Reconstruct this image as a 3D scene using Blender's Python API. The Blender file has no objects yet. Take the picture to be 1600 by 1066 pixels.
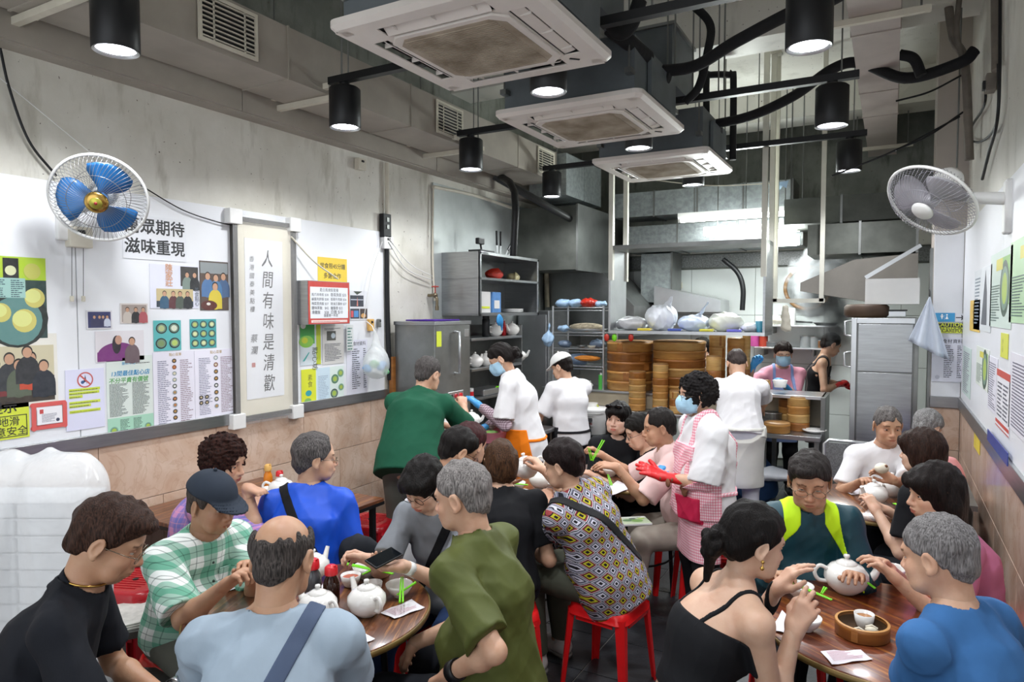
import bpy, bmesh, math, random
import numpy as np
from mathutils import Vector, Matrix, Euler

S = bpy.context.scene
C = S.collection
PI = math.pi
random.seed(7)

# ------------------------------------------------------------------ camera
F_PX = 1067.0
YAW = math.radians(29)
PIT = math.atan(48 / F_PX)
CZ = 1.9
_cy, _sy, _cp, _sp = math.cos(YAW), math.sin(YAW), math.cos(PIT), math.sin(PIT)
FW = Vector((-_sy * _cp, _cy * _cp, -_sp)); RT = Vector((_cy, _sy, 0)); UP = Vector((-_sy * _sp, _cy * _sp, _cp))
cam_d = bpy.data.cameras.new('camera'); cam_d.sensor_width = 36; cam_d.lens = 24.0
cam_d.clip_start = 0.05; cam_d.clip_end = 100
cam = bpy.data.objects.new('camera', cam_d); C.objects.link(cam)
cam.location = (0, 0, CZ); cam.rotation_euler = (PI / 2 - PIT, 0, YAW)
S.camera = cam

# ------------------------------------------------------------------ world and exposure
S.view_settings.view_transform = 'Standard'; S.view_settings.look = 'None'
S.view_settings.exposure = 0.2; S.view_settings.gamma = 1; S.view_settings.use_curve_mapping = False
wd = bpy.data.worlds.new('world'); S.world = wd; wd.use_nodes = True
wd.node_tree.nodes['Background'].inputs[0].default_value = (0.93, 0.96, 1.0, 1)
wd.node_tree.nodes['Background'].inputs[1].default_value = 1.0
DOWNLIGHT_W = 62.0      # each downlight
TUBE_W = 13.0           # each kitchen tube
# added fill lamp behind the camera, cool tint; no such source is known
al = bpy.data.lights.new('added_fill_light', 'AREA'); al.shape = 'RECTANGLE'; al.size = 3.6; al.size_y = 2.2
al.energy = 22; al.color = (0.88, 0.95, 1.0)
alo = bpy.data.objects.new('added_fill_light', al); C.objects.link(alo)
alo.location = (-1.6, -1.4, 2.0); alo.rotation_euler = (math.radians(84), 0, math.radians(0))

# ------------------------------------------------------------------ pixel -> place (1600x1066 frame)
def W(px, py, x=None, y=None, z=None, D=None):
    a = (px - 800) / F_PX; b = (533 - py) / F_PX
    d = FW + a * RT + b * UP
    if x is not None: t = x / d.x
    elif y is not None: t = y / d.y
    elif z is not None: t = (z - CZ) / d.z
    else: t = D / (d.x * -_sy + d.y * _cy)
    return Vector((d.x * t, d.y * t, CZ + d.z * t))
def CP(X, D, z=0.0):                      # camera-frame floor coordinates -> world
    return Vector((X * _cy - D * _sy, X * _sy + D * _cy, z))

# ------------------------------------------------------------------ materials
MATS = {}
def lin(c):
    if isinstance(c, str):
        c = c.lstrip('#'); c = tuple(int(c[i:i + 2], 16) / 255 for i in (0, 2, 4))
        return tuple(v / 12.92 if v <= .04045 else ((v + .055) / 1.055) ** 2.4 for v in c)
    return tuple(c)
def newmat(name):
    m = bpy.data.materials.new(name); m.use_nodes = True
    nt = m.node_tree; b = nt.nodes['Principled BSDF']
    return m, nt, b
def N(nt, t, **k):
    n = nt.nodes.new(t)
    for a, v in k.items():
        if a.startswith('i_'):
            key = a[2:]; key = int(key) if key.isdigit() else key.replace('_', ' ')
            n.inputs[key].default_value = v
        else: setattr(n, a, v)
    return n
def mixc(nt, fac, c1, c2, mode='MIX'):
    n = nt.nodes.new('ShaderNodeMix'); n.data_type = 'RGBA'; n.blend_type = mode
    for i, v in ((0, fac), (6, c1), (7, c2)):
        if hasattr(v, 'links') or hasattr(v, 'is_output'): nt.links.new(v, n.inputs[i])
        elif i == 0: n.inputs[0].default_value = v
        else: n.inputs[i].default_value = tuple(v)[:3] + (1,)
    return n.outputs[2]
def ramp(nt, fac, p0, p1, c0=(0, 0, 0, 1), c1=(1, 1, 1, 1)):
    r = nt.nodes.new('ShaderNodeValToRGB'); nt.links.new(fac, r.inputs[0])
    r.color_ramp.elements[0].position = p0; r.color_ramp.elements[1].position = p1
    r.color_ramp.elements[0].color = c0; r.color_ramp.elements[1].color = c1
    return r.outputs[0]
def mth(nt, op, a, b=None, c=None):
    n = nt.nodes.new('ShaderNodeMath'); n.operation = op
    for i, v in enumerate((a, b, c)):
        if v is None: continue
        if hasattr(v, 'is_output'): nt.links.new(v, n.inputs[i])
        else: n.inputs[i].default_value = v
    return n.outputs[0]
def coords(nt, scale=(1, 1, 1), rot=(0, 0, 0), kind='Object'):
    tc = nt.nodes.new('ShaderNodeTexCoord'); mp = nt.nodes.new('ShaderNodeMapping')
    mp.inputs['Scale'].default_value = scale; mp.inputs['Rotation'].default_value = rot
    nt.links.new(tc.outputs[kind], mp.inputs[0]); return mp.outputs[0]
def noise(nt, scale, detail=4, vec=None, rough=.55):
    n = N(nt, 'ShaderNodeTexNoise', i_Scale=scale, i_Detail=detail, i_Roughness=rough)
    if vec is not None: nt.links.new(vec, n.inputs['Vector'])
    return n.outputs['Fac']
def bump(nt, b, h, strength=.2, dist=.01):
    n = N(nt, 'ShaderNodeBump', i_Strength=strength, i_Distance=dist)
    nt.links.new(h, n.inputs['Height']); nt.links.new(n.outputs[0], b.inputs['Normal'])
def M(name, col='#808080', rough=.5, metal=0, var=.12, vscale=8, bmp=0, bscale=60, stretch=(1, 1, 1), col2=None,
      trans=0, alpha=1, sss=0, coat=0, attr=None, spec=None, thick=0.65):
    if name in MATS: return MATS[name]
    m, nt, b = newmat(name)
    c = lin(col); b.inputs['Roughness'].default_value = rough; b.inputs['Metallic'].default_value = metal
    if spec is not None: b.inputs['Specular IOR Level'].default_value = spec
    vec = coords(nt, stretch)
    c2 = lin(col2) if col2 else tuple(v * (1 - var) for v in c)
    fac = noise(nt, vscale, 5, vec)
    out = mixc(nt, ramp(nt, fac, .35, thick), c, c2)
    if attr:
        a = N(nt, 'ShaderNodeAttribute', attribute_name=attr)
        out = mixc(nt, 1.0, out, a.outputs['Color'], 'MULTIPLY')
    nt.links.new(out, b.inputs['Base Color'])
    if bmp: bump(nt, b, noise(nt, bscale, 3, vec), bmp)
    if trans: b.inputs['Transmission Weight'].default_value = trans
    if alpha < 1: b.inputs['Alpha'].default_value = alpha
    if sss:
        b.inputs['Subsurface Weight'].default_value = sss; b.inputs['Subsurface Radius'].default_value = (.012, .005, .003)
        b.inputs['Subsurface Scale'].default_value = 1.0
    if coat: b.inputs['Coat Weight'].default_value = coat; b.inputs['Coat Roughness'].default_value = .15
    MATS[name] = m; return m
def emit(name, col, s):
    if name in MATS: return MATS[name]
    m, nt, b = newmat(name)
    b.inputs['Base Color'].default_value = lin(col) + (1,)
    b.inputs['Emission Color'].default_value = lin(col) + (1,); b.inputs['Emission Strength'].default_value = s
    MATS[name] = m; return m

# ------------------------------------------------------------------ objects
def link(o, parent=None):
    C.objects.link(o)
    if parent is not None: o.parent = parent
    return o
def empty(name, loc=(0, 0, 0), rz=0, label=None, cat=None, group=None, rot=None):
    o = bpy.data.objects.new(name, None); o.empty_display_size = .05
    o.location = loc; o.rotation_euler = rot if rot else (0, 0, rz)
    link(o); tag(o, label, cat, group); return o
def tag(o, label=None, cat=None, group=None, kind=None):
    if label: o['label'] = label
    if cat: o['category'] = cat
    if group: o['group'] = group
    if kind: o['kind'] = kind
    return o
def copy_tree(o, parent=None):
    c = o.copy(); link(c, parent)
    for ch in list(o.children): copy_tree(ch, c)
    return c
def place(o, loc, rz=None, label=None, group=None, rot=None):
    o.location = loc
    if rz is not None: o.rotation_euler = (0, 0, rz)
    if rot is not None: o.rotation_euler = rot
    if label: o['label'] = label
    if group: o['group'] = group
    return o

class MB:
    """collects shapes into one mesh"""
    def __init__(s): s.v = []; s.f = []; s.m = []; s.c = []; s.sm = []
    def add(s, vs, fs, mi=0, col=(1, 1, 1), smooth=False):
        o = len(s.v); s.v.extend([tuple(v) for v in vs])
        for f in fs: s.f.append([i + o for i in f]); s.m.append(mi); s.c.append(col); s.sm.append(smooth)
        return s
    def box(s, c, d, rz=0, mi=0, col=(1, 1, 1), R=None, bev=0):
        hx, hy, hz = d[0] / 2, d[1] / 2, d[2] / 2
        if R is None: R = Matrix.Rotation(rz, 3, 'Z')
        c = Vector(c)
        if bev:
            bm = bmesh.new(); bmesh.ops.create_cube(bm, size=1)
            for v in bm.verts: v.co = Vector((v.co.x * d[0], v.co.y * d[1], v.co.z * d[2]))
            bmesh.ops.bevel(bm, geom=bm.edges[:], offset=bev, segments=2, affect='EDGES', profile=.5)
            vs = [c + R @ v.co for v in bm.verts]; fs = [[v.index for v in f.verts] for f in bm.faces]; bm.free()
            return s.add(vs, fs, mi, col)
        vs = [c + R @ Vector((x * hx, y * hy, z * hz)) for x in (-1, 1) for y in (-1, 1) for z in (-1, 1)]
        return s.add(vs, [(0, 1, 3, 2), (4, 6, 7, 5), (0, 4, 5, 1), (2, 3, 7, 6), (0, 2, 6, 4), (1, 5, 7, 3)], mi, col)
    def bb(s, x0, x1, y0, y1, z0, z1, **k): return s.box(((x0 + x1) / 2, (y0 + y1) / 2, (z0 + z1) / 2), (abs(x1 - x0), abs(y1 - y0), abs(z1 - z0)), **k)
    def lathe(s, prof, c=(0, 0, 0), n=24, mi=0, col=(1, 1, 1), R=None, cap=True, sx=1, sy=1):
        c = Vector(c); vs = []; k = len(prof)
        for i in range(n):
            a = 2 * PI * i / n
            for r, z in prof:
                p = Vector((r * math.cos(a) * sx, r * math.sin(a) * sy, z))
                vs.append(c + (R @ p if R else p))
        fs = [(i * k + j, ((i + 1) % n) * k + j, ((i + 1) % n) * k + j + 1, i * k + j + 1) for i in range(n) for j in range(k - 1)]
        s.add(vs, fs, mi, col, True)
        if cap:
            if prof[0][0] > 1e-5: s.add([vs[i * k] for i in range(n)][::-1], [list(range(n))], mi, col)
            if prof[-1][0] > 1e-5: s.add([vs[i * k + k - 1] for i in range(n)], [list(range(n))], mi, col)
        return s
    def cyl(s, c, r, h, n=20, **k): return s.lathe([(r, 0), (r, h)], c, n, **k)
    def tube(s, pts, r, n=8, mi=0, col=(1, 1, 1), closed=False, caps=True):
        pts = [Vector(p) for p in pts]; vs = []; L = len(pts)
        rr = r if hasattr(r, '__len__') else [r] * L
        up = None
        for i, p in enumerate(pts):
            if closed: t = pts[(i + 1) % L] - pts[i - 1]
            else: t = pts[min(i + 1, L - 1)] - pts[max(i - 1, 0)]
            t.normalize()
            if up is None:
                up = Vector((0, 0, 1)) if abs(t.z) < .9 else Vector((1, 0, 0))
            a = t.cross(up)
            if a.length < 1e-6: a = t.cross(Vector((1, 0, 0)))
            a.normalize(); b = a.cross(t).normalized(); up = b
            for j in range(n):
                an = 2 * PI * j / n; vs.append(p + (a * math.cos(an) + b * math.sin(an)) * rr[i])
        m_ = L if closed else L - 1
        fs = [(i * n + j, i * n + (j + 1) % n, ((i + 1) % L) * n + (j + 1) % n, ((i + 1) % L) * n + j) for i in range(m_) for j in range(n)]
        s.add(vs, fs, mi, col, True)
        if not closed and caps:
            s.add(vs[:n][::-1], [list(range(n))], mi, col); s.add(vs[-n:], [list(range(n))], mi, col)
        return s
    def bar(s, a, b, w, h, mi=0, col=(1, 1, 1)):
        a, b = Vector(a), Vector(b); t = (b - a); L = t.length; t.normalize()
        up = Vector((0, 0, 1)) if abs(t.z) < .95 else Vector((0, 1, 0))
        x = t.cross(up).normalized(); u = x.cross(t)
        R = Matrix((x, t, u)).transposed()
        return s.box((a + b) / 2, (w, L, h), R=R, mi=mi, col=col)
    def prism(s, poly, z0, z1, mi=0, col=(1, 1, 1), T=None, ax=None):
        """extrude 2-D poly; T maps (u,v,w) to a point"""
        T = T or (lambda u, v, w: (u, v, w)); n = len(poly)
        vs = [T(u, v, z0) for u, v in poly] + [T(u, v, z1) for u, v in poly]
        fs = [list(range(n))[::-1], list(range(n, 2 * n))] + [(i, (i + 1) % n, n + (i + 1) % n, n + i) for i in range(n)]
        return s.add(vs, fs, mi, col)
    def sph(s, c, r, n=16, m=10, sc=(1, 1, 1), mi=0, col=(1, 1, 1), R=None):
        prof = [(math.sin(PI * i / m) * 1.0, -math.cos(PI * i / m)) for i in range(m + 1)]
        c = Vector(c); vs = []
        for i in range(n):
            a = 2 * PI * i / n
            for q, z in prof:
                p = Vector((q * math.cos(a) * sc[0], q * math.sin(a) * sc[1], z * sc[2])) * r
                vs.append(c + (R @ p if R else p))
        k = m + 1
        fs = [(i * k + j, ((i + 1) % n) * k + j, ((i + 1) % n) * k + j + 1, i * k + j + 1) for i in range(n) for j in range(m)]
        return s.add(vs, fs, mi, col, True)
    def build(s, name, mats, parent=None, bevel=0, col=False, inv=None):
        me = bpy.data.meshes.new(name)
        vs = s.v
        if inv is not None: vs = [inv @ Vector(v) for v in vs]
        me.from_pydata([tuple(v) for v in vs], [], s.f)
        for mm in (mats if isinstance(mats, (list, tuple)) else [mats]): me.materials.append(mm)
        me.polygons.foreach_set('material_index', s.m)
        me.polygons.foreach_set('use_smooth', s.sm)
        if col:
            at = me.color_attributes.new('Col', 'FLOAT_COLOR', 'CORNER'); buf = []
            for f, c in zip(s.f, s.c): buf += (list(c)[:3] + [1]) * len(f)
            at.data.foreach_set('color', buf)
        me.validate(); me.update()
        o = bpy.data.objects.new(name, me); link(o, parent)
        if bevel:
            md = o.modifiers.new('bevel', 'BEVEL'); md.width = bevel; md.segments = 2; md.limit_method = 'ANGLE'
        return o

def struct(o, label=None):
    o['kind'] = 'structure'
    if label: o['label'] = label
    return o
def bez(pts, n=8):
    """Catmull-Rom through points"""
    P = [Vector(p) for p in pts]; P = [P[0] * 2 - P[1]] + P + [P[-1] * 2 - P[-2]]; out = []
    for i in range(1, len(P) - 2):
        for k in range(n):
            t = k / n; a, b, c, d = P[i - 1:i + 3]
            out.append(.5 * ((2 * b) + (c - a) * t + (2 * a - 5 * b + 4 * c - d) * t * t + (3 * b - a - 3 * c + d) * t ** 3))
    out.append(P[-2]); return out
_TXT = {}
def text_mesh(body, size=1.0, spacing=1.0, line=1.0, bold=0.0, shear=0.0):
    """flat glyph polygons as (verts, faces), baseline-left origin"""
    key = (body, spacing, line, bold, shear)
    if key not in _TXT:
        cu = bpy.data.curves.new('lettering', 'FONT'); cu.body = body; cu.size = 1; cu.space_character = spacing
        cu.space_line = line; cu.offset = bold; cu.shear = shear; cu.resolution_u = 2; cu.fill_mode = 'FRONT'
        ob = bpy.data.objects.new('lettering', cu); C.objects.link(ob)
        dg = bpy.context.evaluated_depsgraph_get(); ev = ob.evaluated_get(dg); me = ev.to_mesh()
        _TXT[key] = ([v.co.copy() for v in me.vertices], [list(p.vertices) for p in me.polygons])
        ev.to_mesh_clear(); bpy.data.objects.remove(ob); bpy.data.curves.remove(cu)
    vs, fs = _TXT[key]
    return [v * size for v in vs], fs
INK = None
def ink():
    global INK
    if INK is None:
        m, nt, b = newmat('printed_ink'); a = N(nt, 'ShaderNodeAttribute', attribute_name='Col')
        n = noise(nt, 30, 3, coords(nt)); nt.links.new(mixc(nt, mth(nt, 'MULTIPLY', n, .12), a.outputs['Color'], (.5, .5, .5)), b.inputs['Base Color'])
        b.inputs['Roughness'].default_value = .45; INK = m
    return INK
class Sheet:
    """flat printed sheet: paper box with a print layer; plane given by origin o (lower left), u right, v up, n out"""
    def __init__(s, o, u, v, w, h, paper='#f2f2f4', t=.002, rough=.4):
        s.o, s.u, s.v = Vector(o), Vector(u).normalized(), Vector(v).normalized(); s.n = s.u.cross(s.v)
        s.w, s.h, s.t = w, h, t; s.k = 0; s.p = MB(); s.pc = lin(paper); s.rough = rough
    def P(s, a, b, e=0): return s.o + s.u * a + s.v * b + s.n * (s.t + e)
    def poly(s, pts, col, e=None):
        s.k += 1; e = .0006 + .00006 * s.k if e is None else e
        s.p.add([s.P(a, b, e) for a, b in pts], [list(range(len(pts)))], 0, lin(col)); return s
    def rect(s, a, b, w, h, col): return s.poly([(a, b), (a + w, b), (a + w, b + h), (a, b + h)], col)
    def ell(s, a, b, rx, ry, col, n=20, a0=0, a1=2 * PI): return s.poly([(a + rx * math.cos(a0 + (a1 - a0) * i / n), b + ry * math.sin(a0 + (a1 - a0) * i / n)) for i in range(n)], col)
    def frame(s, a, b, w, h, t, col):
        s.rect(a, b, w, t, col); s.rect(a, b + h - t, w, t, col); s.rect(a, b, t, h, col); s.rect(a + w - t, b, t, h, col); return s
    def text(s, body, a, b, size, col='#222222', bold=0.0, spacing=1.0, maxw=None, shear=0, sx=1, rot=0, line=1.0):
        vs, fs = text_mesh(body, size, spacing, line, 0, shear); s.k += 1
        if vs and maxw:
            x1 = max(v.x for v in vs)
            if x1 > 0: k_ = maxw / x1; vs = [v * k_ for v in vs]
        cr, sr = math.cos(rot), math.sin(rot); em = bold * (max([v.y for v in vs] or [0]))
        for i, (dx, dy) in enumerate(((0, 0),) if not bold else ((em, em), (em, -em), (-em, em), (-em, -em))):
            s.p.add([s.P(a + dx + v.x * sx * cr - v.y * sr, b + dy + v.x * sx * sr + v.y * cr, .0006 + .00006 * s.k + .00001 * i) for v in vs], fs, 0, lin(col))
        return s
    def lines(s, a, b, w, h, n, col='#555566', fill=.45, seed=0, cols=1, gap=.02):
        """rows of print too small to read"""
        r = random.Random(seed); cw = (w - gap * (cols - 1)) / cols; dh = h / n; s.k += 1
        for c in range(cols):
            for i in range(n):
                x = a + c * (cw + gap); y = b + h - (i + 1) * dh; end = x + cw * r.uniform(.55, 1.0)
                while x < end:
                    l = dh * r.uniform(.5, 2.0); l = min(l, end - x)
                    if l > dh * .15: s.p.add([s.P(x, y, .0006 + .00006 * s.k), s.P(x + l, y, .0006 + .00006 * s.k), s.P(x + l, y + dh * fill, .0006 + .00006 * s.k), s.P(x, y + dh * fill, .0006 + .00006 * s.k)], [(0, 1, 2, 3)], 0, lin(col))
                    x += l + dh * r.uniform(.12, .3)
        return s
    def build(s, name, label, cat, group=None, parent=None, border=None):
        b = MB(); c = s.o + s.u * s.w / 2 + s.v * s.h / 2 + s.n * s.t / 2
        R = Matrix((s.u, s.v, s.n)).transposed()
        b.box(c, (s.w, s.h, s.t), R=R, col=s.pc)
        o = b.build(name, ink(), parent, col=True)
        if label: tag(o, label, cat, group)
        if s.p.f: s.p.build('print', ink(), o, col=True)
        return o
# ================================================================== SETTING
LX, RX, BY, CH, PY = -3.8, 0.51, 8.8, 4.3, 6.45
def wallmat(name, c1, c2, c3, rough=.55, s=1.2, bumpv=.15, top=None):
    m, nt, b = newmat(name); v = coords(nt)
    f = noise(nt, s, 8, v, .62); f2 = noise(nt, s * 6, 6, coords(nt, (1, 1, .25)), .6)
    c = mixc(nt, ramp(nt, f, .38, .62), lin(c1), lin(c2)); c = mixc(nt, ramp(nt, f2, .55, .75), c, lin(c3))
    spk = noise(nt, 38, 2, v); c = mixc(nt, ramp(nt, spk, .72, .76), c, (.12, .1, .08))
    nt.links.new(c, b.inputs['Base Color']); b.inputs['Roughness'].default_value = rough
    bump(nt, b, noise(nt, 25, 5, v), bumpv, .01); return m
m_dirty = wallmat('grimy_paint', '#e2e0d8', '#cdcabf', '#aeaa9c', rough=.38)
m_conc = wallmat('bare_concrete', '#8d9088', '#6f736c', '#55564f', s=2)
m_ceil = wallmat('ceiling_paint', '#e6e5dd', '#dad8ce', '#c2c0b6', s=.8)
m_white = M('white_wall_panel', '#eceef2', .32, var=.04, vscale=3)
m_trimp = M('duct_paint', '#a8a196', .55, var=.14, vscale=4)
m_steel = M('brushed_steel', '#a9abad', .3, .9, var=.14, vscale=5, bmp=.06, bscale=40, stretch=(1, 1, 12))
m_steel2 = M('worn_steel', '#8f918f', .38, .8, var=.3, vscale=3, bmp=.05)
m_steelh = M('bright_steel', '#c4c6c8', .28, .85, var=.1, vscale=6)
m_galv = M('galvanised_sheet', '#a3abac', .42, .45, var=.3, vscale=22, bmp=.05)
m_black = M('black_metal', '#17181b', .45, .2, var=.2)
m_blackm = M('black_foam_lagging', '#131417', .85, 0, var=.3, vscale=14, bmp=.4, bscale=30)
m_tile_b = M('glazed_white_tile', '#dfe4e2', .2, var=.06, vscale=3)
m_grout = M('grout', '#8a8680', .8)
m_floor = M('dark_floor', '#33353a', .45, var=.35, vscale=3, bmp=.15, bscale=70)
m_wplast = M('white_plastic', '#e6e6e4', .35, var=.04)
m_yplast = M('aged_cream_plastic', '#d8d2c2', .4, var=.1)
m_pole = M('white_painted_steel', '#d6d4c8', .4, .1, var=.12, vscale=6)
def marble():
    m, nt, b = newmat('pink_marble_tile'); v = coords(nt)
    oi = nt.nodes.new('ShaderNodeObjectInfo')
    n1 = N(nt, 'ShaderNodeTexNoise', i_Scale=2.2, i_Detail=8, i_Roughness=.6, i_Distortion=1.6); nt.links.new(v, n1.inputs['Vector'])
    c = mixc(nt, ramp(nt, n1.outputs['Fac'], .35, .65), lin('#d9c3b2'), lin('#c4a48d'))
    n2 = N(nt, 'ShaderNodeTexNoise', i_Scale=3.1, i_Detail=6, i_Distortion=3.0); nt.links.new(v, n2.inputs['Vector'])
    r = nt.nodes.new('ShaderNodeValToRGB'); nt.links.new(n2.outputs['Fac'], r.inputs[0])
    e = r.color_ramp.elements; e[0].position = .47; e[0].color = (0, 0, 0, 1); e[1].position = .5; e[1].color = (1, 1, 1, 1)
    e3 = r.color_ramp.elements.new(.53); e3.color = (0, 0, 0, 1)
    c = mixc(nt, mth(nt, 'MULTIPLY', r.outputs[0], .35), c, lin('#a98469'))
    c = mixc(nt, mth(nt, 'MULTIPLY', oi.outputs['Random'], .25), c, lin('#cbb29e'))
    nt.links.new(c, b.inputs['Base Color']); b.inputs['Roughness'].default_value = .16; return m
m_marble = marble()

# floor, ceiling
fl = struct(MB().bb(LX - .1, RX + .1, -1.6, BY + .1, -.1, 0).build('floor', m_grout))
_tm = None; tr = random.Random(3)
for i in range(11):
    for j in range(26):
        x0 = LX + .02 + i * .4; y0 = -1.55 + j * .4
        if _tm is None:
            t = MB().box((0, 0, 0), (.394, .394, .006), bev=.0015).build('floor_tile', m_floor, fl); _tm = t.data
        else:
            t = bpy.data.objects.new('floor_tile', _tm); link(t, fl)
        t.location = (min(x0 + .2, RX - .1), y0 + .2, .003)
cl = struct(MB().bb(LX - .1, RX + .1, -1.6, BY + .1, CH, CH + .15).build('ceiling', m_ceil))
for y0, y1, d in ((2.6, 2.95, .22), (5.6, 5.95, .3), (7.9, 8.3, .35)):
    MB().bb(LX, RX, y0, y1, CH - d, CH).build('ceiling_beam', m_ceil, cl)
# left wall
wl = struct(MB().bb(LX - .15, LX, -1.6, BY, 0, CH).build('wall_left', m_dirty))
MB().bb(LX, LX + .02, -1.6, BY, 3.4, CH).build('concrete_strip', m_conc, wl)
ys = [-1.6, -.4, .8, 2.06, 3.1, 3.55, 4.58]
for a, b in zip(ys[:-1], ys[1:]):
    MB().box((LX + .006, (a + b) / 2, (1.2 + 2.57) / 2), (.012, b - a - .005, 1.36), bev=.002).build('wall_panel', m_white, wl)
def tiles(parent, fn, u0, u1, z0, z1, w, h, mat, t=.012, off=0, name='tile', gap=.004):
    nz = max(1, round((z1 - z0) / h)); h = (z1 - z0) / nz; cache = {}
    for r in range(nz):
        u = u0 - (off * w if r % 2 else 0)
        while u < u1 - .01:
            a, b = max(u, u0), min(u + w, u1)
            if b - a > .02:
                key = round(b - a, 3)
                if key not in cache:
                    o = MB().box((0, 0, 0), (b - a - gap, t, h - gap), bev=.0015).build(name, mat, parent); cache[key] = o.data
                else: o = bpy.data.objects.new(name, cache[key]); link(o, parent)
                o.location, o.rotation_euler = fn((a + b) / 2, z0 + (r + .5) * h)
            u += w
tiles(wl, lambda u, z: ((LX + .006, u, z), (0, 0, PI / 2)), -1.6, 4.6, .1, 1.15, .75, .35, m_marble, off=.5)
struct(MB().bb(LX, LX + .02, -1.6, 4.6, 0, .1).build('baseboard_left', m_marble))
struct(MB().box((LX + .014, 1.5, 1.185), (.028, 6.2, .075), bev=.003).build('trim_1', m_steel))
# boxed beam along the wall head, in boards
tb = struct(MB().bb(LX, LX + .11, -1.6, BY, 3.17, 3.2).build('trim_2', m_trimp))
for a, b in ((-1.6, 1.0), (1.0, 3.05), (3.05, 5.2), (5.2, 7.3), (7.3, 8.8)):
    MB().bb(LX, LX + .13, a + .003, b - .003, 3.18, 3.37).build('beam_board', m_trimp, tb)
# right wall
wr = struct(MB().bb(RX, RX + .15, -1.6, BY, 0, CH).build('wall_right', m_dirty))
for a, b in ((.2, 1.5), (1.5, 2.9), (2.9, 4.3), (4.3, PY - .02)):
    MB().box((RX - .006, (a + b) / 2, 1.88), (.012, b - a - .005, 1.34), bev=.002).build('wall_panel', m_white, wr)
tiles(wr, lambda u, z: ((RX - .006, u, z), (0, 0, PI / 2)), .2, PY - .02, .1, 1.12, .75, .34, m_marble, off=.5)
struct(MB().box((RX - .014, PY / 2 - .01, 1.165), (.028, PY, .09), bev=.003).build('trim_3', m_steel))
# return wall (pier) with sign panel
wp = struct(MB().bb(.29, RX, PY, PY + .4, 0, CH).build('wall_pier', M('pier_paint', '#b9b1a8', .5, var=.15, vscale=2)))
MB().box((.395, PY - .006, 1.87), (.2, .012, 1.32), bev=.002).build('wall_panel', m_white, wp)
tiles(wp, lambda u, z: ((u, PY - .006, z), (0, 0, 0)), .292, RX - .012, .1, 1.12, .4, .34, m_marble)
struct(MB().box((.393, PY - .014, 1.165), (.206, .028, .09), bev=.003).build('trim_4', m_steel))
MB().bb(.27, .29, PY, PY + .15, 0, 2.4).build('corner_strip', m_steel2, wp)
# back wall
wb = struct(MB().bb(LX, RX, BY, BY + .15, 0, CH).build('wall_back', m_conc))
tiles(wb, lambda u, z: ((u, BY - .006, z), (0, 0, 0)), LX, RX, .1, 2.42, .78, .58, m_tile_b, gap=.005)
MB().bb(LX, RX, BY - .05, BY, 2.44, 2.6).build('granite_band', M('speckled_granite', '#8d9190', .3, var=.6, vscale=60), wb)
MB().bb(LX, RX, BY - .03, BY, 2.62, 2.9).build('plaster_band', m_ceil, wb)
# kitchen left wall facing
MB().bb(LX, LX + .02, 5.3, BY, 1.0, 3.1).build('steel_sheet_lining', M('grey_wall_sheet', '#b9bfbe', .4, .3, var=.3, vscale=2), wl)

# ================================================================== CEILING SERVICES
def duct(name, segs, label, mat, x0, x1, z0, z1, along='y', vents=(), rods=(), straps=(), flange=.012):
    t = empty(name, ((x0 + x1) / 2, segs[0][0], z0), label=label, cat='duct')
    inv = Matrix.Translation(t.location).inverted()
    for a, b in segs:
        MB().bb(x0, x1, a + .002, b - .002, z0, z1).build('duct_section', mat, t, inv=inv)
        MB().bb(x0 - .006, x1 + .006, b - flange, b, z0 - .006, z1 + .006).build('joint_flange', mat, t, inv=inv)
    for y, h in vents:
        v = MB(); zc = (z0 + z1) / 2
        v.bb(x1, x1 + .012, y, y + .34, zc - .11, zc + .11, mi=1)
        v.bb(x1 + .008, x1 + .02, y - .02, y, zc - .13, zc + .13).bb(x1 + .008, x1 + .02, y + .34, y + .36, zc - .13, zc + .13)
        v.bb(x1 + .008, x1 + .02, y, y + .34, zc + .11, zc + .13).bb(x1 + .008, x1 + .02, y, y + .34, zc - .13, zc - .11)
        o = v.build('air_grille', [m_yplast, m_black], t, inv=inv)
        for k in range(9):
            MB().box((x1 + .017, y + .17, zc - .1 + k * .025), (.012, .34, .006), rz=0).build('slat', m_yplast, o, inv=inv)
        for q in (.07, .27): MB().box((x1 + .02, y + q, zc), (.006, .008, .22)).build('slat', m_yplast, o, inv=inv)
    for y in straps:
        MB().box(((x0 + x1) / 2, y, z0 - .02), (x1 - x0 + .3, .035, .035)).build('support_bar', m_yplast if along == 'y' else m_black, t, inv=inv)
        for xx in (x0 - .1, x1 + .1):
            MB().cyl((xx, y, z0 - .02), .006, CH - z0 + .02, n=6).build('hanger_rod', m_steel2, t, inv=inv)
    return t
vp = [W(312, 20, x=-3.2).y, W(682, 178, x=-3.2).y, W(840, 250, x=-3.2).y]
duct('air_duct', [(-1.5, .4), (.4, 1.7), (1.7, W(452, 108, x=-3.2).y), (W(452, 108, x=-3.2).y, W(643, 165, x=-3.2).y), (W(643, 165, x=-3.2).y, 5.9), (5.9, 6.75)],
     'long boxed cream air duct with three dark grilles above the left wall', m_trimp, -3.6, -3.2, 3.29, 3.6, vents=[(v, 0) for v in vp], straps=(1.75, 3.35, 5.0))
duct('sheet_duct', [(6.8, 7.3), (7.3, 7.8)], 'bare galvanised duct joined to the far end of the cream duct', m_galv, -3.55, -3.1, 3.15, 3.6)
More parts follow.
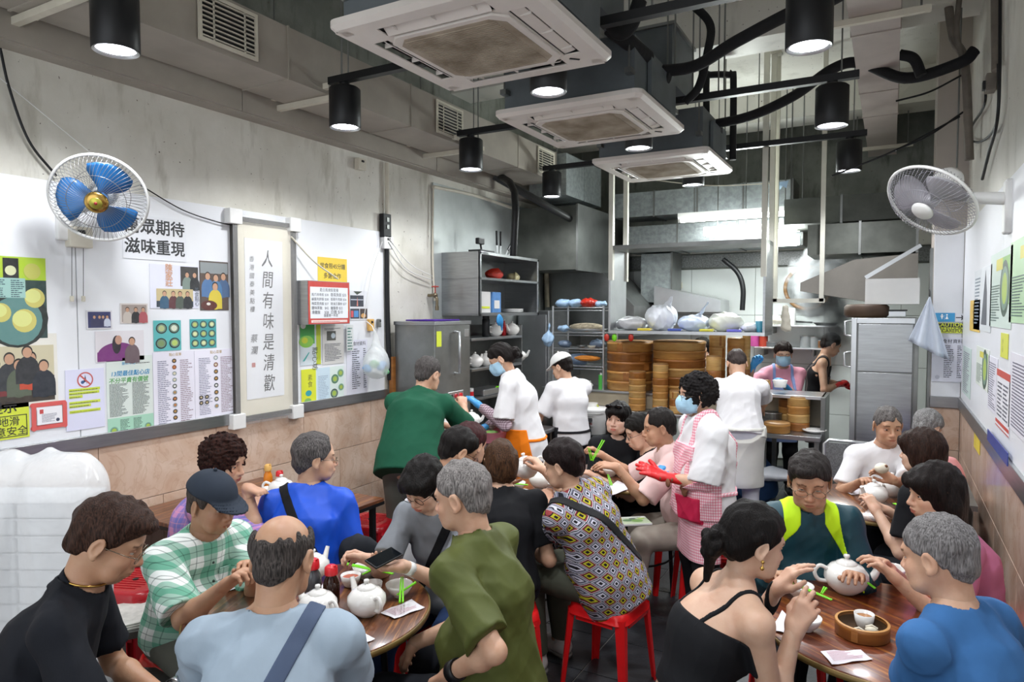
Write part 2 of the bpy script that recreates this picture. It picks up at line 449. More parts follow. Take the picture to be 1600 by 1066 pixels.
# right-hand duct
z = 3.62
a, b = W(1325, 20, z=z), W(1408, 20, z=z); c = W(1403, 240, z=z)
duct('air_duct', [(-.5, a.y + .4), (a.y + .4, a.y + 1.7), (a.y + 1.7, W(1400, 178, z=z).y), (W(1400, 178, z=z).y, c.y)],
     'flat pinkish boxed duct hanging right of the lamp row', M('pinkish_duct_board', '#b5aaa3', .5, var=.08), a.x, b.x, z, z + .25, straps=(c.y - .5, a.y + .1))
# kitchen exhaust ducts
def kduct(x0, x1, y0, y1, z0, z1, label, n=3, mat=None):
    t = empty('exhaust_duct', ((x0 + x1) / 2, (y0 + y1) / 2, z0), label=label, cat='duct'); inv = Matrix.Translation(t.location).inverted()
    for k in range(n):
        a = x0 + (x1 - x0) * k / n; b = x0 + (x1 - x0) * (k + 1) / n
        MB().bb(a, b - .004, y0, y1, z0, z1).build('duct_section', mat or m_galv, t, inv=inv)
        MB().bb(b - .02, b, y0 - .012, y1, z0 - .012, z1 + .012).build('joint_flange', m_steel2, t, inv=inv)
    return t
kduct(-3.0, -.95, 8.0, 8.5, 3.03, 3.32, 'wide galvanised exhaust duct crossing high over the kitchen', 4)
kduct(-2.9, -.85, 8.05, 8.6, 2.62, 2.92, 'lower galvanised duct behind the fluorescent tubes', 3)
kduct(-2.75, -2.35, 8.3, 8.7, 2.0, 2.6, 'upright grey duct drop beside the tiled wall', 1)
kduct(-.95, .1, 7.3, 8.1, 2.75, 3.0, 'dark stepped duct over the steam cabinets', 2, M('sooty_sheet', '#5f625c', .5, .4, var=.4, vscale=4))
kduct(-.7, .2, 7.0, 7.7, 2.42, 2.7, 'sooty duct box below the stepped duct', 2, MATS['sooty_sheet'])
kduct(LX + .03, -3.0, 6.9, 8.6, 2.35, 3.05, 'large dark hood box in the far left kitchen corner', 1, MATS['sooty_sheet'])
# steam hood (sloping)
h = empty('extractor_hood', (-.3, 7.2, 2.0), label='sloping steel extractor hood above the tall steam cabinet', cat='hood')
inv = Matrix.Translation(h.location).inverted()
p0 = W(1300, 455, y=7.2); p1 = W(1300, 468, y=7.2)
mb = MB(); q = [(-.75, 2.08), (-.75, 2.16), (-.3, 2.36), (.2, 2.4), (.2, 1.98), (-.2, 1.98)]
mb.prism(q, 6.95, 7.6, T=lambda u, v, w: (u, w, v)); mb.build('hood_body', M('hood_steel', '#7f7a73', .3, .7, var=.2, vscale=3), h, inv=inv)
MB().bb(-.19, .2, 6.4, 6.9, 1.95, 2.16).build('white_casing', m_wplast, h, inv=inv)
MB().bar((-.19, 6.38, 2.17), (.2, 6.38, 2.42), .02, .03).build('edge_strip', m_steelh, h, inv=inv)
h = empty('extractor_hood', (-3.2, 7.6, 2.0), label='round-sided steel hood behind the wire rack', cat='hood')
inv = Matrix.Translation(h.location).inverted()
MB().prism([(-3.75, 1.6), (-3.75, 2.35), (-3.0, 2.35), (-2.6, 1.95), (-2.6, 1.6)], 7.6, 8.5, T=lambda u, v, w: (u, w, v)).build('hood_body', m_steel2, h, inv=inv)
MB().prism([(-2.55, 1.88), (-2.55, 2.2), (-1.75, 2.02), (-1.75, 1.88)], 8.2, 8.7, T=lambda u, v, w: (u, w, v)).build('side_canopy', m_steelh, h, inv=inv)

# light tracks + downlights
def downlight():
    t = empty('downlight', (0, 0, 0))
    R_, H_ = .098, .25
    MB().lathe([(R_ * .96, 0), (R_, .004), (R_, H_ - .01), (R_ - .012, H_), (.001, H_)], n=32, cap=False).build('housing', m_black, t)
    MB().lathe([(R_ * .96, 0), (R_ * .84, .003), (R_ * .8, .04)], n=32, cap=False).build('reflector_ring', m_steelh, t)
    MB().cyl((0, 0, .012), R_ * .84, .004, n=32).build('lens', emit('lamp_glow', '#f4f6ff', 12), t)
    MB().cyl((0, 0, H_), .032, .03).build('neck', m_black, t)
    l = bpy.data.lights.new('lamp', 'SPOT'); l.energy = DOWNLIGHT_W; l.spot_size = math.radians(150); l.spot_blend = .6; l.shadow_soft_size = .085
    l.color = (.95, .97, 1.0); lo = bpy.data.objects.new('lamp', l); link(lo, t); lo.location = (0, 0, -.01)
    return t
dl0 = downlight(); tag(dl0, 'x', 'lamp', 'black cylinder downlights')
LAMPS = [(-3.04, 1.85, 'black cylinder downlight nearest the camera on the left row, above the blue wall fan'),
 (-3.04, 3.31, 'black downlight at the end of the track left of the big ceiling unit'),
 (-3.04, 4.79, 'black downlight above the steel cupboard end of the left wall'),
 (-3.04, 6.32, 'smallest black downlight over the wire-rack side of the kitchen'),
 (-1.61, 3.3, 'black downlight tucked just behind the nearest ceiling air unit'),
 (-1.6, 4.75, 'black downlight just behind the middle ceiling air unit'),
 (-1.62, 6.37, 'black downlight just behind the farthest ceiling air unit'),
 (-.34, 3.3, 'large black downlight at top right beside the pinkish duct'),
 (-.35, 4.76, 'middle black downlight of the right row beside the pinkish duct'),
 (-.33, 6.35, 'farthest black downlight of the right row above the white wall fan'),
 (-1.6, 1.8, 'black downlight above the frame over the near tables'), (-.34, 1.8, 'black downlight above the frame near the right wall')]
for i, (x, y, lb) in enumerate(LAMPS):
    o = dl0 if i == 0 else copy_tree(dl0)
    place(o, (x, y, 3.05), 0, label=lb)
for k, (y, lb) in enumerate(((1.83, 'nearest black lighting track across the room'), (3.3, 'black track running behind the nearest ceiling unit'), (4.77, 'black track running behind the middle ceiling unit'), (6.35, 'farthest black track in front of the kitchen'))):
    t = empty('lighting_track', (-1.7, y, 3.335), label=lb, cat='track', group='black lighting tracks'); x0, x1 = (-3.15, -.2)
    inv = Matrix.Translation(t.location).inverted()
    MB().bb(x0, x1, y - .025, y + .025, 3.33, 3.375).build('rail', m_black, t, inv=inv)
    for x in (-3.0, -2.3, -1.05, -.3): MB().cyl((x, y, 3.37), .005, CH - 3.37, n=6).build('hanger_rod', m_steel2, t, inv=inv)
    if k < 3: MB().bb(LX + .1, x0, y - .018, y + .018, 3.31, 3.345).build('wall_arm', m_yplast, t, inv=inv)
# cassette air units
def cassette():
    t = empty('ceiling_air_conditioner', (0, 0, 0)); w = .475
    b = MB(); z = .0
    # panel ring with bevelled rim, four louvre slots and centre grille
    def ring(r0, r1, z0, z1, mi=0, rr=.05):
        def sq(r, rad):
            pts = []
            for cx, cy_, a0 in ((1, 1, 0), (-1, 1, 90), (-1, -1, 180), (1, -1, 270)):
                for k in range(5):
                    a = math.radians(a0 + k * 22.5); pts.append((cx * (r - rad) + rad * math.cos(a), cy_ * (r - rad) + rad * math.sin(a)))
            return pts
        A, B = sq(r0[0], r0[1]), sq(r1[0], r1[1]); n = len(A)
        b.add([(x, y, z0) for x, y in A] + [(x, y, z1) for x, y in B], [(i, (i + 1) % n, n + (i + 1) % n, n + i) for i in range(n)], mi, smooth=False)
        return A, B
    ring((w, .05), (w, .05), .045, .02); ring((w, .05), (w - .02, .04), .02, .0)
    A, _ = ring((w - .02, .04), (w - .02, .04), 0, 0)
    s, L, wd_ = .345, .27, .042   # slot centre offset, half length, half width
    body = MB()
    def panelq(x0, x1, y0, y1, zz=0.0): b.bb(x0, x1, y0, y1, zz, zz + .006)
    o_ = w - .02
    # flat face pieces around the slots
    panelq(-o_ + .02, o_ - .02, s + wd_, o_ - .0); panelq(-o_ + .02, o_ - .02, -o_, -s - wd_)
    panelq(s + wd_, o_, -o_ + .02, o_ - .02); panelq(-o_, -s - wd_, -o_ + .02, o_ - .02)
    for sx in (-1, 1):
        for sy_ in (-1, 1):
            x0, x1 = sorted((sx * L, sx * (s + wd_))); y0, y1 = sorted((sy_ * L, sy_ * (s + wd_))); panelq(x0, x1, y0, y1)
    g = s - wd_
    panelq(-L, L, L - .0, g); panelq(-L, L, -g, -L); panelq(L, g, -L, L); panelq(-g, -L, -L, L)
    b.build('panel', m_wpan, t)
    for k in range(4):
        R = Matrix.Rotation(k * PI / 2, 3, 'Z')
        o = MB(); o.box(R @ Vector((0, s, .03)), (2 * L, 2 * wd_, .006), R=R); sl = o.build('air_slot', m_black, t)
        o = MB(); R2 = R @ Matrix.Rotation(math.radians(35 if k != 3 else 10), 3, 'X'); o.box(R @ Vector((0, s - .006, .01)), (2 * L - .02, .055, .004), R=R2, bev=.001); o.build('louvre', m_wpan, sl)
        for q in (-.2, 0, .2): MB().box(R @ Vector((q, s, .012)), (.006, .06, .02), R=R).build('louvre_pin', m_wpan, sl)
    # intake grille, chamfered octagon-ish
    q = .298; c_ = .055
    oc = [(-q + c_, -q), (q - c_, -q), (q, -q + c_), (q, q - c_), (q - c_, q), (-q + c_, q), (-q, q - c_), (-q, -q + c_)]
    gr = MB().prism(oc, -.012, .0).build('intake_frame', m_wpan, t, bevel=.004)
    q = .268; oc = [(-q + c_, -q), (q - c_, -q), (q, -q + c_), (q, q - c_), (q - c_, q), (-q + c_, q), (-q, q - c_), (-q, -q + c_)]
    MB().prism(oc, -.0135, -.011).build('dusty_filter', m_filt, t)
    g = MB()
    for k in range(31): g.box((0, -.24 + k * .016, -.015), (.46, .004, .005))
    gg = g.build('grille_slats', m_filt, t); gg['kind'] = 'stuff'
    MB().box((.33, .33, -.002), (.05, .012, .003), rz=PI / 4).build('display_strip', m_black, t)
    MB().bb(-.42, .42, -.42, .42, .045, .36).build('body_casing', m_galv2, t)
    MB().bb(.425, .45, -.2, .2, .08, .3).build('pipe_cover', m_galv2, t)
    for sx in (-1, 1):
        for sy_ in (-1, 1):
            MB().cyl((sx * .4, sy_ * .46, .15), .006, CH - 3.25, n=6).build('hanger_rod', m_steel2, t)
            MB().box((sx * .4, sy_ * .45, .15), (.04, .06, .03)).build('hanger_bracket', m_steel2, t)
    return t
m_wpan = M('air_panel_plastic', '#dcd5ce', .4, var=.06, vscale=5)
m_filt = M('dusty_filter', '#b3a796', .8, var=.35, vscale=5, col2='#877a68')
m_galv2 = M('grey_casing', '#6f767a', .5, .4, var=.2, vscale=5)
ac = cassette(); tag(ac, 'x', 'air conditioner', 'ceiling cassette air conditioners')
ACS = [((-1.665, 2.69), 'nearest and largest white ceiling cassette air unit with dusty grille'), ((-1.71, 4.17), 'middle white ceiling cassette air unit of the row'), ((-1.7, 5.72), 'farthest white ceiling cassette air unit by the kitchen')]
for i, ((x, y), lb) in enumerate(ACS):
    o = ac if i == 0 else copy_tree(ac); place(o, (x, y, 3.09), 0, label=lb)
# plenum box between units
for y, lb in ((3.43, 'dark grey duct box joining the first two ceiling units'), (4.94, 'dark grey duct box joining the two farther ceiling units')):
    t = empty('plenum_box', (-1.7, y, 3.4), label=lb, cat='duct'); MB().box((0, 0, .25), (.72, .55, .38)).build('casing', m_galv2, t); MB().box((0, 0, .45), (.76, .59, .02)).build('flange', m_steel2, t)
# lagged pipes
def pipe(name, pts, r, mat, label, cat='pipe', n=10, sub=8, group=None):
    return tag(MB().tube(bez(pts, sub), r, n).build(name, mat), label, cat, group)
P4 = lambda px, py, y: W(px, py, y=y)
pipe('lagged_pipe', [(-1.25, 4.3, 3.36), P4(1000, 112, 4.3), P4(1080, 105, 4.3), P4(1150, 65, 4.2), P4(1240, 18, 4.1), P4(1330, -20, 4.0), (.4, 3.9, 3.95)], .036, m_blackm, 'thick black lagged pipe sweeping right from the middle ceiling unit')
pipe('lagged_pipe', [(-1.25, 5.8, 3.36), P4(1090, 200, 5.8), P4(1170, 182, 5.7), P4(1240, 150, 5.6), P4(1300, 108, 5.6), P4(1345, 98, 5.6), P4(1415, 122, 5.6), P4(1500, 98, 5.5), (.45, 5.5, 3.62)], .038, m_blackm, 'thick black lagged pipe looping right from the farthest ceiling unit')
pipe('lagged_pipe', [P4(1405, 85, 5.5), P4(1428, 92, 5.5), P4(1440, 118, 5.5)], .035, m_blackm, 'short black lagged stub meeting the pipe by the right wall')
pipe('lagged_pipe', [P4(1045, -20, 4.6), P4(1085, 10, 4.6), P4(1110, 40, 4.6), P4(1105, 85, 4.6), P4(1092, 135, 4.6), P4(1070, 160, 4.6)], .027, m_blackm, 'black lagged pipe dropping from the slab between ceiling units')
pipe('lagged_pipe', [P4(1104, 190, 6.0), P4(1104, 122, 6.0), P4(1110, 117, 6.0), P4(1140, 117, 6.0), P4(1146, 123, 6.0), P4(1145, 250, 6.0)], .028, m_blackm, 'black lagged pipe bent into an upside-down U', sub=4)
pipe('lagged_pipe', [P4(905, 10, 3.6), P4(940, 15, 3.6), P4(965, 50, 3.6), P4(985, 40, 3.6), P4(1000, 0, 3.6)], .04, m_blackm, 'knotted black lagged pipe over the nearest ceiling unit')
pipe('lagged_pipe', [P4(930, 0, 3.7), P4(950, 40, 3.7), P4(975, 60, 3.7), (-1.3, 4.0, 3.4)], .045, m_blackm, 'black lagged elbow falling behind the nearest ceiling unit')
pipe('drain_hose', [P4(1130, 405, 8.4), P4(1152, 425, 8.4), P4(1161, 450, 8.4), P4(1160, 485, 8.4)], .03, m_black, 'black flexible hose hanging in front of the tiled kitchen wall')
pipe('wall_pipe', [(LX + .1, 6.35, 3.35), P4(804, 300, 5.75), P4(802, 400, 5.75)], .035, m_black, 'black square post rising behind the steel wall cupboard', sub=3)
pipe('diagonal_pipe', [(LX + .15, 6.2, 3.3), P4(860, 325, 6.6), P4(905, 350, 7.1)], .04, M('dark_steel_bar', '#3b3c3c', .5, .4), 'dark diagonal brace under the duct by the left wall', sub=3)
pipe('wall_conduit', [(LX + .03, W(600, 250, x=LX).y, 3.15), (LX + .03, W(600, 250, x=LX).y, 2.62)], .018, m_yplast, 'cream conduit running up the left wall to the beam', sub=2)
pipe('wall_conduit', [(LX + .03, W(600, 375, x=LX).y, 2.45), (LX + .03, W(600, 375, x=LX).y, 1.9), (LX + .03, W(604, 500, x=LX).y, 1.3)], .022, m_black, 'thick black cable down the left wall beside the boiler', sub=3)
wx = lambda px, py, o=.03: W(px, py, x=LX + o)
pipe('wall_conduit', [wx(677, 292), wx(740, 305), wx(800, 325)], .016, m_yplast, 'cream pipe running level high on the wall over the cupboard', sub=3)
pipe('wall_conduit', [wx(677, 292), wx(676, 400), wx(679, 470)], .009, m_yplast, 'thin conduit dropping to the red-handled tap', sub=3)
pipe('gas_pipe', [wx(855, 480, .1), wx(852, 340, .1)], .03, M('rusty_white_pipe', '#a59b85', .6, var=.5, vscale=9), 'rust-stained upright pipe at the kitchen end of left wall', sub=2)
pipe('gas_pipe', [wx(872, 460, .1), wx(868, 335, .1)], .026, MATS['rusty_white_pipe'], 'thinner rusty upright pipe beside the wire rack', sub=2)
pipe('gas_pipe', [wx(846, 385, .12), wx(900, 405, .12), wx(935, 415, .12)], .02, m_black, 'black level pipe behind the rusty upright pipes', sub=3)
pipe('cable', [wx(0, 75), wx(15, 140), wx(45, 220), wx(88, 275)], .007, m_black, 'black cable hanging from the beam down to the blue fan', n=6)
pipe('cord', [wx(0, 122), wx(70, 180), wx(150, 246)], .003, m_wplast, 'thin white cord slanting to the top of the blue fan', n=5)
pipe('cable', [wx(220, 290), wx(285, 328), wx(340, 347), wx(365, 352)], .004, m_black, 'thin black cable from the blue fan to the picture frame', n=5)
pipe('cord', [wx(455, 370, .06), wx(490, 408, .1), wx(528, 436, .14)], .006, m_yplast, 'twisted cream cord running from frame to the menu lightbox', n=6)
pipe('cord', [wx(607, 372, .06), wx(640, 412, .06), wx(676, 432, .06)], .004, m_wplast, 'upper white cord swagging from the socket to the tap', n=5)
pipe('cord', [wx(607, 378, .06), wx(635, 420, .06), wx(676, 438, .06)], .004, m_wplast, 'lower white cord swagging from the socket to the tap', n=5)
pipe('cord', [wx(597, 378, .05), wx(580, 430, .05), wx(568, 500, .05)], .003, m_wplast, 'white string hanging from the socket to the carrier bag', n=5)
rw = lambda px, py, o=.03: W(px, py, x=RX - o)
pipe('cable', [rw(1560, 100), rw(1560, 170), rw(1552, 205), rw(1530, 222), rw(1513, 215), rw(1520, 195), rw(1538, 165), rw(1540, 130)], .008, m_black, 'black cable looped on the upper right wall', n=6)
pipe('cable', [rw(1563, 0), rw(1562, 120), rw(1558, 190), rw(1545, 240), rw(1535, 280)], .009, m_black, 'black cable running down the right wall to the fan', n=6)
pipe('wall_conduit', [rw(1555, -10), rw(1556, 110)], .022, M('grimy_pipe', '#7c746a', .6, var=.4), 'grimy upright pipe high on the right wall', sub=2)
pipe('wall_conduit', [P4(1480, -10, 5.7), P4(1490, 60, 5.7), P4(1508, 100, 5.7), P4(1515, 250, 5.7)], .028, MATS['grimy_pipe'], 'grimy bundled pipe down the pier corner', sub=4)
pipe('wall_conduit', [P4(1500, -10, 5.6), P4(1495, 50, 5.6), P4(1505, 95, 5.6)], .018, MATS['grimy_pipe'], 'second grimy pipe joining the bundle by the pier', sub=4)
t = empty('junction_box', rw(1548, 130, .03), label='grimy junction box with sockets on the upper right wall', cat='junction box'); MB().box((0, 0, 0), (.05, .09, .1), bev=.004).build('case', MATS['grimy_pipe'], t); MB().box((-.03, 0, -.01), (.02, .04, .05), bev=.003).build('plug', m_black, t)
for a_, b_, lb in (((1400, 158), (1502, 118), 'upper dark wire strung from duct to pier'), ((1400, 235), (1505, 175), 'middle dark wire strung from duct to pier'), ((1300, 275), (1500, 182), 'long dark wire crossing under the duct')):
    pipe('wire', [P4(*a_, 5.6), P4(a_[0] * .5 + b_[0] * .5, a_[1] * .5 + b_[1] * .5 + 6, 5.65), P4(*b_, 5.7)], .007, m_black, lb, n=5)
for px, y, z0, lb in ((1132, 5.0, 3.4, 'rightmost of the three rods beside the middle air unit'), (1083, 4.9, 3.4, 'middle of the three rods beside the middle air unit'), (1043, 4.6, 3.4, 'leftmost of the three rods beside the middle air unit'), (1500, 5.75, 2.9, 'long rod beside the pier'), (1240, 7.9, 3.0, 'left rod at the end of the fluorescent tubes'), (1258, 7.9, 2.9, 'right rod at the end of the fluorescent tubes')):
    x = W(px, 100, y=y).x
    tag(MB().cyl((x, y, z0), .006, CH - z0, n=6).build('threaded_rod', m_steel2), lb, 'rod', 'threaded ceiling rods')
# wires with rag in kitchen
pipe('wire', [P4(1010, 280, 7.0), P4(1110, 290, 7.0), P4(1215, 286, 7.0)], .005, m_yplast, 'pale wire strung across the kitchen holding a scrap of plastic', n=5)
# fluorescent fittings
def tube_light(p0, p1, label):
    p0, p1 = Vector(p0), Vector(p1); c = (p0 + p1) / 2; L = (p1 - p0).length
    t = empty('fluorescent_light', c, label=label, cat='lamp', group='kitchen fluorescent fittings'); 
    MB().bb(-L / 2, L / 2, -.03, .03, .03, .08).build('batten', m_wplast, t)
    MB().tube([(-L / 2 + .03, 0, 0), (L / 2 - .03, 0, 0)], .022, 12).build('glowing_tube', emit('tube_glow', '#fbffff', 16), t)
    for sx in (-1, 1): MB().box((sx * (L / 2 - .015), 0, .01), (.03, .04, .06)).build('end_cap', m_wplast, t)
    l = bpy.data.lights.new('tube_lamp', 'AREA'); l.shape = 'RECTANGLE'; l.size = L; l.size_y = .12; l.energy = TUBE_W; l.color = (.93, 1, .97)
    for k_ in (0, 1): lo = bpy.data.objects.new('tube_lamp', l); link(lo, t); lo.location = (0, -.03 if k_ == 0 else -.05, -.03); lo.rotation_euler = (k_ * math.radians(-120), 0, 0)
    for sx in (-.35, .35): MB().cyl((sx * L, 0, .08), .006, CH - c.z - .08, n=6).build('hanger_rod', m_steel2, t)
    return t
tube_light(W(1060, 346, y=7.6), W(1236, 333, y=7.6), 'upper fluorescent tube glowing under the exhaust duct')
tube_light(W(1100, 366, y=7.75), W(1250, 360, y=7.75), 'second fluorescent tube just below the upper one')
tube_light(W(1150, 385, y=7.9), W(1250, 380, y=7.9), 'short lowest fluorescent tube in front of galvanised duct')

# hanging steel shelf over the kitchen counter
t = empty('hanging_shelf', (-1.7, 6.65, 1.7), label='steel shelf unit hung on white posts above the steamer counter', cat='shelf'); inv = Matrix.Translation(t.location).inverted()
X0, X1, Y0, Y1, Z0 = -2.46, -.98, 6.42, 6.88, 1.70
for a in (MB().bb(X0, X1, Y0, Y1, Z0 - .03, Z0),): a.build('shelf_board', m_steelh, t, inv=inv)
MB().bb(X0, X1, Y0, Y0 + .45, 2.5, 2.54).build('upper_board', m_steel2, t, inv=inv)
MB().bb(X0, X0 + .02, Y0, Y1, Z0, 2.5).build('side_sheet', m_steelh, t, inv=inv)
MB().bb(X1 - .02, X1, Y0, Y1, Z0, 2.5).build('side_sheet', m_steel, t, inv=inv)
for x in (X0 + .02, X1 - .02):
    for y in (Y0 + .02, Y1 - .02):
        MB().box((x, y, (2.2 + CH) / 2), (.045, .045, CH - 2.2)).build('post', m_pole, t, inv=inv)
        MB().box((x, y, CH - .01), (.13, .1, .02)).build('ceiling_plate', m_pole, t, inv=inv)
t = empty('towel_hanger', (-.68, 6.95, 2.0), label='white U-shaped hanging frame with a rag on it', cat='frame'); inv = Matrix.Translation(t.location).inverted()
x0, x1 = W(1212, 400, y=6.95).x, W(1285, 400, y=6.95).x
for x in (x0, x1): MB().box((x, 6.95, (1.98 + CH) / 2), (.04, .04, CH - 1.98)).build('post', m_pole, t, inv=inv)
MB().bb(x0 - .03, x1 + .03, 6.93, 6.97, 1.97, 2.01).build('crossbar', m_pole, t, inv=inv)
# ================================================================== PEOPLE: distance-field sculpting
class Field:
    def __init__(s, lo, hi, vox):
        s.vox = vox; s.lo = np.array(lo, float); n = np.ceil((np.array(hi, float) - s.lo) / vox).astype(int) + 1
        s.ax = [(s.lo[i] + vox * np.arange(n[i])).astype(np.float32) for i in range(3)]; s.n = n
        s.d = np.full(n, .25, np.float32)
    def sub(s, lo, hi):
        i0 = np.maximum(0, np.floor((np.array(lo) - s.lo) / s.vox).astype(int)); i1 = np.minimum(s.n, np.ceil((np.array(hi) - s.lo) / s.vox).astype(int) + 1)
        if (i1 <= i0).any(): return None, None
        sl = tuple(slice(a, b) for a, b in zip(i0, i1))
        P = np.stack(np.meshgrid(s.ax[0][sl[0]], s.ax[1][sl[1]], s.ax[2][sl[2]], indexing='ij'), -1)
        return sl, P
    def grid(s): return np.stack(np.meshgrid(*s.ax, indexing='ij'), -1)
    def add(s, prim, k=.03, op='+', off=0.0, disp=None):
        fn, lo, hi = prim; pad = k + off + 2 * s.vox + (.02 if disp else 0)
        sl, P = s.sub(np.array(lo) - pad, np.array(hi) + pad)
        if sl is None: return s
        d = fn(P) - off
        if disp is not None: d = d + disp(P)
        a = s.d[sl]
        if op == '+':
            h = np.clip(.5 + .5 * (a - d) / k, 0, 1); s.d[sl] = a * (1 - h) + d * h - k * h * (1 - h)
        elif op == '-':
            h = np.clip(.5 - .5 * (a + d) / k, 0, 1); s.d[sl] = a * (1 - h) - d * h + k * h * (1 - h)
        return s
    def displace(s, fn, band=.035):
        i = np.nonzero(np.abs(s.d) < band)
        if len(i[0]): s.d[i] += fn(np.stack([s.ax[k][i[k]] for k in range(3)], -1)).astype(np.float32)
        return s
    def copy(s):
        o = Field.__new__(Field); o.vox, o.lo, o.ax, o.n = s.vox, s.lo, s.ax, s.n; o.d = s.d.copy(); return o
def v3(a): return np.array(a, np.float32)
def cone(a, b, ra, rb, n=None, f=1.0):
    a, b = v3(a), v3(b); ab = b - a; L2 = max(ab @ ab, 1e-9); nn = None if n is None else v3(n) / np.linalg.norm(n)
    def fn(P):
        q = P - a; h = np.clip((q @ ab) / L2, 0, 1); q = q - h[..., None] * ab
        l2 = (q * q).sum(-1)
        if nn is not None:
            c = q @ nn; l2 = l2 - c * c + (c / f) ** 2
        return np.sqrt(np.maximum(l2, 1e-12)) - (ra + (rb - ra) * h)
    R = max(ra, rb) * max(1, f)
    return fn, np.minimum(a, b) - R, np.maximum(a, b) + R
def ell(c, r, R=None):
    c, r = v3(c), v3(r); Rm = None if R is None else np.array(R)
    def fn(P):
        q = P - c
        if Rm is not None: q = q @ Rm
        k0 = np.sqrt(((q / r) ** 2).sum(-1)); k1 = np.sqrt(((q / (r * r)) ** 2).sum(-1)); return k0 * (k0 - 1) / np.maximum(k1, 1e-6)
    m = r.max() if R is not None else r
    return fn, c - m, c + m
def nets(F, d=None, keep=None):
    """naive surface nets -> verts, quads"""
    d = F.d if d is None else d; n = d.shape
    s = d < 0; c = s[:-1, :-1, :-1]; cnt = np.zeros([k - 1 for k in n], np.int8)
    for i in (0, 1):
        for j in (0, 1):
            for k in (0, 1): cnt += s[i:n[0] - 1 + i, j:n[1] - 1 + j, k:n[2] - 1 + k]
    act = (cnt > 0) & (cnt < 8); idx = np.argwhere(act)
    if len(idx) == 0: return np.zeros((0, 3)), np.zeros((0, 4), int)
    vid = np.full(act.shape, -1, int); vid[act] = np.arange(len(idx))
    cor = {(i, j, k): d[idx[:, 0] + i, idx[:, 1] + j, idx[:, 2] + k] for i in (0, 1) for j in (0, 1) for k in (0, 1)}
    acc = np.zeros((len(idx), 3)); w = np.zeros(len(idx))
    for ax in range(3):
        for u in (0, 1):
            for v in (0, 1):
                o = [0, 0, 0]; ot = [a for a in range(3) if a != ax]; o[ot[0]] = u; o[ot[1]] = v; p = list(o); p[ax] = 1
                A, B = cor[tuple(o)], cor[tuple(p)]; m = (A < 0) != (B < 0); t = np.where(m, A / np.where(A - B == 0, 1, A - B), 0)
                e = np.zeros((len(idx), 3)); e[:] = o; e[:, ax] = t; acc += e * m[:, None]; w += m
    V = F.lo + (idx + acc / np.maximum(w, 1)[:, None]) * F.vox
    Q = []
    for ax in range(3):
        a, b = [x for x in range(3) if x != ax]
        sl0 = [slice(1, n[i] - 1) for i in range(3)]; sl1 = list(sl0); sl0[ax] = slice(0, n[ax] - 1); sl1[ax] = slice(1, n[ax])
        S0, S1 = s[tuple(sl0)], s[tuple(sl1)]; E = np.argwhere(S0 != S1)
        if len(E) == 0: continue
        inside = S0[E[:, 0], E[:, 1], E[:, 2]]; g = E.copy(); g[:, a] += 1; g[:, b] += 1
        def at(da, db):
            q = g.copy(); q[:, a] += da; q[:, b] += db; return vid[q[:, 0], q[:, 1], q[:, 2]]
        q = np.stack([at(-1, -1), at(0, -1), at(0, 0), at(-1, 0)], 1)
        flip = inside if ax != 1 else ~inside
        q[~flip] = q[~flip][:, ::-1]; Q.append(q)
    Q = np.concatenate(Q); Q = Q[(Q >= 0).all(1)]
    return V, Q
def np_mesh(name, V, Q, mat, parent, cols=None, smooth=True):
    me = bpy.data.meshes.new(name); me.vertices.add(len(V)); me.vertices.foreach_set('co', np.asarray(V, np.float32).ravel())
    me.loops.add(len(Q) * 4); me.loops.foreach_set('vertex_index', np.asarray(Q, np.int32).ravel())
    me.polygons.add(len(Q)); me.polygons.foreach_set('loop_start', np.arange(0, len(Q) * 4, 4, dtype=np.int32))
    me.polygons.foreach_set('use_smooth', np.ones(len(Q), bool)) if smooth else None
    me.materials.append(mat); me.update(calc_edges=True)
    if cols is not None:
        at = me.color_attributes.new('Col', 'FLOAT_COLOR', 'POINT'); c4 = np.ones((len(V), 4), np.float32); c4[:, :3] = cols; at.data.foreach_set('color', c4.ravel())
    o = bpy.data.objects.new(name, me); link(o, parent); return o
def smax(a, b, k=.004):
    h = np.clip(.5 - .5 * (b - a) / k, 0, 1); return b * (1 - h) + a * h + k * h * (1 - h)
def upsample(F):
    d = F.d
    for a in range(3):
        d = np.moveaxis(d, a, 0); o = np.empty((2 * d.shape[0] - 1,) + d.shape[1:], np.float32); o[::2] = d; o[1::2] = (d[:-1] + d[1:]) / 2; d = np.moveaxis(o, 0, a)
    G = Field.__new__(Field); G.vox = F.vox / 2; G.lo = F.lo; G.n = np.array(d.shape); G.d = d; G.ax = [G.lo[i] + G.vox * np.arange(G.n[i]) for i in range(3)]; return G
def wrap(F, off, region, name, mat, parent, disp=None, k=.003):
    # crop to the region, refine, then cut
    g0 = F.grid(); m = (region(g0) < 3 * F.vox) & (np.abs(F.d) < off + 4 * F.vox); w = np.argwhere(m)
    if len(w) == 0: return None
    a, b = np.maximum(w.min(0) - 2, 0), np.minimum(w.max(0) + 3, np.array(F.d.shape)); sl = tuple(slice(i, j) for i, j in zip(a, b))
    H = Field.__new__(Field); H.vox = F.vox; H.d = F.d[sl]; H.n = np.array(H.d.shape); H.lo = np.array([F.ax[i][a[i]] for i in range(3)]); H.ax = [F.ax[i][sl[i]] for i in range(3)]
    F = upsample(H)
    G = F.grid(); d = F.d - off
    if disp is not None: d = d + disp(G)
    V, Q = nets(F, smax(d, region(G), k)); return np_mesh(name, V, Q, mat, parent) if len(V) else None
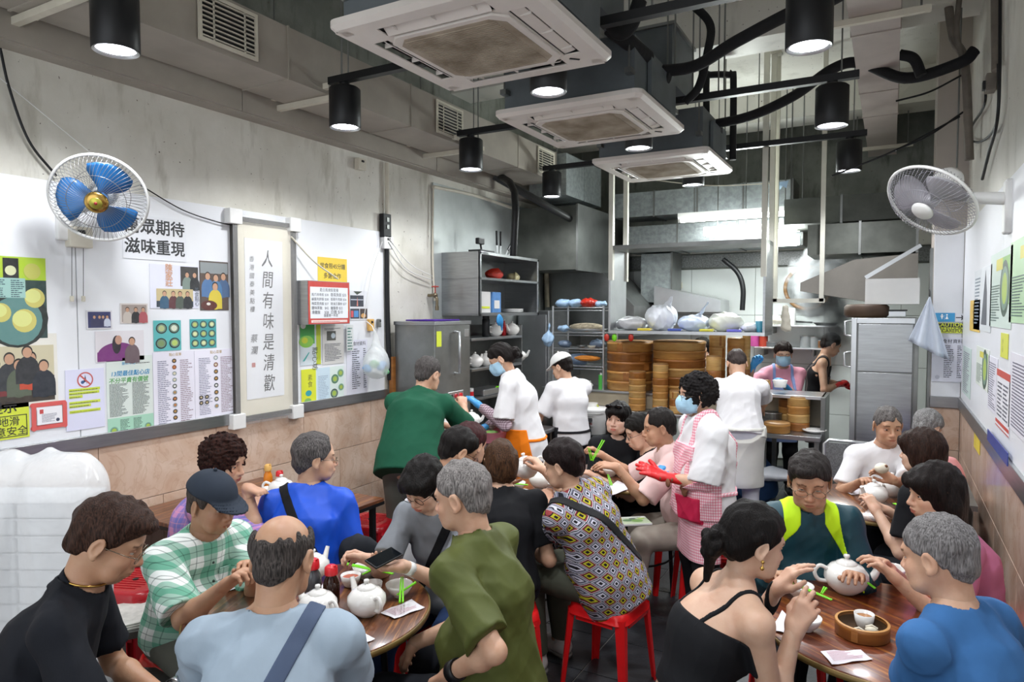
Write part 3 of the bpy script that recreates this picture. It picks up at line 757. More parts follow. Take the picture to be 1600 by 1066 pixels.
def folds(amp, f, seed=0, stretch=(1, 1, .45)):
    r = np.random.RandomState(seed); K = r.normal(size=(6, 3)); K /= np.linalg.norm(K, axis=1)[:, None]; K = K.astype(np.float32); ph = r.rand(6) * 6; st = v3(stretch)
    def fn(P):
        P = P * st; v = 0
        for i in range(3):
            w = (P @ K[i]) * f * (1 + .6 * i) + 1.8 * np.sin((P @ K[i + 3]) * f * .55 + ph[i]) + ph[i + 3]
            v = v + (1 - np.abs(np.sin(w))) ** 1.6 / (1 + .5 * i)
        return amp * (.9 - v)
    return fn
def sines(amp, f, seed=0, st=(1, 1, 1)):
    r = np.random.RandomState(seed); K = r.normal(size=(9, 3)); K /= np.linalg.norm(K, axis=1)[:, None]; K = K.astype(np.float32); ph = r.rand(9) * 6; st = v3(st)
    def fn(P):
        P = P * st; v = 0; w = np.sin((P @ K[8]) * f * .4) * 2.0
        for i in range(8): v = v + np.sin((P @ K[i]) * f * (.55 + .17 * i) + ph[i] + w * (.5 if i % 2 else -.7))
        return amp * v / 3
    return fn

# ---------------------------------------------------------------- skin, hair, cloth
TONES = dict(tan=(.50, .29, .18), mid=(.60, .37, .25), light=(.64, .42, .30), pale=(.70, .48, .37))
def skinmat(tone):
    n = 'skin_' + tone
    if n in MATS: return MATS[n]
    m, nt, b = newmat(n); v = coords(nt); c = TONES[tone]
    out = mixc(nt, ramp(nt, noise(nt, 14, 4, v), .35, .7), c, (c[0] * .88, c[1] * .78, c[2] * .74))
    a = N(nt, 'ShaderNodeAttribute', attribute_name='Col'); out = mixc(nt, 1.0, out, a.outputs['Color'], 'MULTIPLY')
    nt.links.new(out, b.inputs['Base Color']); b.inputs['Roughness'].default_value = .48
    b.inputs['Subsurface Weight'].default_value = .12; b.inputs['Subsurface Radius'].default_value = (.01, .004, .002); b.inputs['Subsurface Scale'].default_value = 1
    bump(nt, b, noise(nt, 220, 3, v), .12, .003); MATS[n] = m; return m
def hairmat(col, col2=None, curly=False):
    n = 'hair_' + col.lstrip('#') + ('_curly' if curly else '')
    if n in MATS: return MATS[n]
    m, nt, b = newmat(n); v = coords(nt, (1, 1, 1) if curly else (1, 1, .12)); c = lin(col); c2 = lin(col2) if col2 else tuple(x * .35 for x in c)
    f = noise(nt, 90 if curly else 260, 4, v); nt.links.new(mixc(nt, ramp(nt, f, .35, .65), c2, c), b.inputs['Base Color'])
    b.inputs['Roughness'].default_value = .5 if not curly else .75; b.inputs['Specular IOR Level'].default_value = .18
    bump(nt, b, f, .9, .006); MATS[n] = m; return m
def cloth(name, col, var=.1, rough=.8, bmp=.15, fn=None):
    """plain or patterned cloth; fn(nt, vec) -> colour output"""
    if name in MATS: return MATS[name]
    m, nt, b = newmat(name); v = coords(nt)
    if fn: out = fn(nt, v)
    else:
        c = lin(col); out = mixc(nt, ramp(nt, noise(nt, 9, 4, v), .35, .65), c, tuple(x * (1 - var) for x in c))
    nt.links.new(out, b.inputs['Base Color']); b.inputs['Roughness'].default_value = rough
    b.inputs['Specular IOR Level'].default_value = .25 if rough > .55 else .4
    bump(nt, b, noise(nt, 500, 2, v), bmp, .002); MATS[name] = m; return m
def stripes(nt, coord, freq, lo, hi=1.0):
    f = mth(nt, 'FRACT', mth(nt, 'MULTIPLY', coord, freq)); return mth(nt, 'MULTIPLY', mth(nt, 'GREATER_THAN', f, lo), mth(nt, 'LESS_THAN', f, hi))
def sepxyz(nt, v):
    s = nt.nodes.new('ShaderNodeSeparateXYZ'); nt.links.new(v, s.inputs[0]); return s.outputs
def plaid(base, a, b_, fa=9.0):
    def fn(nt, v):
        x, y, z = sepxyz(nt, v); u = mth(nt, 'ADD', x, mth(nt, 'MULTIPLY', y, .8))
        c = lin(base); s1, s2 = stripes(nt, u, fa, .5), stripes(nt, z, fa, .5)
        o = mixc(nt, mth(nt, 'MULTIPLY', s1, .6), c, lin(a)); o = mixc(nt, mth(nt, 'MULTIPLY', s2, .6), o, lin(a))
        o = mixc(nt, mth(nt, 'MULTIPLY', stripes(nt, u, fa, .72, .76), .45), o, lin(b_)); o = mixc(nt, mth(nt, 'MULTIPLY', stripes(nt, z, fa, .72, .76), .45), o, lin(b_))
        o = mixc(nt, mth(nt, 'MULTIPLY', stripes(nt, u, fa, .22, .26), .5), o, lin(b_)); return mixc(nt, mth(nt, 'MULTIPLY', stripes(nt, z, fa, .22, .26), .5), o, lin(b_))
    return fn
def gingham(a, b_, f=90):
    def fn(nt, v):
        x, y, z = sepxyz(nt, v); u = mth(nt, 'ADD', x, y)
        o = mixc(nt, mth(nt, 'MULTIPLY', stripes(nt, u, f, .5), .5), lin(b_), lin(a)); return mixc(nt, mth(nt, 'MULTIPLY', stripes(nt, z, f, .5), .5), o, lin(a))
    return fn
def diamonds(nt, v):
    mp = N(nt, 'ShaderNodeMapping'); mp.inputs['Rotation'].default_value = (0, PI / 4, 0); nt.links.new(v, mp.inputs[0])
    x, y, z = sepxyz(nt, mp.outputs[0]); f = 25
    def tri(c, fr, o=0.0): return mth(nt, 'ABSOLUTE', mth(nt, 'SUBTRACT', mth(nt, 'FRACT', mth(nt, 'ADD', mth(nt, 'MULTIPLY', c, fr), o)), .5))
    a, b_ = tri(x, f), tri(z, f); mx = mth(nt, 'MAXIMUM', a, b_)
    cell = mth(nt, 'FRACT', mth(nt, 'MULTIPLY', mth(nt, 'ADD', mth(nt, 'FLOOR', mth(nt, 'MULTIPLY', x, f)), mth(nt, 'FLOOR', mth(nt, 'MULTIPLY', z, f))), .5))
    yel = mixc(nt, mth(nt, 'GREATER_THAN', cell, .25), lin('#c9c8d6'), lin('#b7b02a'))
    o = mixc(nt, mth(nt, 'GREATER_THAN', mx, .14), lin('#17161c'), yel)
    o = mixc(nt, mth(nt, 'GREATER_THAN', mx, .27), o, lin('#1b1a22'))
    red = mixc(nt, mth(nt, 'GREATER_THAN', cell, .25), lin('#7a7c8e'), lin('#8e3a3c'))
    o = mixc(nt, mth(nt, 'GREATER_THAN', mx, .33), o, red)
    o = mixc(nt, mth(nt, 'GREATER_THAN', mx, .42), o, lin('#cfd0da')); return mixc(nt, mth(nt, 'GREATER_THAN', mx, .465), o, lin('#25242c'))

m_eye = M('eye_white', '#b9b0a8', .25, var=.02); m_iris = M('dark_iris', '#1a100b', .1, var=.1)
m_gl = M('spectacle_frame', '#26211f', .3, .6, var=.1); m_glg = M('spectacle_frame_metal', '#8d8070', .25, .9, var=.1)
m_shoe = M('dark_shoe', '#1d1c1f', .5, var=.2); m_wshoe = M('white_trainer', '#d6d6d3', .5, var=.1); m_sole = M('grey_sole', '#8e8e8c', .6)

def build_head(H, Rh, sc, vox, parent, o, skin_parts):
    """head-local sculpt; returns verts/quads/cols in person space, adds children"""
    fat = o.get('fat', 1.0); male = o.get('male', True)
    ch = np.array(Rh); 
    nk = v3(o['_NB']); nkl = (nk - v3(H)) @ ch / sc              # neck base in head frame
    F = Field((-.105, -.125 + min(0, nkl[1] * .5), -.165), (.105, .135, .135), vox)
    F.add(ell((0, -.012, .032), (.0755, .096, .084)), .001)
    F.add(ell((0, .012, -.035), (.064 * fat, .073, .062)), .03)
    F.add(cone((-.036, .052, -.072), (.036, .052, -.072), .026, .026), .03)
    F.add(cone((0, .066, -.088), (0, .060, -.092), .021, .021), .02)
    F.add(ell((-.036, .058, -.03), (.026 * fat, .024, .026)), .02); F.add(ell((.036, .058, -.03), (.026 * fat, .024, .026)), .02)
    F.add(cone((-.038, .07, .026), (.038, .07, .026), .0125, .0125), .02)
    for sx in (-1, 1):
        F.add(ell((sx * .032, .099, .003), (.02, .02, .0125)), .016, '-')
        ec = (sx * .0315, .0695, .003)
        fn, lo, hi = ell(ec, (.0160, .0148, .0138))
        F.add((lambda P, fn=fn, z=ec[2]: np.maximum(fn(P), (z + .0022 if not o.get('sleepy') else z - .005) - P[..., 2]), lo, hi), .003)
        F.add((lambda P, fn=fn, z=ec[2]: np.maximum(fn(P), P[..., 2] - (z - .0042)), lo, hi), .003)
    F.add(cone((0, .080, .016), (0, .103, -.026), .0065, .0105), .012)
    F.add(ell((0, .104, -.03), (.0115, .011, .009)), .008)
    for sx in (-1, 1): F.add(ell((sx * .0125, .094, -.033), (.0085, .011, .0075)), .006)
    F.add(ell((0, .082, -.058), (.03, .018, .024)), .014)
    F.add(ell((0, .0955, -.0555), (.022, .009, .0058)), .005); F.add(ell((0, .0935, -.0675), (.019, .009, .0068)), .005)
    F.add(cone((-.02, .1035, -.0613), (.02, .1035, -.0613), .0017, .0017), .003, '-')
    for sx in (-1, 1):
        Re = np.array(Euler((math.radians(-12), 0, math.radians(sx * -22))).to_matrix())
        F.add(ell((sx * .0805, -.012, -.004), (.008, .0195, .032), Re), .006)
        F.add(ell((sx * .0885, -.008, -.002), (.006, .011, .02), Re), .004, '-')
        F.add(ell((sx * .0815, -.006, -.032), (.007, .009, .009)), .006)
    F.add(cone((0, -.02, -.045), nkl, .051 if male else .043, (.056 if male else .048)), .025)
    V, Q = nets(F); x, y, z = V[:, 0], V[:, 1], V[:, 2]; col = np.ones((len(V), 3))
    lips = ((x / .0215) ** 2 + ((z + .0612) / (.0098 if not male else .008)) ** 2 < 1) & (y > .085); lm = np.array(o.get('lips', (.80, .55, .55) if male else (.80, .42, .44)))
    col[lips] = lm
    hb = np.array(o.get('browcol', (.3, .25, .22)))
    if o.get('brows', True):
        br = (np.abs(np.abs(x) - .034) < .019) & (np.abs(z - .0285 + .12 * np.abs(np.abs(x) - .03)) < .0036 - .05 * np.maximum(0, np.abs(x) - .035)) & (y > .06); col[br] = hb
    nose = np.exp(-((x / .016) ** 2 + ((z + .03) / .016) ** 2)) * (y > .08); chk = np.exp(-(((np.abs(x) - .045) / .02) ** 2 + ((z + .03) / .02) ** 2)) * (y > .04)
    rd = np.clip(nose + chk * .7, 0, 1)[:, None]; col *= 1 - rd * np.array([.02, .16, .16])
    es = (np.abs(np.abs(x) - .0315) < .017) & (np.abs(z - .003) < .013) & (y > .06); col[es] *= np.array([.86, .78, .76])
    if o.get('stubble'):
        st = (z < -.045) & (y > .03) & ~lips; col[st] *= np.array([.82, .82, .84])
    # hair
    ht = o.get('hair', 'short'); hv = vox if ht != 'curly' else vox
    out = [(V, Q, col)]
    if ht:
        G = Field((-.15, -.19, -.38 if ht in ('long',) else -.17), (.15, .16, .17), max(hv, .004))
        th = o.get('hth', .010)
        G.add(ell((0, -.014, .034), (.0755 + th, .096 + th, .084 + th * 1.25)), .001)
        n1 = v3((0, -.70, .70)); cut0 = o.get('hline', 0.0)
        earc = [ell((sx * .088, .0, -.012), (.026, .024, .036)) for sx in (-1, 1)]
        g = G.grid()
        plane = -((g[..., 1] - (.03 - cut0)) * -.68 + (g[..., 2] - .017) * .735)
        nape = -.085 - g[..., 2]
        if ht in ('short', 'bald', 'recede', 'side', 'volume'):
            G.add(ell((0, -.05, -.03), (.06 + th * .6, .058 + th * .6, .055)), .02)
            if ht == 'volume': G.add(ell((0, .045, .085), (.07, .075, .045)), .03); G.add(ell((0, .0, .10), (.075, .09, .04)), .03)
            if ht == 'side': G.add(ell((.02, .03, .085), (.06, .07, .035)), .03)
            G.d = G.d + np.clip((.03 - g[..., 2]) * .10, 0, .0075)
            d = smax(G.d, plane, .012); G.d = smax(d, nape, .01)
            if ht == 'bald': G.add(ell((0, -.022, .12), (.067, .110, .118)), .03, '-')
            if ht == 'recede': G.add(ell((0, .105, .085), (.075, .055, .06)), .02, '-')
            for e in earc: G.add(e, .006, '-')
        elif ht == 'curly':
            G.add(ell((0, -.02, .02), (.078 + th, .098 + th, .09 + th)), .01)
            G.add(ell((0, .118, -.045), (.066, .090, .118)), .012, '-'); G.d = smax(G.d, -.10 - g[..., 2], .02)
        elif ht in ('bob', 'long'):
            G.add(ell((0, -.02, -.02), (.086 + th * .4, .095 + th * .5, .105)), .03)
            G.add(ell((0, .06, .055), (.072, .05, .045)), .02)
            G.add(ell((0, .115, -.045), (.058, .07, .095)), .012, '-')
            if ht == 'bob': G.d = smax(G.d, -.115 - g[..., 2], .02)
            else:
                for sx in (-1, 1): G.add(cone((sx * .055, -.03, -.06), (sx * .075, .0 + o.get('lfwd', 0), -.33), .05, .03, (0, 1, 0), .6), .04)
                G.add(cone((0, -.06, -.05), (0, -.085, -.33), .065, .05, (0, 1, 0), .6), .05)
        elif ht == 'bun':
            G.add(ell((0, -.055, -.02), (.072, .062, .06)), .02)
            G.d = smax(smax(G.d, plane, .01), -.08 - g[..., 2], .01)
            for e in earc: G.add(e, .006, '-')
            bz = o.get('bunz', -.035)
            G.add(ell((0, -.125, bz), (.045, .04, .05)), .015)
            if o.get('tail'): G.add(cone((0, -.13, bz), (0, -.12, bz - .12), .03, .012), .02)
            for k in range(7): a = k * .9; G.add(ell((.03 * math.cos(a), -.135 - .01 * (k % 2), bz + .035 * math.sin(a)), (.02, .02, .02)), .006)
        amp, fr = {'curly': (.0058, 200)}.get(ht, (.0030, 170)); st = (1, 1, 1) if ht == 'curly' else (1, 1, .25)
        G.displace(sines(o.get('hamp', amp), fr, o.get('seed', 1), st), .05).displace(sines(o.get('hamp', amp) * .8, fr * .45, 5, st), .05)
        hV, hQ = nets(G)
        if len(hV):
            hm = hairmat(o.get('hcol', '#15110f'), o.get('hcol2'), ht == 'curly')
            np_mesh('hair', (hV * sc) @ ch.T + v3(H), hQ, hm, parent)
    # eyes
    Rm = Matrix(Rh)
    for sx in (-1, 1):
        if o.get('noeyes'): break
        e = MB().sph(Vector(H) + Rm @ Vector((sx * .0315, .0672, .003)) * sc, .0128 * sc, 14, 10)
        eo = e.build('eye', m_eye, parent)
        gx, gz = o.get('gaze', (0, -.25)); dv = Vector((gx, 1, gz)).normalized()
        c = Vector((sx * .0315, .0672, .003)) + dv * .0088
        MB().sph(Vector(H) + Rm @ c * sc, .0062 * sc, 12, 8).build('iris', m_iris, eo)
    if o.get('glasses'):
        gm = m_gl if o['glasses'] == 'dark' else m_glg; mb = MB(); T = lambda p: Vector(H) + Rm @ Vector(p) * sc
        zg = o.get('glz', -.004)
        for sx in (-1, 1):
            pts = [T((sx * .034 + .025 * math.cos(a) * (1 + .0 * sx), .103 - .02 * abs(.34 * math.cos(a) * .5 + .5) ** 2, zg + .017 * math.sin(a))) for a in [2 * PI * k / 20 for k in range(20)]]
            mb.tube(pts, .0014 * sc, 6, closed=True)
            mb.tube([T((sx * .059, .098, zg + .006)), T((sx * .077, .07, zg + .008)), T((sx * .082, .0, zg + .008)), T((sx * .078, -.02, zg - .01))], .0014 * sc, 6)
        mb.tube([T((-.01, .103, zg + .003)), T((0, .106, zg + .006)), T((.01, .103, zg + .003))], .0014 * sc, 6)
        mb.build('glasses', gm, parent)
    hf = lambda P: P
    if o.get('mask'):
        reg = lambda G: np.maximum.reduce([np.abs(G[..., 0]) - .068, G[..., 2] + .004 + .0 * G[..., 0] - .012 * (1 - np.abs(G[..., 0]) / .07), -.104 - G[..., 2], .012 - G[..., 1]])
        MF = F.copy(); MF.add(ell((0, .09, -.05), (.045, .03, .045)), .02)
        for kz in (-.04, -.055, -.07): pass
        mV, mQ = nets(MF, smax(MF.d - .004 + sines(.0006, 600, 2, (.1, .1, 1))(MF.grid()), reg(MF.grid()), .003))
        mo = np_mesh('face_mask', (mV * sc) @ ch.T + v3(H), mQ, M('mask_blue', '#a9cfe6', .7, var=.1, vscale=20), parent)
        T = lambda p: Vector(H) + Rm @ Vector(p) * sc
        for sx in (-1, 1): MB().tube([T((sx * .066, .03, -.012)), T((sx * .08, .0, .012)), T((sx * .086, -.022, .0)), T((sx * .078, .0, -.04)), T((sx * .064, .025, -.085))], .0013, 5).build('ear_loop', M('white_elastic', '#eeeeee', .6), mo)
    if o.get('cap'):
        G = Field((-.12, -.15, -.05), (.12, .22, .17), .006); t_ = .016
        G.add(ell((0, -.012, .04), (.0755 + t_, .098 + t_, .085 + t_ * .9)), .001)
        g = G.grid(); G.d = smax(G.d, -((g[..., 2] - .045) + (g[..., 1]) * .12), .006)
        G.d = smax(G.d, -(ell((0, -.012, .03), (.074 + .008, .096 + .008, .085 + .008))[0](g)), .003)
        bw = Field((-.1, .03, .0), (.1, .22, .08), .005)
        G.add((lambda P: np.maximum(np.abs(P[..., 2] - (.046 - (P[..., 1] - .09) * .35 - P[..., 0] ** 2 * 3)) - .004, np.sqrt((P[..., 0] / .078) ** 2 + ((P[..., 1] - .075) / .095) ** 2) * .08 - .08), np.array([-.09, .06, -.01]), np.array([.09, .19, .08])), .006)
        cV, cQ = nets(G); capd = np_mesh('cap', (cV * sc) @ ch.T + v3(H), cQ, o['cap'], parent)
        MB().sph(Vector(H) + Rm @ Vector((0, -.012, .143)) * sc, .008, 8, 6).build('cap_button', o['cap'], capd)
    if o.get('earring'):
        T = lambda p: Vector(H) + Rm @ Vector(p) * sc
        for sx in (-1, 1): MB().sph(T((sx * .089, -.004, -.037)), .006, 10, 8).tube([T((sx * .09, -.004, -.037)), T((sx * .092, -.002, -.05))], .002, 6).sph(T((sx * .092, -.002, -.056)), .007, 10, 8).build('earring', M('gold', '#c9a45a', .25, 1.0), parent)
    if o.get('sunglasses_up'):
        T = lambda p: Vector(H) + Rm @ Vector(p) * sc; mb = MB()
        for sx in (-1, 1): mb.sph(T((sx * .033, .082, .098)), .03 * sc, 14, 8, sc=(1, .35, .75), R=Rm @ Matrix.Rotation(math.radians(-40), 3, 'X'))
        mb.tube([T((-.075, .0, .09)), T((-.06, .075, .1)), T((0, .09, .105)), T((.06, .075, .1)), T((.075, .0, .09))], .003, 6); mb.build('sunglasses', M('glossy_black_lens', '#0c0c10', .08, .3), parent)
    return [((V * sc) @ ch.T + v3(H), Q, col)]

def build_hand(Wr, dirv, palm_n, side, sc, vox, curl=.5, spread=.12, thumb=.5, fore=None, infl=0.0, point=None):
    """hand mesh in person space; dirv finger direction, palm_n normal of the back of the hand; side +1 right, -1 left"""
    y = v3(dirv); y /= np.linalg.norm(y); z = v3(palm_n); z = z - (z @ y) * y; z /= np.linalg.norm(z); x = np.cross(y, z)      # x to the right seen from back, fingers up
    th = -side                                                     # right hand seen from the back: thumb on the left
    A = np.stack([x, y, z], 1)
    T = lambda p: v3(Wr) + A @ (v3(p) * sc)
    R0 = .2
    F = Field(v3(Wr) + y * .07 - .15, v3(Wr) + y * .07 + .15, vox)
    for i, (bx, by) in enumerate(((.027, .086), (.009, .09), (-.009, .086), (-.026, .077))):
        F.add(cone(T((th * bx * .55, .008, 0)), T((th * bx, by, .002)), .0145 * sc + infl, .0115 * sc + infl, A[:, 2], .95), .014)
        L = (.068, .077, .071, .056)[i]; c = curl if not hasattr(curl, '__len__') else curl[i]
        p = v3((th * bx, by, .002)); ang = c * .75; sp = th * spread * (1.5 - i)
        r = (.0092, .0095, .009, .0082)[i]
        for j, fr in enumerate((.44, .31, .25)):
            dv = v3((math.sin(sp) * math.cos(ang), math.cos(ang) * math.cos(sp), -math.sin(ang))); q = p + dv * L * fr
            F.add(cone(T(p), T(q), r * sc + infl, (r - .0009) * sc + infl), .004 if j else .006); p = q; r -= .0009; ang += c * (1.15 if j == 0 else .9)
    p = v3((th * .02, .018, -.004)); q = v3((th * .043, .048, -.012 - .01 * thumb)); F.add(cone(T(p), T(q), .0155 * sc + infl, .012 * sc + infl), .014)
    q2 = q + v3((th * (.020 - .022 * thumb), .027, -.012 * thumb)); F.add(cone(T(q), T(q2), .0115 * sc + infl, .010 * sc + infl), .005)
    q3 = q2 + v3((th * (.010 - .024 * thumb), .024, -.012 * thumb)); F.add(cone(T(q2), T(q3), .010 * sc + infl, .0082 * sc + infl), .005)
    if fore is not None:
        b = v3(fore) - v3(Wr); b /= np.linalg.norm(b); F.add(cone(v3(Wr) + y * .012, v3(Wr) + b * .22, .0255 * sc + infl, .036 * sc + infl, A[:, 2], .85), .02)
        g = F.grid(); F.d = np.maximum(F.d, (g - v3(Wr)) @ b - (.055 if not infl else .13))
    return nets(F)

PEOPLE = []
def person(label, head, phi, hphi=None, hpitch=10, hroll=0, lean=.15, side=0.0, seat=.45, stand=False, sc=1.0, w=1.0, belly=0.0, near=2,
           top='tee', tmat=None, sleeve=.75, loose=.014, hem=-.04, neckr=.068, pmat=None, skin='mid', hands=(None, None), elbow=((1, -.4, -1), (-1, -.4, -1)),
           hcfg=({}, {}), fold=.006, extras=None, legs=True, knee=None, shoe=None, group=None, fingers=True, hunch=.03, shw=1.0, collar=None, seed=0, armr=1.0, headsc=1.0, kneespread=.14, legturn=0, footfwd=.06, **ho):
    """near: 0 = right in front, 1 = near, 2 = middle, 3 = far"""
    vb = (.0075, .009, .011, .014)[near]; vh = (.0036, .0042, .0055, .0075)[near]; vd = (.0036, .004, .0045, .006)[near]
    px, py, D = head; T0 = W(px, py, D=D); hs = sc * headsc
    ang = YAW + math.radians(phi); ha = YAW + math.radians(hphi if hphi is not None else phi)
    fw = Vector((-math.sin(ang), math.cos(ang), 0)); rt = Vector((math.cos(ang), math.sin(ang), 0))
    Hw = T0 - Vector((0, 0, .122 * hs)); hp = math.radians(hpitch)
    hf = Vector((-math.sin(ha), math.cos(ha), 0))
    NBw = Hw - hf * (.028 + .10 * math.sin(hp)) * hs - Vector((0, 0, (.152 - .03 * abs(math.sin(hp))) * hs))
    P = NBw - fw * lean - rt * side
    P.z = (seat + .10 * sc) if not stand else stand
    root = empty('person', (P.x, P.y, 0), ang, label=label, cat='person', group=group)
    inv = Matrix.Rotation(-ang, 3, 'Z')
    loc = lambda p: inv @ (Vector(p) - Vector((P.x, P.y, 0)))
    Pl, NB, H = loc(P), loc(NBw), loc(Hw)
    tl = (NB - Pl).length
    PEOPLE.append((label[:30], round(tl / sc, 2), round(Pl.z, 2)))
    ax = (NB - Pl).normalized(); R3 = Vector((1, 0, 0)); R3 = (R3 - ax * R3.dot(ax)).normalized(); Fw = R3.cross(ax) * -1   # forward, perpendicular to spine
    if Fw.y < 0: Fw = -Fw
    Wa = Pl + ax * tl * .30 - Fw * (hunch * .5); Ch = Pl + ax * tl * .64 - Fw * hunch
    sw = .162 * sc * shw
    SH = [NB - ax * .062 * sc + R3 * s_ * sw for s_ in (1, -1)]       # right, left
    UA, FA = .285 * sc, .245 * sc
    Rh = Matrix.Rotation(ha - ang, 3, 'Z') @ Matrix.Rotation(math.radians(hroll), 3, 'Y') @ Matrix.Rotation(-hp, 3, 'X')
    # arms
    joints = []
    for i, s_ in enumerate((1, -1)):
        S0 = SH[i]; t = hands[i]
        if t is None: t = Vector((s_ * .11, Pl.y + .28, Pl.z + .10)) if not stand else S0 + Vector((s_ * .08, .05, -.50 * sc))
        elif t == 'knee': t = Vector((s_ * (kneespread + .02), Pl.y + .36, Pl.z + .08))
        elif isinstance(t, dict): t = Vector(t['l'])
        else: t = loc(W(t[0], t[1], D=t[2]))
        dv = t - S0; L = min(dv.length, (UA + FA) * .995); dn = dv.normalized(); t = S0 + dn * L
        a = (UA * UA - FA * FA + L * L) / (2 * L); h_ = math.sqrt(max(UA * UA - a * a, 0)); hint = Vector(elbow[i]); hint = (hint - dn * hint.dot(dn)).normalized()
        joints.append((S0, S0 + dn * a + hint * h_, t))
    fat = 1 + (w - 1) * .6
    # legs
    LG = []
    for s_ in (1, -1):
        hip = Pl + Vector((s_ * .085 * sc, 0, -.02))
        if stand:
            kn = Vector((s_ * .095, .03, Pl.z * .52)); an = Vector((s_ * .10, -.01, .08))
        else:
            lt = Matrix.Rotation(math.radians(legturn), 3, 'Z')
            kn = Pl + lt @ Vector((s_ * kneespread, .40 * sc, 0)); kn.z = .485 * sc; an = Vector((kn.x, kn.y, .085)) + lt @ Vector((0, footfwd, 0))
            if knee: kn = Vector(knee[0 if s_ > 0 else 1]); an = Vector((kn.x, kn.y + footfwd, .085))
        LG.append((hip, kn, an))
    # ---- body field
    pts = [Pl, NB, H] + [p for j in joints for p in j] + ([p for l in LG for p in l] if legs else [])
    lo = np.min([list(p) for p in pts], 0) - .2 * w; hi = np.max([list(p) for p in pts], 0) + .2 * w; lo[2] = max(lo[2], 0 if legs else Pl.z - .12)
    B = Field(lo, hi, vb)
    def torso(F, off=0.0, bel=True, kk=.05):
        F.add(cone(Pl + R3 * .05 * sc, Pl - R3 * .05 * sc, (.106 if off else .098) * w * sc, (.106 if off else .098) * w * sc, Fw, .95), kk, off=off)
        F.add(cone(Pl, Wa, .128 * w * sc, .118 * w * sc, Fw, .80), kk, off=off)
        F.add(cone(Wa, Ch, .118 * w * sc, .135 * fat * sc * min(shw, 1.05), Fw, .78), kk, off=off)
        F.add(cone(Ch, NB - ax * .07 * sc, .135 * fat * sc * min(shw, 1.05), .088 * sc, Fw, .80), kk, off=off)
        for i, s_ in enumerate((1, -1)):
            F.add(cone(NB - ax * .085 * sc, SH[i], .068 * sc, .047 * sc * armr, Fw, .9), kk, off=off)
            F.add(cone(NB - ax * .004, SH[i] + ax * .010, .046 * sc, .032 * sc), .045, off=off)
        if bel and belly: F.add(ell(Pl + ax * tl * .32 + Fw * .055, (.135 * w, .12 * w, .13)), .05, off=off)
        if not ho.get('male', True) and bel:
            for s_ in (1, -1): F.add(ell(Ch + R3 * s_ * .06 + Fw * .075 - ax * .02, (.058, .05, .058)), .04, off=off)
    torso(B)
    B.add(cone(NB - ax * .03, H - Vector(Rh @ Vector((0, .02, .045))) * hs, .049 * sc if ho.get('male', True) else .0415 * sc, .047 * sc if ho.get('male', True) else .040 * sc), .03)
    for i, (S0, E, Wr) in enumerate(joints):
        B.add(cone(S0, E, .045 * sc * armr, .0335 * sc * armr), .025)
        m = E + (Wr - E) * .3
        B.add(cone(E, m, .034 * sc * armr, .036 * sc * armr), .02); B.add(cone(m, Wr, .0355 * sc * armr, .0245 * sc), .02)
    if legs:
        for hip, kn, an in LG:
            B.add(cone(hip, kn, .064 * sc * fat, .042 * sc), .04); B.add(cone(kn, an, .042 * sc, .030 * sc), .03)
            B.add(cone(an, an + Vector((0, .10, -.045)), .035, .025), .03)
    V, Q = nets(B); parts = [(V, Q, np.ones((len(V), 3)))]
    ho['_NB'] = NB
    ho.setdefault('seed', seed)
    skm = skinmat(skin)
    parts += build_head(H, Rh, hs, vh, root, ho, None)
    for i, (S0, E, Wr) in enumerate(joints):
        c = dict(hcfg[i]); s_ = 1 if i == 0 else -1
        fd = (Wr - E).normalized(); d_ = Vector(c.pop('dir')) if 'dir' in c else fd
        if 'wdir' in c: d_ = inv @ Vector(c.pop('wdir'))
        pn = Vector(c.pop('up', (0, 0, 1)))
        if 'wup' in c: pn = inv @ Vector(c.pop('wup'))
        if abs(pn.normalized().dot(d_.normalized())) > .95: pn = Vector((-s_, 0, .2))
        glove = c.pop('glove', None)
        hV, hQ = build_hand(Wr, d_, pn, s_, sc * .98, vd, fore=E, **c); parts.append((hV, hQ, np.ones((len(hV), 3)) * np.array([1.0, .95, .94])))
        if glove:
            gV, gQ = build_hand(Wr, d_, pn, s_, sc * .98, vd, fore=E, infl=.0035, **c); np_mesh('glove', gV, gQ, glove, root)
    off = 0; Vs, Qs, Cs = [], [], []
    for V, Q, c in parts: Vs.append(V); Qs.append(Q + off); Cs.append(c); off += len(V)
    body = np_mesh('body', np.concatenate(Vs), np.concatenate(Qs), skm, root, np.concatenate(Cs))
    n_ax, n_F, n_P = v3(ax), v3(Fw), v3(Pl)
    ctx = dict(root=root, B=B, Pl=Pl, NB=NB, H=H, ax=ax, Fw=Fw, R3=R3, tl=tl, joints=joints, LG=LG, Rh=Rh, sc=sc, SH=SH, loc=loc, inv=inv, Ch=Ch)
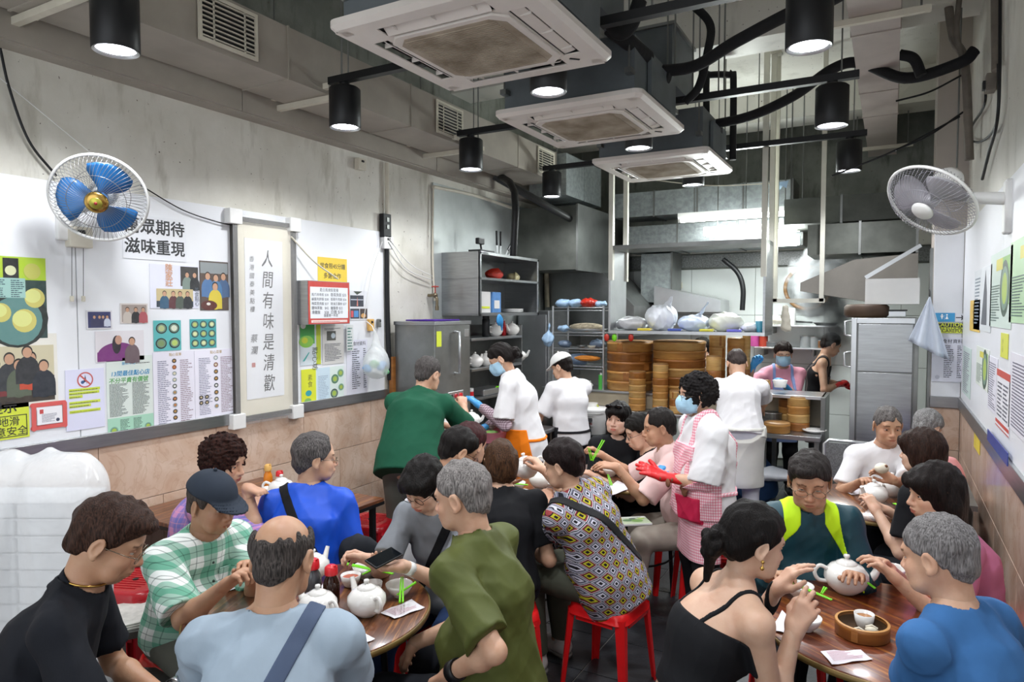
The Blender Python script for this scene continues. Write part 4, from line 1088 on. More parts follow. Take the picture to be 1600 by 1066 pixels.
    # ---- top
    if top in ('tee', 'polo', 'sleeveless'):
        Fs = Field(lo, hi, vb); torso(Fs, loose)
        hd = hem * sc
        Fs.add(cone(Pl + ax * .12, Pl + ax * hd, .128 * w * sc + .012, .14 * w * sc + .012, Fw, .85), .05, off=loose)
        if not stand: Fs.add(ell(Pl + Vector((0, .05, .03)), (.155 * w * sc, .15 * w * sc, .09)), .05, off=loose * .5)
        g = Fs.grid()
        for i, (S0, E, Wr) in enumerate(joints):
            if top == 'sleeveless': continue
            fr = sleeve; d = (E - S0).normalized(); En = S0 + d * UA * min(fr, 1.0)
            ra, rb = .047 * sc * armr + loose, .052 * sc * armr + loose * 1.5
            fn, l_, h_ = cone(S0 - d * .01, En + d * .05, ra, rb)
            dn_ = v3(d); e_ = v3(En)
            Fs.add((lambda P, fn=fn, dn_=dn_, e_=e_: np.maximum(fn(P), (P - e_) @ dn_), l_, h_), .03)
            if fr > 1.0:
                En2 = E + (Wr - E) * (fr - 1); d2 = (Wr - E).normalized(); fn, l_, h_ = cone(E, En2 + d2 * .04, .046 * sc + loose, .036 * sc + loose); dn2, e2 = v3(d2), v3(En2)
                Fs.add((lambda P, fn=fn, dn_=dn2, e_=e2: np.maximum(fn(P), (P - e_) @ dn_), l_, h_), .02)
        Fs.displace(folds(fold * 1.4, 13, seed + 3)).displace(folds(fold * .5, 27, seed + 9, (1, 1, .7)))
        Fs.d = smax(Fs.d, -((g - n_P) @ n_ax - hd), .008)
        hn = v3(NB + ax * .045 * sc + Fw * .008); dn_ = np.sqrt((((g - hn)) ** 2).sum(-1)) - neckr * sc; Fs.d = smax(Fs.d, -dn_, .006)
        sV, sQ = nets(Fs); ctx['S'] = Fs
        so = np_mesh('shirt', sV, sQ, tmat, root); ctx['shirt'] = so
        if collar or top == 'polo':
            cm = collar or tmat; G = Field(v3(NB) - .13, v3(NB) + .13, vh * 1.2); nd = v3((H - NB).normalized())
            cn = v3(NB); fn, _, _ = cone(cn - nd * .02, cn + nd * .06, .063 * sc, .056 * sc); g2 = G.grid(); base = fn(g2)
            sh = np.abs(base - .004) - .0035; hgt = (g2 - cn) @ nd; front = (g2 - cn) @ n_F
            tilt = hgt - (.030 - front * .28)
            G.d = np.maximum(np.maximum(sh, tilt), -hgt - .035 - front * .1)
            slit = np.abs(g2[..., 0] - NB.x) - np.maximum(0, (hgt + .03)) * .45; G.d = np.where(front > .02, np.maximum(G.d, -slit), G.d)
            # fold-over flap
            fl_, _, _ = cone(cn - nd * .045, cn + nd * .02, .086 * sc, .062 * sc); fd = np.abs(fl_(g2)) - .004
            fd = np.maximum(np.maximum(fd, hgt - .024 + front * .28), -hgt - .028 - front * .12); fd = np.where(front > .02, np.maximum(fd, -(np.abs(g2[..., 0] - NB.x) - .012 - np.maximum(0, hgt + .03) * .3)), fd)
            G.d = np.minimum(G.d, fd).astype(np.float32)
            cV, cQ = nets(G); np_mesh('collar', cV, cQ, cm, so)
    elif top in ('camisole', 'tank'):
        zc = tl * (.74 if top == 'camisole' else .86)
        def reg(g):
            a = (g - n_P) @ n_ax; r = np.maximum.reduce([armgap(ctx, g), a - zc - (.05 * ((g - n_P) @ n_F > 0.02) if top == 'camisole' else 0), (tl * .22 if top == 'camisole' else -.03) - a])
            return np.maximum.reduce([r, np.abs((g - v3(Ch)) @ n_F) - .175, np.abs((g - n_P) @ v3(R3)) - (.15 if top == 'tank' else .17) * sc + (1.2 * np.maximum(0, a - zc * .8) if top == 'tank' else 0)])
        so = wrap(B, .007, reg, 'top', tmat, root, disp=folds(.002, 30, seed)); ctx['shirt'] = so
        for s_ in (1, -1):
            c = v3(Pl + R3 * s_ * (.075 if top == 'camisole' else .085) * sc)
            def rs(g, c=c):
                a = (g - n_P) @ n_ax; wd = .006 if top == 'camisole' else .022; lat = np.abs((g - c) @ v3(R3) + (.0 if top == 'tank' else .12) * (a - zc) * s_ * -1) - wd
                return np.maximum.reduce([lat, zc - .03 - a, np.abs((g - n_P) @ v3(R3)) - .14, np.linalg.norm(g - v3(NB), axis=-1) - .27])
            wrap(B, .006, rs, 'shoulder_strap', tmat, root)
    # ---- trousers, shoes
    if pmat is not None:
        Fp = Field(lo, hi, vb)
        Fp.add(cone(Pl + R3 * .05 * sc, Pl - R3 * .05 * sc, .106 * w * sc, .106 * w * sc, Fw, .95), .04, off=.012)
        if stand: Fp.add(cone(Pl + ax * .08, Pl, .118 * w * sc, .12 * w * sc, Fw, .85), .04, off=.008)
        if legs:
            for hip, kn, an in LG:
                Fp.add(cone(hip, kn, .085 * sc * fat, .062 * sc), .035, off=.012); Fp.add(cone(kn, an + Vector((0, 0, .03)), .062 * sc, .05 * sc), .03, off=.010)
        g = Fp.grid(); Fp.displace(folds(.004, 16, seed + 5)); Fp.d = smax(Fp.d, .105 - g[..., 2], .005)
        Fp.d = smax(Fp.d, g[..., 2] - Pl.z - .10, .006); ctx['T'] = Fp
        tV, tQ = nets(Fp); np_mesh('trousers', tV, tQ, pmat, root)
    if legs:
        for hip, kn, an in LG:
            G = Field((an.x - .08, an.y - .1, .0), (an.x + .08, an.y + .24, .17), .006)
            G.add(cone((an.x, an.y - .02, .055), (an.x, an.y + .13, .038), .042, .04, (0, 0, 1), .95), .02); G.add(cone((an.x, an.y, .06), (an.x, an.y - .01, .12), .042, .044), .02)
            g = G.grid(); G.d = smax(G.d, .018 - g[..., 2], .003); sh = np_mesh('shoe', *nets(G), shoe or m_shoe, root)
            G = Field((an.x - .08, an.y - .1, -.01), (an.x + .08, an.y + .24, .05), .006); G.add(cone((an.x, an.y - .02, .03), (an.x, an.y + .135, .03), .046, .045), .01)
            g = G.grid(); G.d = smax(smax(G.d, g[..., 2] - .024, .003), .002 - g[..., 2], .002); np_mesh('sole', *nets(G), m_sole, sh)
    if extras: extras(ctx)
    return ctx
def slab(n, c, half, cond=None):
    n = v3(n) / np.linalg.norm(v3(n)); c = v3(c)
    def fn(g):
        r = np.abs((g - c) @ n) - half
        return r if cond is None else np.maximum(r, cond(g))
    return fn
def armgap(c, g, r=.07):
    out = -np.ones(g.shape[:-1], np.float32)
    for S0, E, Wr in c['joints']:
        a = v3(E.lerp(S0, .25)); ab = v3(Wr) - a; ab = ab * 1.3; q = g - a; h = np.clip((q @ ab) / (ab @ ab), 0, 1); out = np.maximum(out, r - np.linalg.norm(q - h[..., None] * ab, axis=-1))
    return out
def surf(F, o, d, off=0.0):
    o, d = v3(o), v3(d) / np.linalg.norm(v3(d)); t = np.arange(0, .6, F.vox / 2); P = o + t[:, None] * d
    i = np.rint((P - F.lo) / F.vox).astype(int); ok = ((i >= 0) & (i < np.array(F.d.shape))).all(1); i = i[ok]; t = t[ok]
    v = F.d[i[:, 0], i[:, 1], i[:, 2]] - off; k = np.argmax(v < 0)
    return Vector(o + t[k] * d) if (v < 0).any() else None
def strap(ctx, shoulder, mat, width=.022, off=.008, name='bag_strap', hipoff=0.12):
    """band over one shoulder (+1 right, -1 left) to the opposite hip"""
    a = ctx['NB'] - ctx['ax'] * .03 + ctx['R3'] * shoulder * .09; b = ctx['Pl'] - ctx['R3'] * shoulder * (.13) + ctx['ax'] * .03
    n = (a - b).cross(ctx['Fw']); zmax = v3(ctx['NB'] + ctx['ax'] * .02); axn = v3(ctx['ax']); na = v3(ctx['NB']); hor = v3(ctx['R3'])
    j = ctx['joints']
    def cond(g):
        lat = (g - na) @ hor
        return np.maximum(np.maximum(np.abs(lat) - .155 * ctx['sc'], ((g - v3(ctx['Pl'])) @ axn) - 2), .02 - ((g - v3(ctx['Pl'])) @ axn))
    return wrap(ctx['S'], off, slab(n, a, width, cond), name, mat, ctx['shirt'] or ctx['root'])
def wrist_band(ctx, i, r, mat, name='watch', t=.006, wd=.01, at=.03):
    S0, E, Wr = ctx['joints'][i]; d = (E - Wr).normalized(); c = Wr + d * at; up = Vector((0, 0, 1)) if abs(d.z) < .9 else Vector((1, 0, 0)); a = d.cross(up).normalized(); b = d.cross(a)
    mb = MB(); Rm = Matrix((a, b, d)).transposed(); mb.lathe([(r, -wd), (r + t * .6, -wd), (r + t * .6, wd), (r, wd), (r, -wd)], c, 20, R=Rm, cap=False)
    return mb.build(name, mat, ctx['root'])
# ---------------------------------------------------------------- the people in the room
c_navy = cloth('navy_pique', '#14171f', .2); c_olive = cloth('olive_jersey', '#535a2b', .12, .6); c_blue = cloth('royal_blue_jersey', '#1a56d6', .15, .5)
c_pale = cloth('pale_blue_grey_jersey', '#9fafbe', .08); c_grey = cloth('heather_grey', '#83878d', .15); c_white = cloth('white_cotton', '#e3e2e4', .04)
c_green = cloth('bottle_green_pique', '#15513a', .12); c_black = cloth('black_cotton', '#15161a', .15); c_teal = cloth('dark_teal_jersey', '#123f4b', .12, .5)
c_pink = cloth('pale_pink_stripe', '#e6c6c2', .06); c_rose = cloth('rose_pink_knit', '#c9799f', .12); c_steel = cloth('denim_blue_jersey', '#3b6da5', .12)
c_lil = cloth('pink_lilac_check', '#c58fc4', fn=plaid('#c98fc0', '#5d6fb8', '#e9a0a8', 11)); c_gplaid = cloth('green_plaid', '#fff', fn=plaid('#e9edea', '#2c9a78', '#23453c', 10.5))
c_diam = cloth('diamond_print', '#fff', fn=diamonds); c_ging = cloth('pink_gingham', '#fff', fn=gingham('#d9476e', '#f4dfe4', 62)); c_mging = cloth('maroon_check', '#fff', fn=gingham('#4a1f33', '#c8b6c0', 60))
c_orange = cloth('orange_apron', '#f07f12', .08); c_denim = cloth('dark_denim', '#2b3f66', .2); c_char = cloth('charcoal_trousers', '#1c1f26', .2); c_beige = cloth('beige_trousers', '#b5aca0', .1)
c_olg = cloth('grey_green_trousers', '#55584c', .12); c_khaki = cloth('grey_khaki', '#5f6058', .1); c_wtr = cloth('white_trousers', '#cfd0da', .06); c_neon = cloth('neon_yellow', '#c8f321', .05, .6)
c_apblk = cloth('black_apron', '#1b1b1f', .2); c_apbr = cloth('brown_grey_apron', '#5b5150', .2); c_aplil = cloth('lilac_apron', '#8fa3d6', .1); c_strapg = cloth('slate_strap', '#4e5b74', .1); c_cap = cloth('slate_cap', '#2c3440', .15)
g_blue = M('blue_nitrile', '#3f9bdd', .35, var=.1); g_red = M('red_rubber', '#dd2226', .32, var=.1)
def ex_navy(c):
    NB, n = c['NB'], c['ax']; rings = [NB + n * .035 + Vector((.066 * math.cos(a), .060 * math.sin(a) + .008, -.018 * math.sin(a))) for a in [2 * PI * k / 40 for k in range(40)]]
    MB().tube(rings, .0035, 6, closed=True).build('gold_chain', M('gold', '#c9a45a', .25, 1.0), c['root']); wrist_band(c, 0, .027, M('steel_watch', '#b9bcc0', .25, 1), 'watch'); wrist_band(c, 0, .030, M('steel_watch', '#b9bcc0', .25, 1), 'watch_case', t=.012, wd=.014)
P_ = {}
P_['navy'] = person('man with thick brown hair in a navy polo, head bowed, at the lower left corner', (168, 778, 2.02), -70, seed=3, hphi=-72, hpitch=30, lean=.16, near=0, top='polo', tmat=c_navy, pmat=c_char,
    hands=((290, 1070, 1.95), (250, 1085, 2.1)), hair='side', hth=.009, hcol='#4a3228', hcol2='#1c110d', glasses='metal', skin='tan', w=1.08, gaze=(0, -.6), extras=ex_navy, elbow=((1, -.5, -.6), (-1, -.4, -1)), sc=1.04)
def ex_plaid(c):
    R, H = c['Rh'], c['H']; T = lambda p: H + R @ Vector(p)
    MB().tube([T((.01, .1, -.06)), T((.016, .125, -.085))], .0013, 6).build('toothpick', M('pale_wood', '#d9c195', .6), c['root'])
    MB().box(c['Ch'] + c['Fw'] * .145 + Vector((-.075, .0, .0)), (.1, .012, .11), bev=.004, R=Matrix.Rotation(math.radians(-8), 3, 'X')).build('chest_pocket', c_gplaid, c['shirt'])
    for k in range(5):
        q = surf(c['S'], c['NB'] - c['ax'] * (.07 + .075 * k) + c['Fw'] * .35, -c['Fw'], .001)
        if q: MB().sph(q, .006, 8, 6).build('button', M('dark_button', '#33403a', .3), c['shirt'])
P_['plaid'] = person('man in green and white plaid shirt and slate flat cap, toothpick in mouth', (330, 741, 2.78), -125, seed=6, hphi=-112, hpitch=14, lean=.12, near=0, top='polo', collar=c_gplaid, tmat=c_gplaid, pmat=c_khaki,
    hands=((352, 915, 2.45), (392, 895, 2.62)), hair='short', hth=.006, hcol='#5a524e', skin='tan', cap=c_cap, w=1.12, belly=1, seat=.45, extras=ex_plaid, sleeve=.92, loose=.02, hcfg=(dict(curl=.9), dict(curl=.7)), elbow=((.35, -.3, -1), (-.35, -.1, -1)), footfwd=-.05, armr=1.1)
P_['pale'] = person('balding man seen from behind in a pale grey-blue T-shirt with slate cross strap', (440, 806, 1.96), 4, seed=9, hphi=-4, hpitch=22, lean=.06, near=0, tmat=c_pale, pmat=c_char, hands=((560, 1120, 2.25), (330, 1130, 2.25)),
    hair='bald', hth=.007, hcol='#5a5350', hcol2='#1e1b1a', skin='tan', w=1.18, shw=1.12, extras=lambda c: strap(c, 1, c_strapg, .024, .006), noeyes=False, fold=.008, armr=1.1, sc=1.03, belly=1)
def ex_olive(c):
    wrist_band(c, 1, .027, m_black, 'watch_strap', t=.005, wd=.011); wrist_band(c, 1, .029, m_black, 'watch_case', t=.012, wd=.019)
P_['olive'] = person('grey-haired man in an olive green T-shirt seated right of the near round table', (722, 722, 2.42), 62, seed=12, hphi=68, hpitch=14, lean=.10, near=0, tmat=c_olive, pmat=c_char, hands=((648, 1005, 2.5), (704, 1052, 2.2)),
    hair='recede', hth=.008, hcol='#97928f', hcol2='#4f4b4a', browcol=(.45, .4, .38), skin='mid', w=1.1, belly=1, elbow=((.3, -.5, -1), (-.4, -1, -.3)), extras=ex_olive, hcfg=(dict(curl=.35, wdir=(-.5, .2, -.6), wup=(0, -.3, .8)), dict(curl=.3)), sleeve=.85, loose=.02, fold=.008, sc=1.03, gaze=(0, -.3))
def ex_grey(c):
    strap(c, -1, c_black, .02, .007); wrist_band(c, 1, .024, M('white_plastic', '#e6e6e4', .35), 'watch', t=.005, wd=.014)
P_['grey'] = person('woman with black bob and glasses in a grey T-shirt looking down at her phone', (662, 713, 2.98), 158, seed=15, hphi=150, hpitch=34, lean=.16, near=0, male=False, tmat=c_grey, pmat=c_denim, hands=((585, 878, 2.72), (632, 885, 2.70)),
    hair='bob', hth=.006, hcol='#1a1513', hcol2='#070606', glasses='dark', skin='light', extras=ex_grey, gaze=(0, -.7), sleepy=True, hcfg=(dict(curl=.75, thumb=.6, wdir=(-.9, -.3, .2), wup=(0, .8, .5)), dict(curl=.6, wdir=(-.8, -.3, .0), wup=(0, .2, -.9))), elbow=((.4, -.3, -1), (-.4, -.2, -1)), w=1.0)
P_['fwhite'] = person('dark-haired man in white polo bending behind the grey-shirt woman', (716, 669, 3.5), -52, seed=18, hphi=-62, hpitch=30, lean=.2, near=1, top='polo', tmat=c_white, pmat=c_char, hands=((770, 800, 3.6), (720, 830, 3.7)), hair='short', hth=.009, hcol='#1b1614', glasses='dark', skin='tan', gaze=(0, -.6))
P_['blue'] = person('grey-haired man seen from behind in a royal blue shirt with black shoulder strap', (492, 678, 3.42), 6, seed=21, hphi=-62, hpitch=6, lean=.06, near=0, tmat=c_blue, pmat=c_char, hands=((560, 880, 3.6), (400, 800, 3.55)), hair='recede', hth=.012, hcol='#6e6968', hcol2='#2a2727', glasses='metal', skin='mid',
    extras=lambda c: (strap(c, -1, c_black, .022, .007), wrist_band(c, 1, .026, M('jade', '#a9c7a4', .2), 'jade_bangle', t=.008, wd=.005)), elbow=((.3, -.3, -1), (-.5, -.2, -1)), w=1.08, sc=1.02, hcfg=(dict(curl=.5), dict(curl=.6, wdir=(-.3, .3, .5))), fold=.008)
P_['curly'] = person('person with dark curly hair in a pink and blue check shirt beside the tiled wall', (350, 683, 3.36), -80, seed=24, hphi=-100, hpitch=16, lean=.16, near=1, male=False, tmat=c_lil, pmat=c_char, hands=((385, 762, 3.3), (398, 795, 3.45)), hair='curly', hth=.018, hcol='#3a1f18', hcol2='#120807', skin='mid', sleeve=1.0, elbow=((.3, -.3, -1), (-.3, -.3, -1)), hcfg=(dict(curl=.8, wdir=(.8, .2, -.2)), dict(curl=.6, wdir=(.8, .3, .1))))
P_['greenback'] = person('stout man in a bottle green polo standing with his back turned at the counter', (668, 558, 4.78), -12, seed=27, hphi=-30, hpitch=24, lean=.24, stand=.93, near=1, top='polo', tmat=c_green, pmat=c_khaki, hands=((724, 633, 5.05), (694, 665, 5.1)), hair='recede', hth=.008, hcol='#5f5a58', hcol2='#2a2726', skin='mid', w=1.32, belly=1, hem=-.14, sc=1.02, fold=.006, sleeve=.9, loose=.02, elbow=((.6, -.2, -1), (-.4, .1, -1)), hcfg=(dict(curl=.7), dict(curl=.7)), shw=1.1)
def apron(c, mat, front=.0, a0=-.42, a1=.30, half=.19, name='apron', neck=True, off=.012, back=False, pmat=None):
    n_P, axx, Fw, R3 = v3(c['Pl']), v3((0, 0, 1)), v3(c['Fw']), v3(c['R3']); ax_ = v3(c['ax'])
    U = c['B'].copy(); U.d = np.minimum(c['B'].d, c['S'].d)
    if 'T' in c: U.d = np.minimum(U.d, c['T'].d)
    U.add(cone(c['Pl'], c['Pl'] - Vector((0, 0, .4)), .145, .15, (0, 1, 0), .8), .05)
    def reg(g):
        a = g[..., 2] - n_P[2]; lat = np.abs((g - n_P) @ R3); f = (g - n_P - (np.maximum(a, 0))[..., None] * ax_) @ Fw
        hw = np.where(a > .12, half * .62, half); return np.maximum.reduce([lat - hw, front - f, a0 - a, a - a1, armgap(c, g)])
    o = wrap(U, off, reg, name, mat, c['root'], disp=folds(.004, 14, 4))
    if neck:
        for s_ in (1, -1):
            b = c['NB'] - c['ax'] * .02 + c['R3'] * s_ * .085
            wrap(c['S'], .008, slab(R3, b, .014, lambda g: (.10 - ((g - n_P) @ ax_))), 'apron_strap', mat, o)
    wrap(U, .010, lambda g: np.maximum(np.abs(g[..., 2] - n_P[2] - .04) - .010, -((g - n_P) @ Fw) - 1), 'apron_tie', mat, o)
    c['U'] = U
    return o
def sleeves(c, mat):
    for i, (S0, E, Wr) in enumerate(c['joints']):
        G = Field(np.minimum(v3(E), v3(Wr)) - .09, np.maximum(v3(E), v3(Wr)) + .09, .008); d = (Wr - E).normalized()
        G.add(cone(E - d * .02, Wr - d * .05, .055, .042), .01); g = G.grid(); G.d = G.d + folds(.006, 40, i)(g); np_mesh('oversleeve', *nets(G), mat, c['root'])
P_['orange'] = person('woman in white T-shirt, orange apron and blue mask, seen in profile at the counter', (783, 537, 5.35), 78, seed=30, hphi=82, hpitch=32, lean=.12, stand=.87, near=1, male=False, top='tee', tmat=c_white, pmat=c_denim, hands=((757, 668, 5.3), (748, 633, 5.2)), hair='bun', hth=.009, hcol='#1d1614', mask=True, skin='mid',
    sleeve=.9, loose=.026, w=1.05, hem=-.16, hcfg=(dict(curl=.7, glove=g_blue), dict(curl=.6, glove=g_blue)), bunz=-.02, elbow=((.3, -.4, -1), (-.3, -.4, -1)),
    extras=lambda c: (apron(c, c_orange, a0=-.45, a1=.16, half=.24, neck=False, front=-.06), sleeves(c, c_mging)))
P_['capback'] = person('cook in white cap, white T-shirt and black apron turned towards the stove', (878, 553, 6.1), 28, seed=33, hphi=55, hpitch=22, lean=.05, stand=.80, near=2, male=False, top='tee', tmat=c_white, pmat=c_apblk, hands=((842, 640, 6.4), (845, 655, 6.2)), hair='short', hth=.008, hcol='#1d1614', cap=cloth('white_cap', '#e0e0dd', .05), skin='mid',
    sleeve=.85, loose=.026, hem=-.10, sc=.97, extras=lambda c: apron(c, c_apblk, a0=-.5, a1=.08, half=.2, neck=False, front=-.06))
P_['brown'] = person('person with brown hair in black T-shirt, back to us at the middle table', (782, 686, 3.5), 6, seed=36, hphi=10, hpitch=12, lean=.12, near=1, tmat=c_black, pmat=c_char, hands=((822, 850, 3.6), (775, 790, 3.85)), hair='bob', hth=.004, hcol='#5a3c26', hcol2='#1f130c', skin='mid', elbow=((.3, -.4, -1), (-.4, -.3, -1)), legturn=0)
P_['maroon'] = person('person with maroon-tinted short hair in blue denim beyond the white-polo man', (735, 663, 3.95), -30, seed=39, hphi=-40, hpitch=20, lean=.12, near=2, male=False, top='sleeveless', tmat=cloth('blue_denim', '#3e5a8c', .15), pmat=c_char, hands=((765, 760, 4.1), (790, 755, 4.05)), hair='short', hth=.014, hcol='#4a1b1e', hcol2='#180709', skin='mid')
P_['diam'] = person('woman with short dark hair in a diamond-patterned blouse on the red stool', (880, 690, 3.45), 40, seed=42, hphi=62, hpitch=16, lean=.14, side=-.12, near=0, male=False, tmat=c_diam, pmat=c_olg, hands=((850, 735, 3.85), (857, 785, 3.75)), hair='short', hth=.017, hcol='#241716', hcol2='#0b0707', skin='mid', w=1.18, hem=-.13, sleeve=.9, loose=.024,
    extras=lambda c: strap(c, -1, cloth('dark_strap', '#2b2b2d', .1), .02, .006), fold=.007, elbow=((.5, -.1, -1), (-.2, -.4, -1)), shoe=m_wshoe, hcfg=(dict(curl=.7), dict(curl=.9)), knee=((.02, .42, .50), (-.20, .38, .50)), footfwd=-.06)
P_['pinkman'] = person('man with dark cropped hair in a pale pink shirt reaching out with chopsticks', (1030, 638, 4.28), 84, seed=45, hphi=88, hpitch=12, lean=.24, near=1, top='polo', tmat=c_pink, collar=c_pink, pmat=c_beige, hands=((942, 712, 4.5), (965, 730, 4.12)), hair='recede', hth=.008, hcol='#2a2422', hcol2='#0d0b0a', skin='tan', w=1.08, sleeve=.95, loose=.022,
    elbow=((.3, -.2, -1), (-.2, -.2, -1)), hcfg=(dict(curl=.7, thumb=.8), dict(curl=.35, thumb=.6, wdir=(-1, -.3, .1), wup=(0, -.3, .9))), shoe=m_shoe, belly=1)
P_['glassman'] = person('man with black hair and black-rimmed glasses eating behind the pink-shirt man', (1000, 647, 4.62), 92, seed=48, hphi=96, hpitch=22, lean=.18, near=2, tmat=c_black, pmat=c_char, hands=((950, 740, 4.75), (935, 748, 4.6)), hair='short', hth=.012, hcol='#17130f', glasses='dark', elbow=((.3, -.3, -1), (-.3, -.3, -1)), skin='light')
P_['suns'] = person('young woman with long black hair and sunglasses pushed up on her head', (966, 627, 4.85), 165, seed=51, hphi=150, hpitch=4, lean=.06, near=1, male=False, tmat=c_black, pmat=c_char, hair='long', hth=.006, lfwd=.03, hcol='#17110f', hcol2='#050404', elbow=((.3, -.3, -1), (-.3, -.3, -1)), skin='pale', sunglasses_up=True, fat=1.06, hands=((945, 760, 4.6), (985, 765, 4.65)), gaze=(.1, -.1))
def ex_apron(c):
    a = apron(c, c_ging, a0=-.36, a1=.30, half=.21, front=-.01)
    U, Pl = c['U'], c['Pl']; pc = Pl + Vector((-.10, 0, -.03))
    def rp(g):
        u, v = g[..., 0] - pc.x, g[..., 2] - pc.z; return np.maximum.reduce([np.abs(u) - .075 - .1 * np.minimum(v, 0), np.abs(v + .03) - .075, -(g[..., 1] - Pl.y)])
    wrap(U, .018, rp, 'heart_pocket', M('crimson_patch', '#d3204f', .6), a)
    sp = lambda u, v: surf(U, pc + Vector((u, .45, v)), (0, -1, 0), .016) or pc
    b = MB()
    for u, v, r in ((0, .075, .032), (0, .125, .025), (-.022, .148, .010), (.022, .148, .010), (-.03, .085, .014), (.03, .085, .014)): b.sph(sp(u, v), r, 12, 8, sc=(1, .45, 1))
    b.build('bear_patch', M('brown_felt', '#7b4f38', .9), a)
P_['apron'] = person('standing woman with curly dark hair in pink gingham apron and one red glove', (1088, 585, 3.95), 98, seed=54, hphi=90, hpitch=6, lean=.02, stand=.83, near=0, male=False, tmat=c_white, pmat=c_apblk, hands=((1052, 728, 4.12), (1036, 745, 3.86)), hair='curly', hth=.016, hcol='#211d1d', hcol2='#0a0909', mask=True, glasses='metal', skin='mid',
    w=1.2, sleeve=.95, loose=.03, hem=-.10, elbow=((.3, -.4, -1), (-.3, -.4, -1)), hcfg=(dict(curl=.5, glove=g_blue), dict(curl=.12, glove=g_red, wdir=(-.85, -.3, .36), wup=(.4, -.6, .8), thumb=-.1)), extras=ex_apron, sc=.98, armr=1.1, shoe=m_shoe, fold=.009)
def ex_cookback(c):
    o = apron(c, cloth('white_apron', '#dcdbd4', .05), a0=-.45, a1=.05, half=.25, neck=False, front=-.10, off=.016)
P_['cookback'] = person('cook in white polo and white trousers bent over the counter, back to the camera', (1152, 547, 5.9), -14, seed=57, hphi=-10, hpitch=50, lean=.20, stand=.90, near=1, top='polo', tmat=c_white, pmat=c_wtr, hands=((1190, 645, 6.25), (1130, 640, 6.3)), hair='recede', hth=.008, hcol='#4a3f3c', skin='mid', w=1.18, sleeve=.8, hem=-.05, extras=ex_cookback, shw=1.1, elbow=((1, -.1, -.8), (-1, -.1, -.8)), fold=.008)
P_['pinkmask'] = person('kitchen worker in pink top, lilac apron and blue gloves behind the counter', (1224, 535, 6.9), 168, seed=60, hphi=165, hpitch=14, lean=.05, stand=.86, near=2, male=False, tmat=cloth('candy_pink', '#e39db0', .08), pmat=c_apblk, hands=((1178, 570, 6.72), (1224, 600, 6.62)), hair='short', hth=.014, hcol='#2a1b17', mask=True, skin='light',
    sleeve=.95, hcfg=(dict(curl=.6, glove=g_blue), dict(curl=.8, glove=g_blue)), extras=lambda c: apron(c, c_aplil, a0=-.3, a1=.28, half=.15, front=0), elbow=((.6, -.1, -1), (-.4, -.3, -1)))
P_['chef'] = person('cook in black vest, brown-grey apron and red gloves beside the steam cabinet', (1299, 521, 7.25), -118, seed=63, hphi=-88, hpitch=26, lean=.08, stand=.90, near=2, top='tank', tmat=c_apblk, pmat=c_apblk, hands=((1312, 600, 7.1), (1322, 602, 7.3)), hair='recede', hth=.009, hcol='#2a211e', skin='mid', w=1.05,
    hcfg=(dict(curl=.8, glove=g_red), dict(curl=.8, glove=g_red)), elbow=((1, -.3, -1), (-1, -.3, -1)), extras=lambda c: (c.__setitem__('S', c['B']), apron(c, c_apbr, a0=-.4, a1=.3, half=.17, front=-.02)))
def ex_neon(c):
    for s_ in (1, -1):
        n1 = v3(c['Pl'])
        def reg(g, s_=s_):
            a = (g - n1) @ v3(c['ax']); lat = s_ * ((g - n1) @ v3(c['R3'])); up = a - c['tl'] * .64
            return np.maximum.reduce([-(lat - .060 - .12 * np.maximum(0, .22 - up) * .6), lat - .15 - .08 * (up < 0) * 0, -up, .0 - up])
        def reg2(g, s_=s_):
            a = ((g - n1) @ v3(c['ax'])) / c['tl']; lat = s_ * ((g - n1) @ v3(c['R3'])); inner = .050 + np.clip(.95 - a, 0, 1) * .30; outer = .115 + np.clip(.95 - a, 0, 1) * .12
            return np.maximum.reduce([inner - lat, lat - outer, (.56 - a) * .4, lat - .155])
        wrap(c['S'], .003, reg2, 'neon_panel', c_neon, c['shirt'])
P_['neon'] = person('man with glasses in a dark teal shirt with neon yellow shoulder panels', (1266, 707, 2.9), 172, seed=66, hphi=158, hpitch=20, lean=.14, near=0, tmat=c_teal, pmat=c_char, hands=((1205, 900, 2.75), (1340, 905, 2.7)), hair='side', hth=.010, hcol='#3b3533', hcol2='#141110', glasses='metal', skin='tan', w=1.14, extras=ex_neon, loose=.02, sleeve=1.9, fold=.007,
    gaze=(.1, -.25), elbow=((.4, -.3, -1), (-.4, -.3, -1)), fat=1.05, belly=1)
def ex_cami(c):
    for k, (r, t_) in enumerate(((.0245, .004), (.0265, .003))): wrist_band(c, 0, r, M('gold' if k == 0 else 'steel_watch', '#c9a45a', .25, 1.0), 'bangle', t=t_, wd=.0025, at=.05 + .03 * k)
P_['cami'] = person('woman with black hair in a low bun and black camisole holding green chopsticks', (1178, 789, 2.2), -78, seed=69, hphi=-82, hpitch=16, lean=.20, near=0, male=False, top='camisole', tmat=c_black, pmat=c_char, hands=((1240, 985, 2.1), (1212, 922, 2.32)), hair='bun', hth=.012, tail=True, hcol='#16100e', hcol2='#050404', earring=True, skin='light', gaze=(0, -.4),
    hcfg=(dict(curl=[.45, .6, .9, 1.0], thumb=.9, wdir=(.25, .1, .5), wup=(-.2, -.9, 0)), dict(curl=[.25, .3, .4, .5], thumb=.4, wdir=(.45, .1, .6), wup=(-.7, -.3, .3))), elbow=((.1, -.3, -1), (-.3, .0, -1)), extras=ex_cami, w=.95, sc=1.0, hunch=.035)
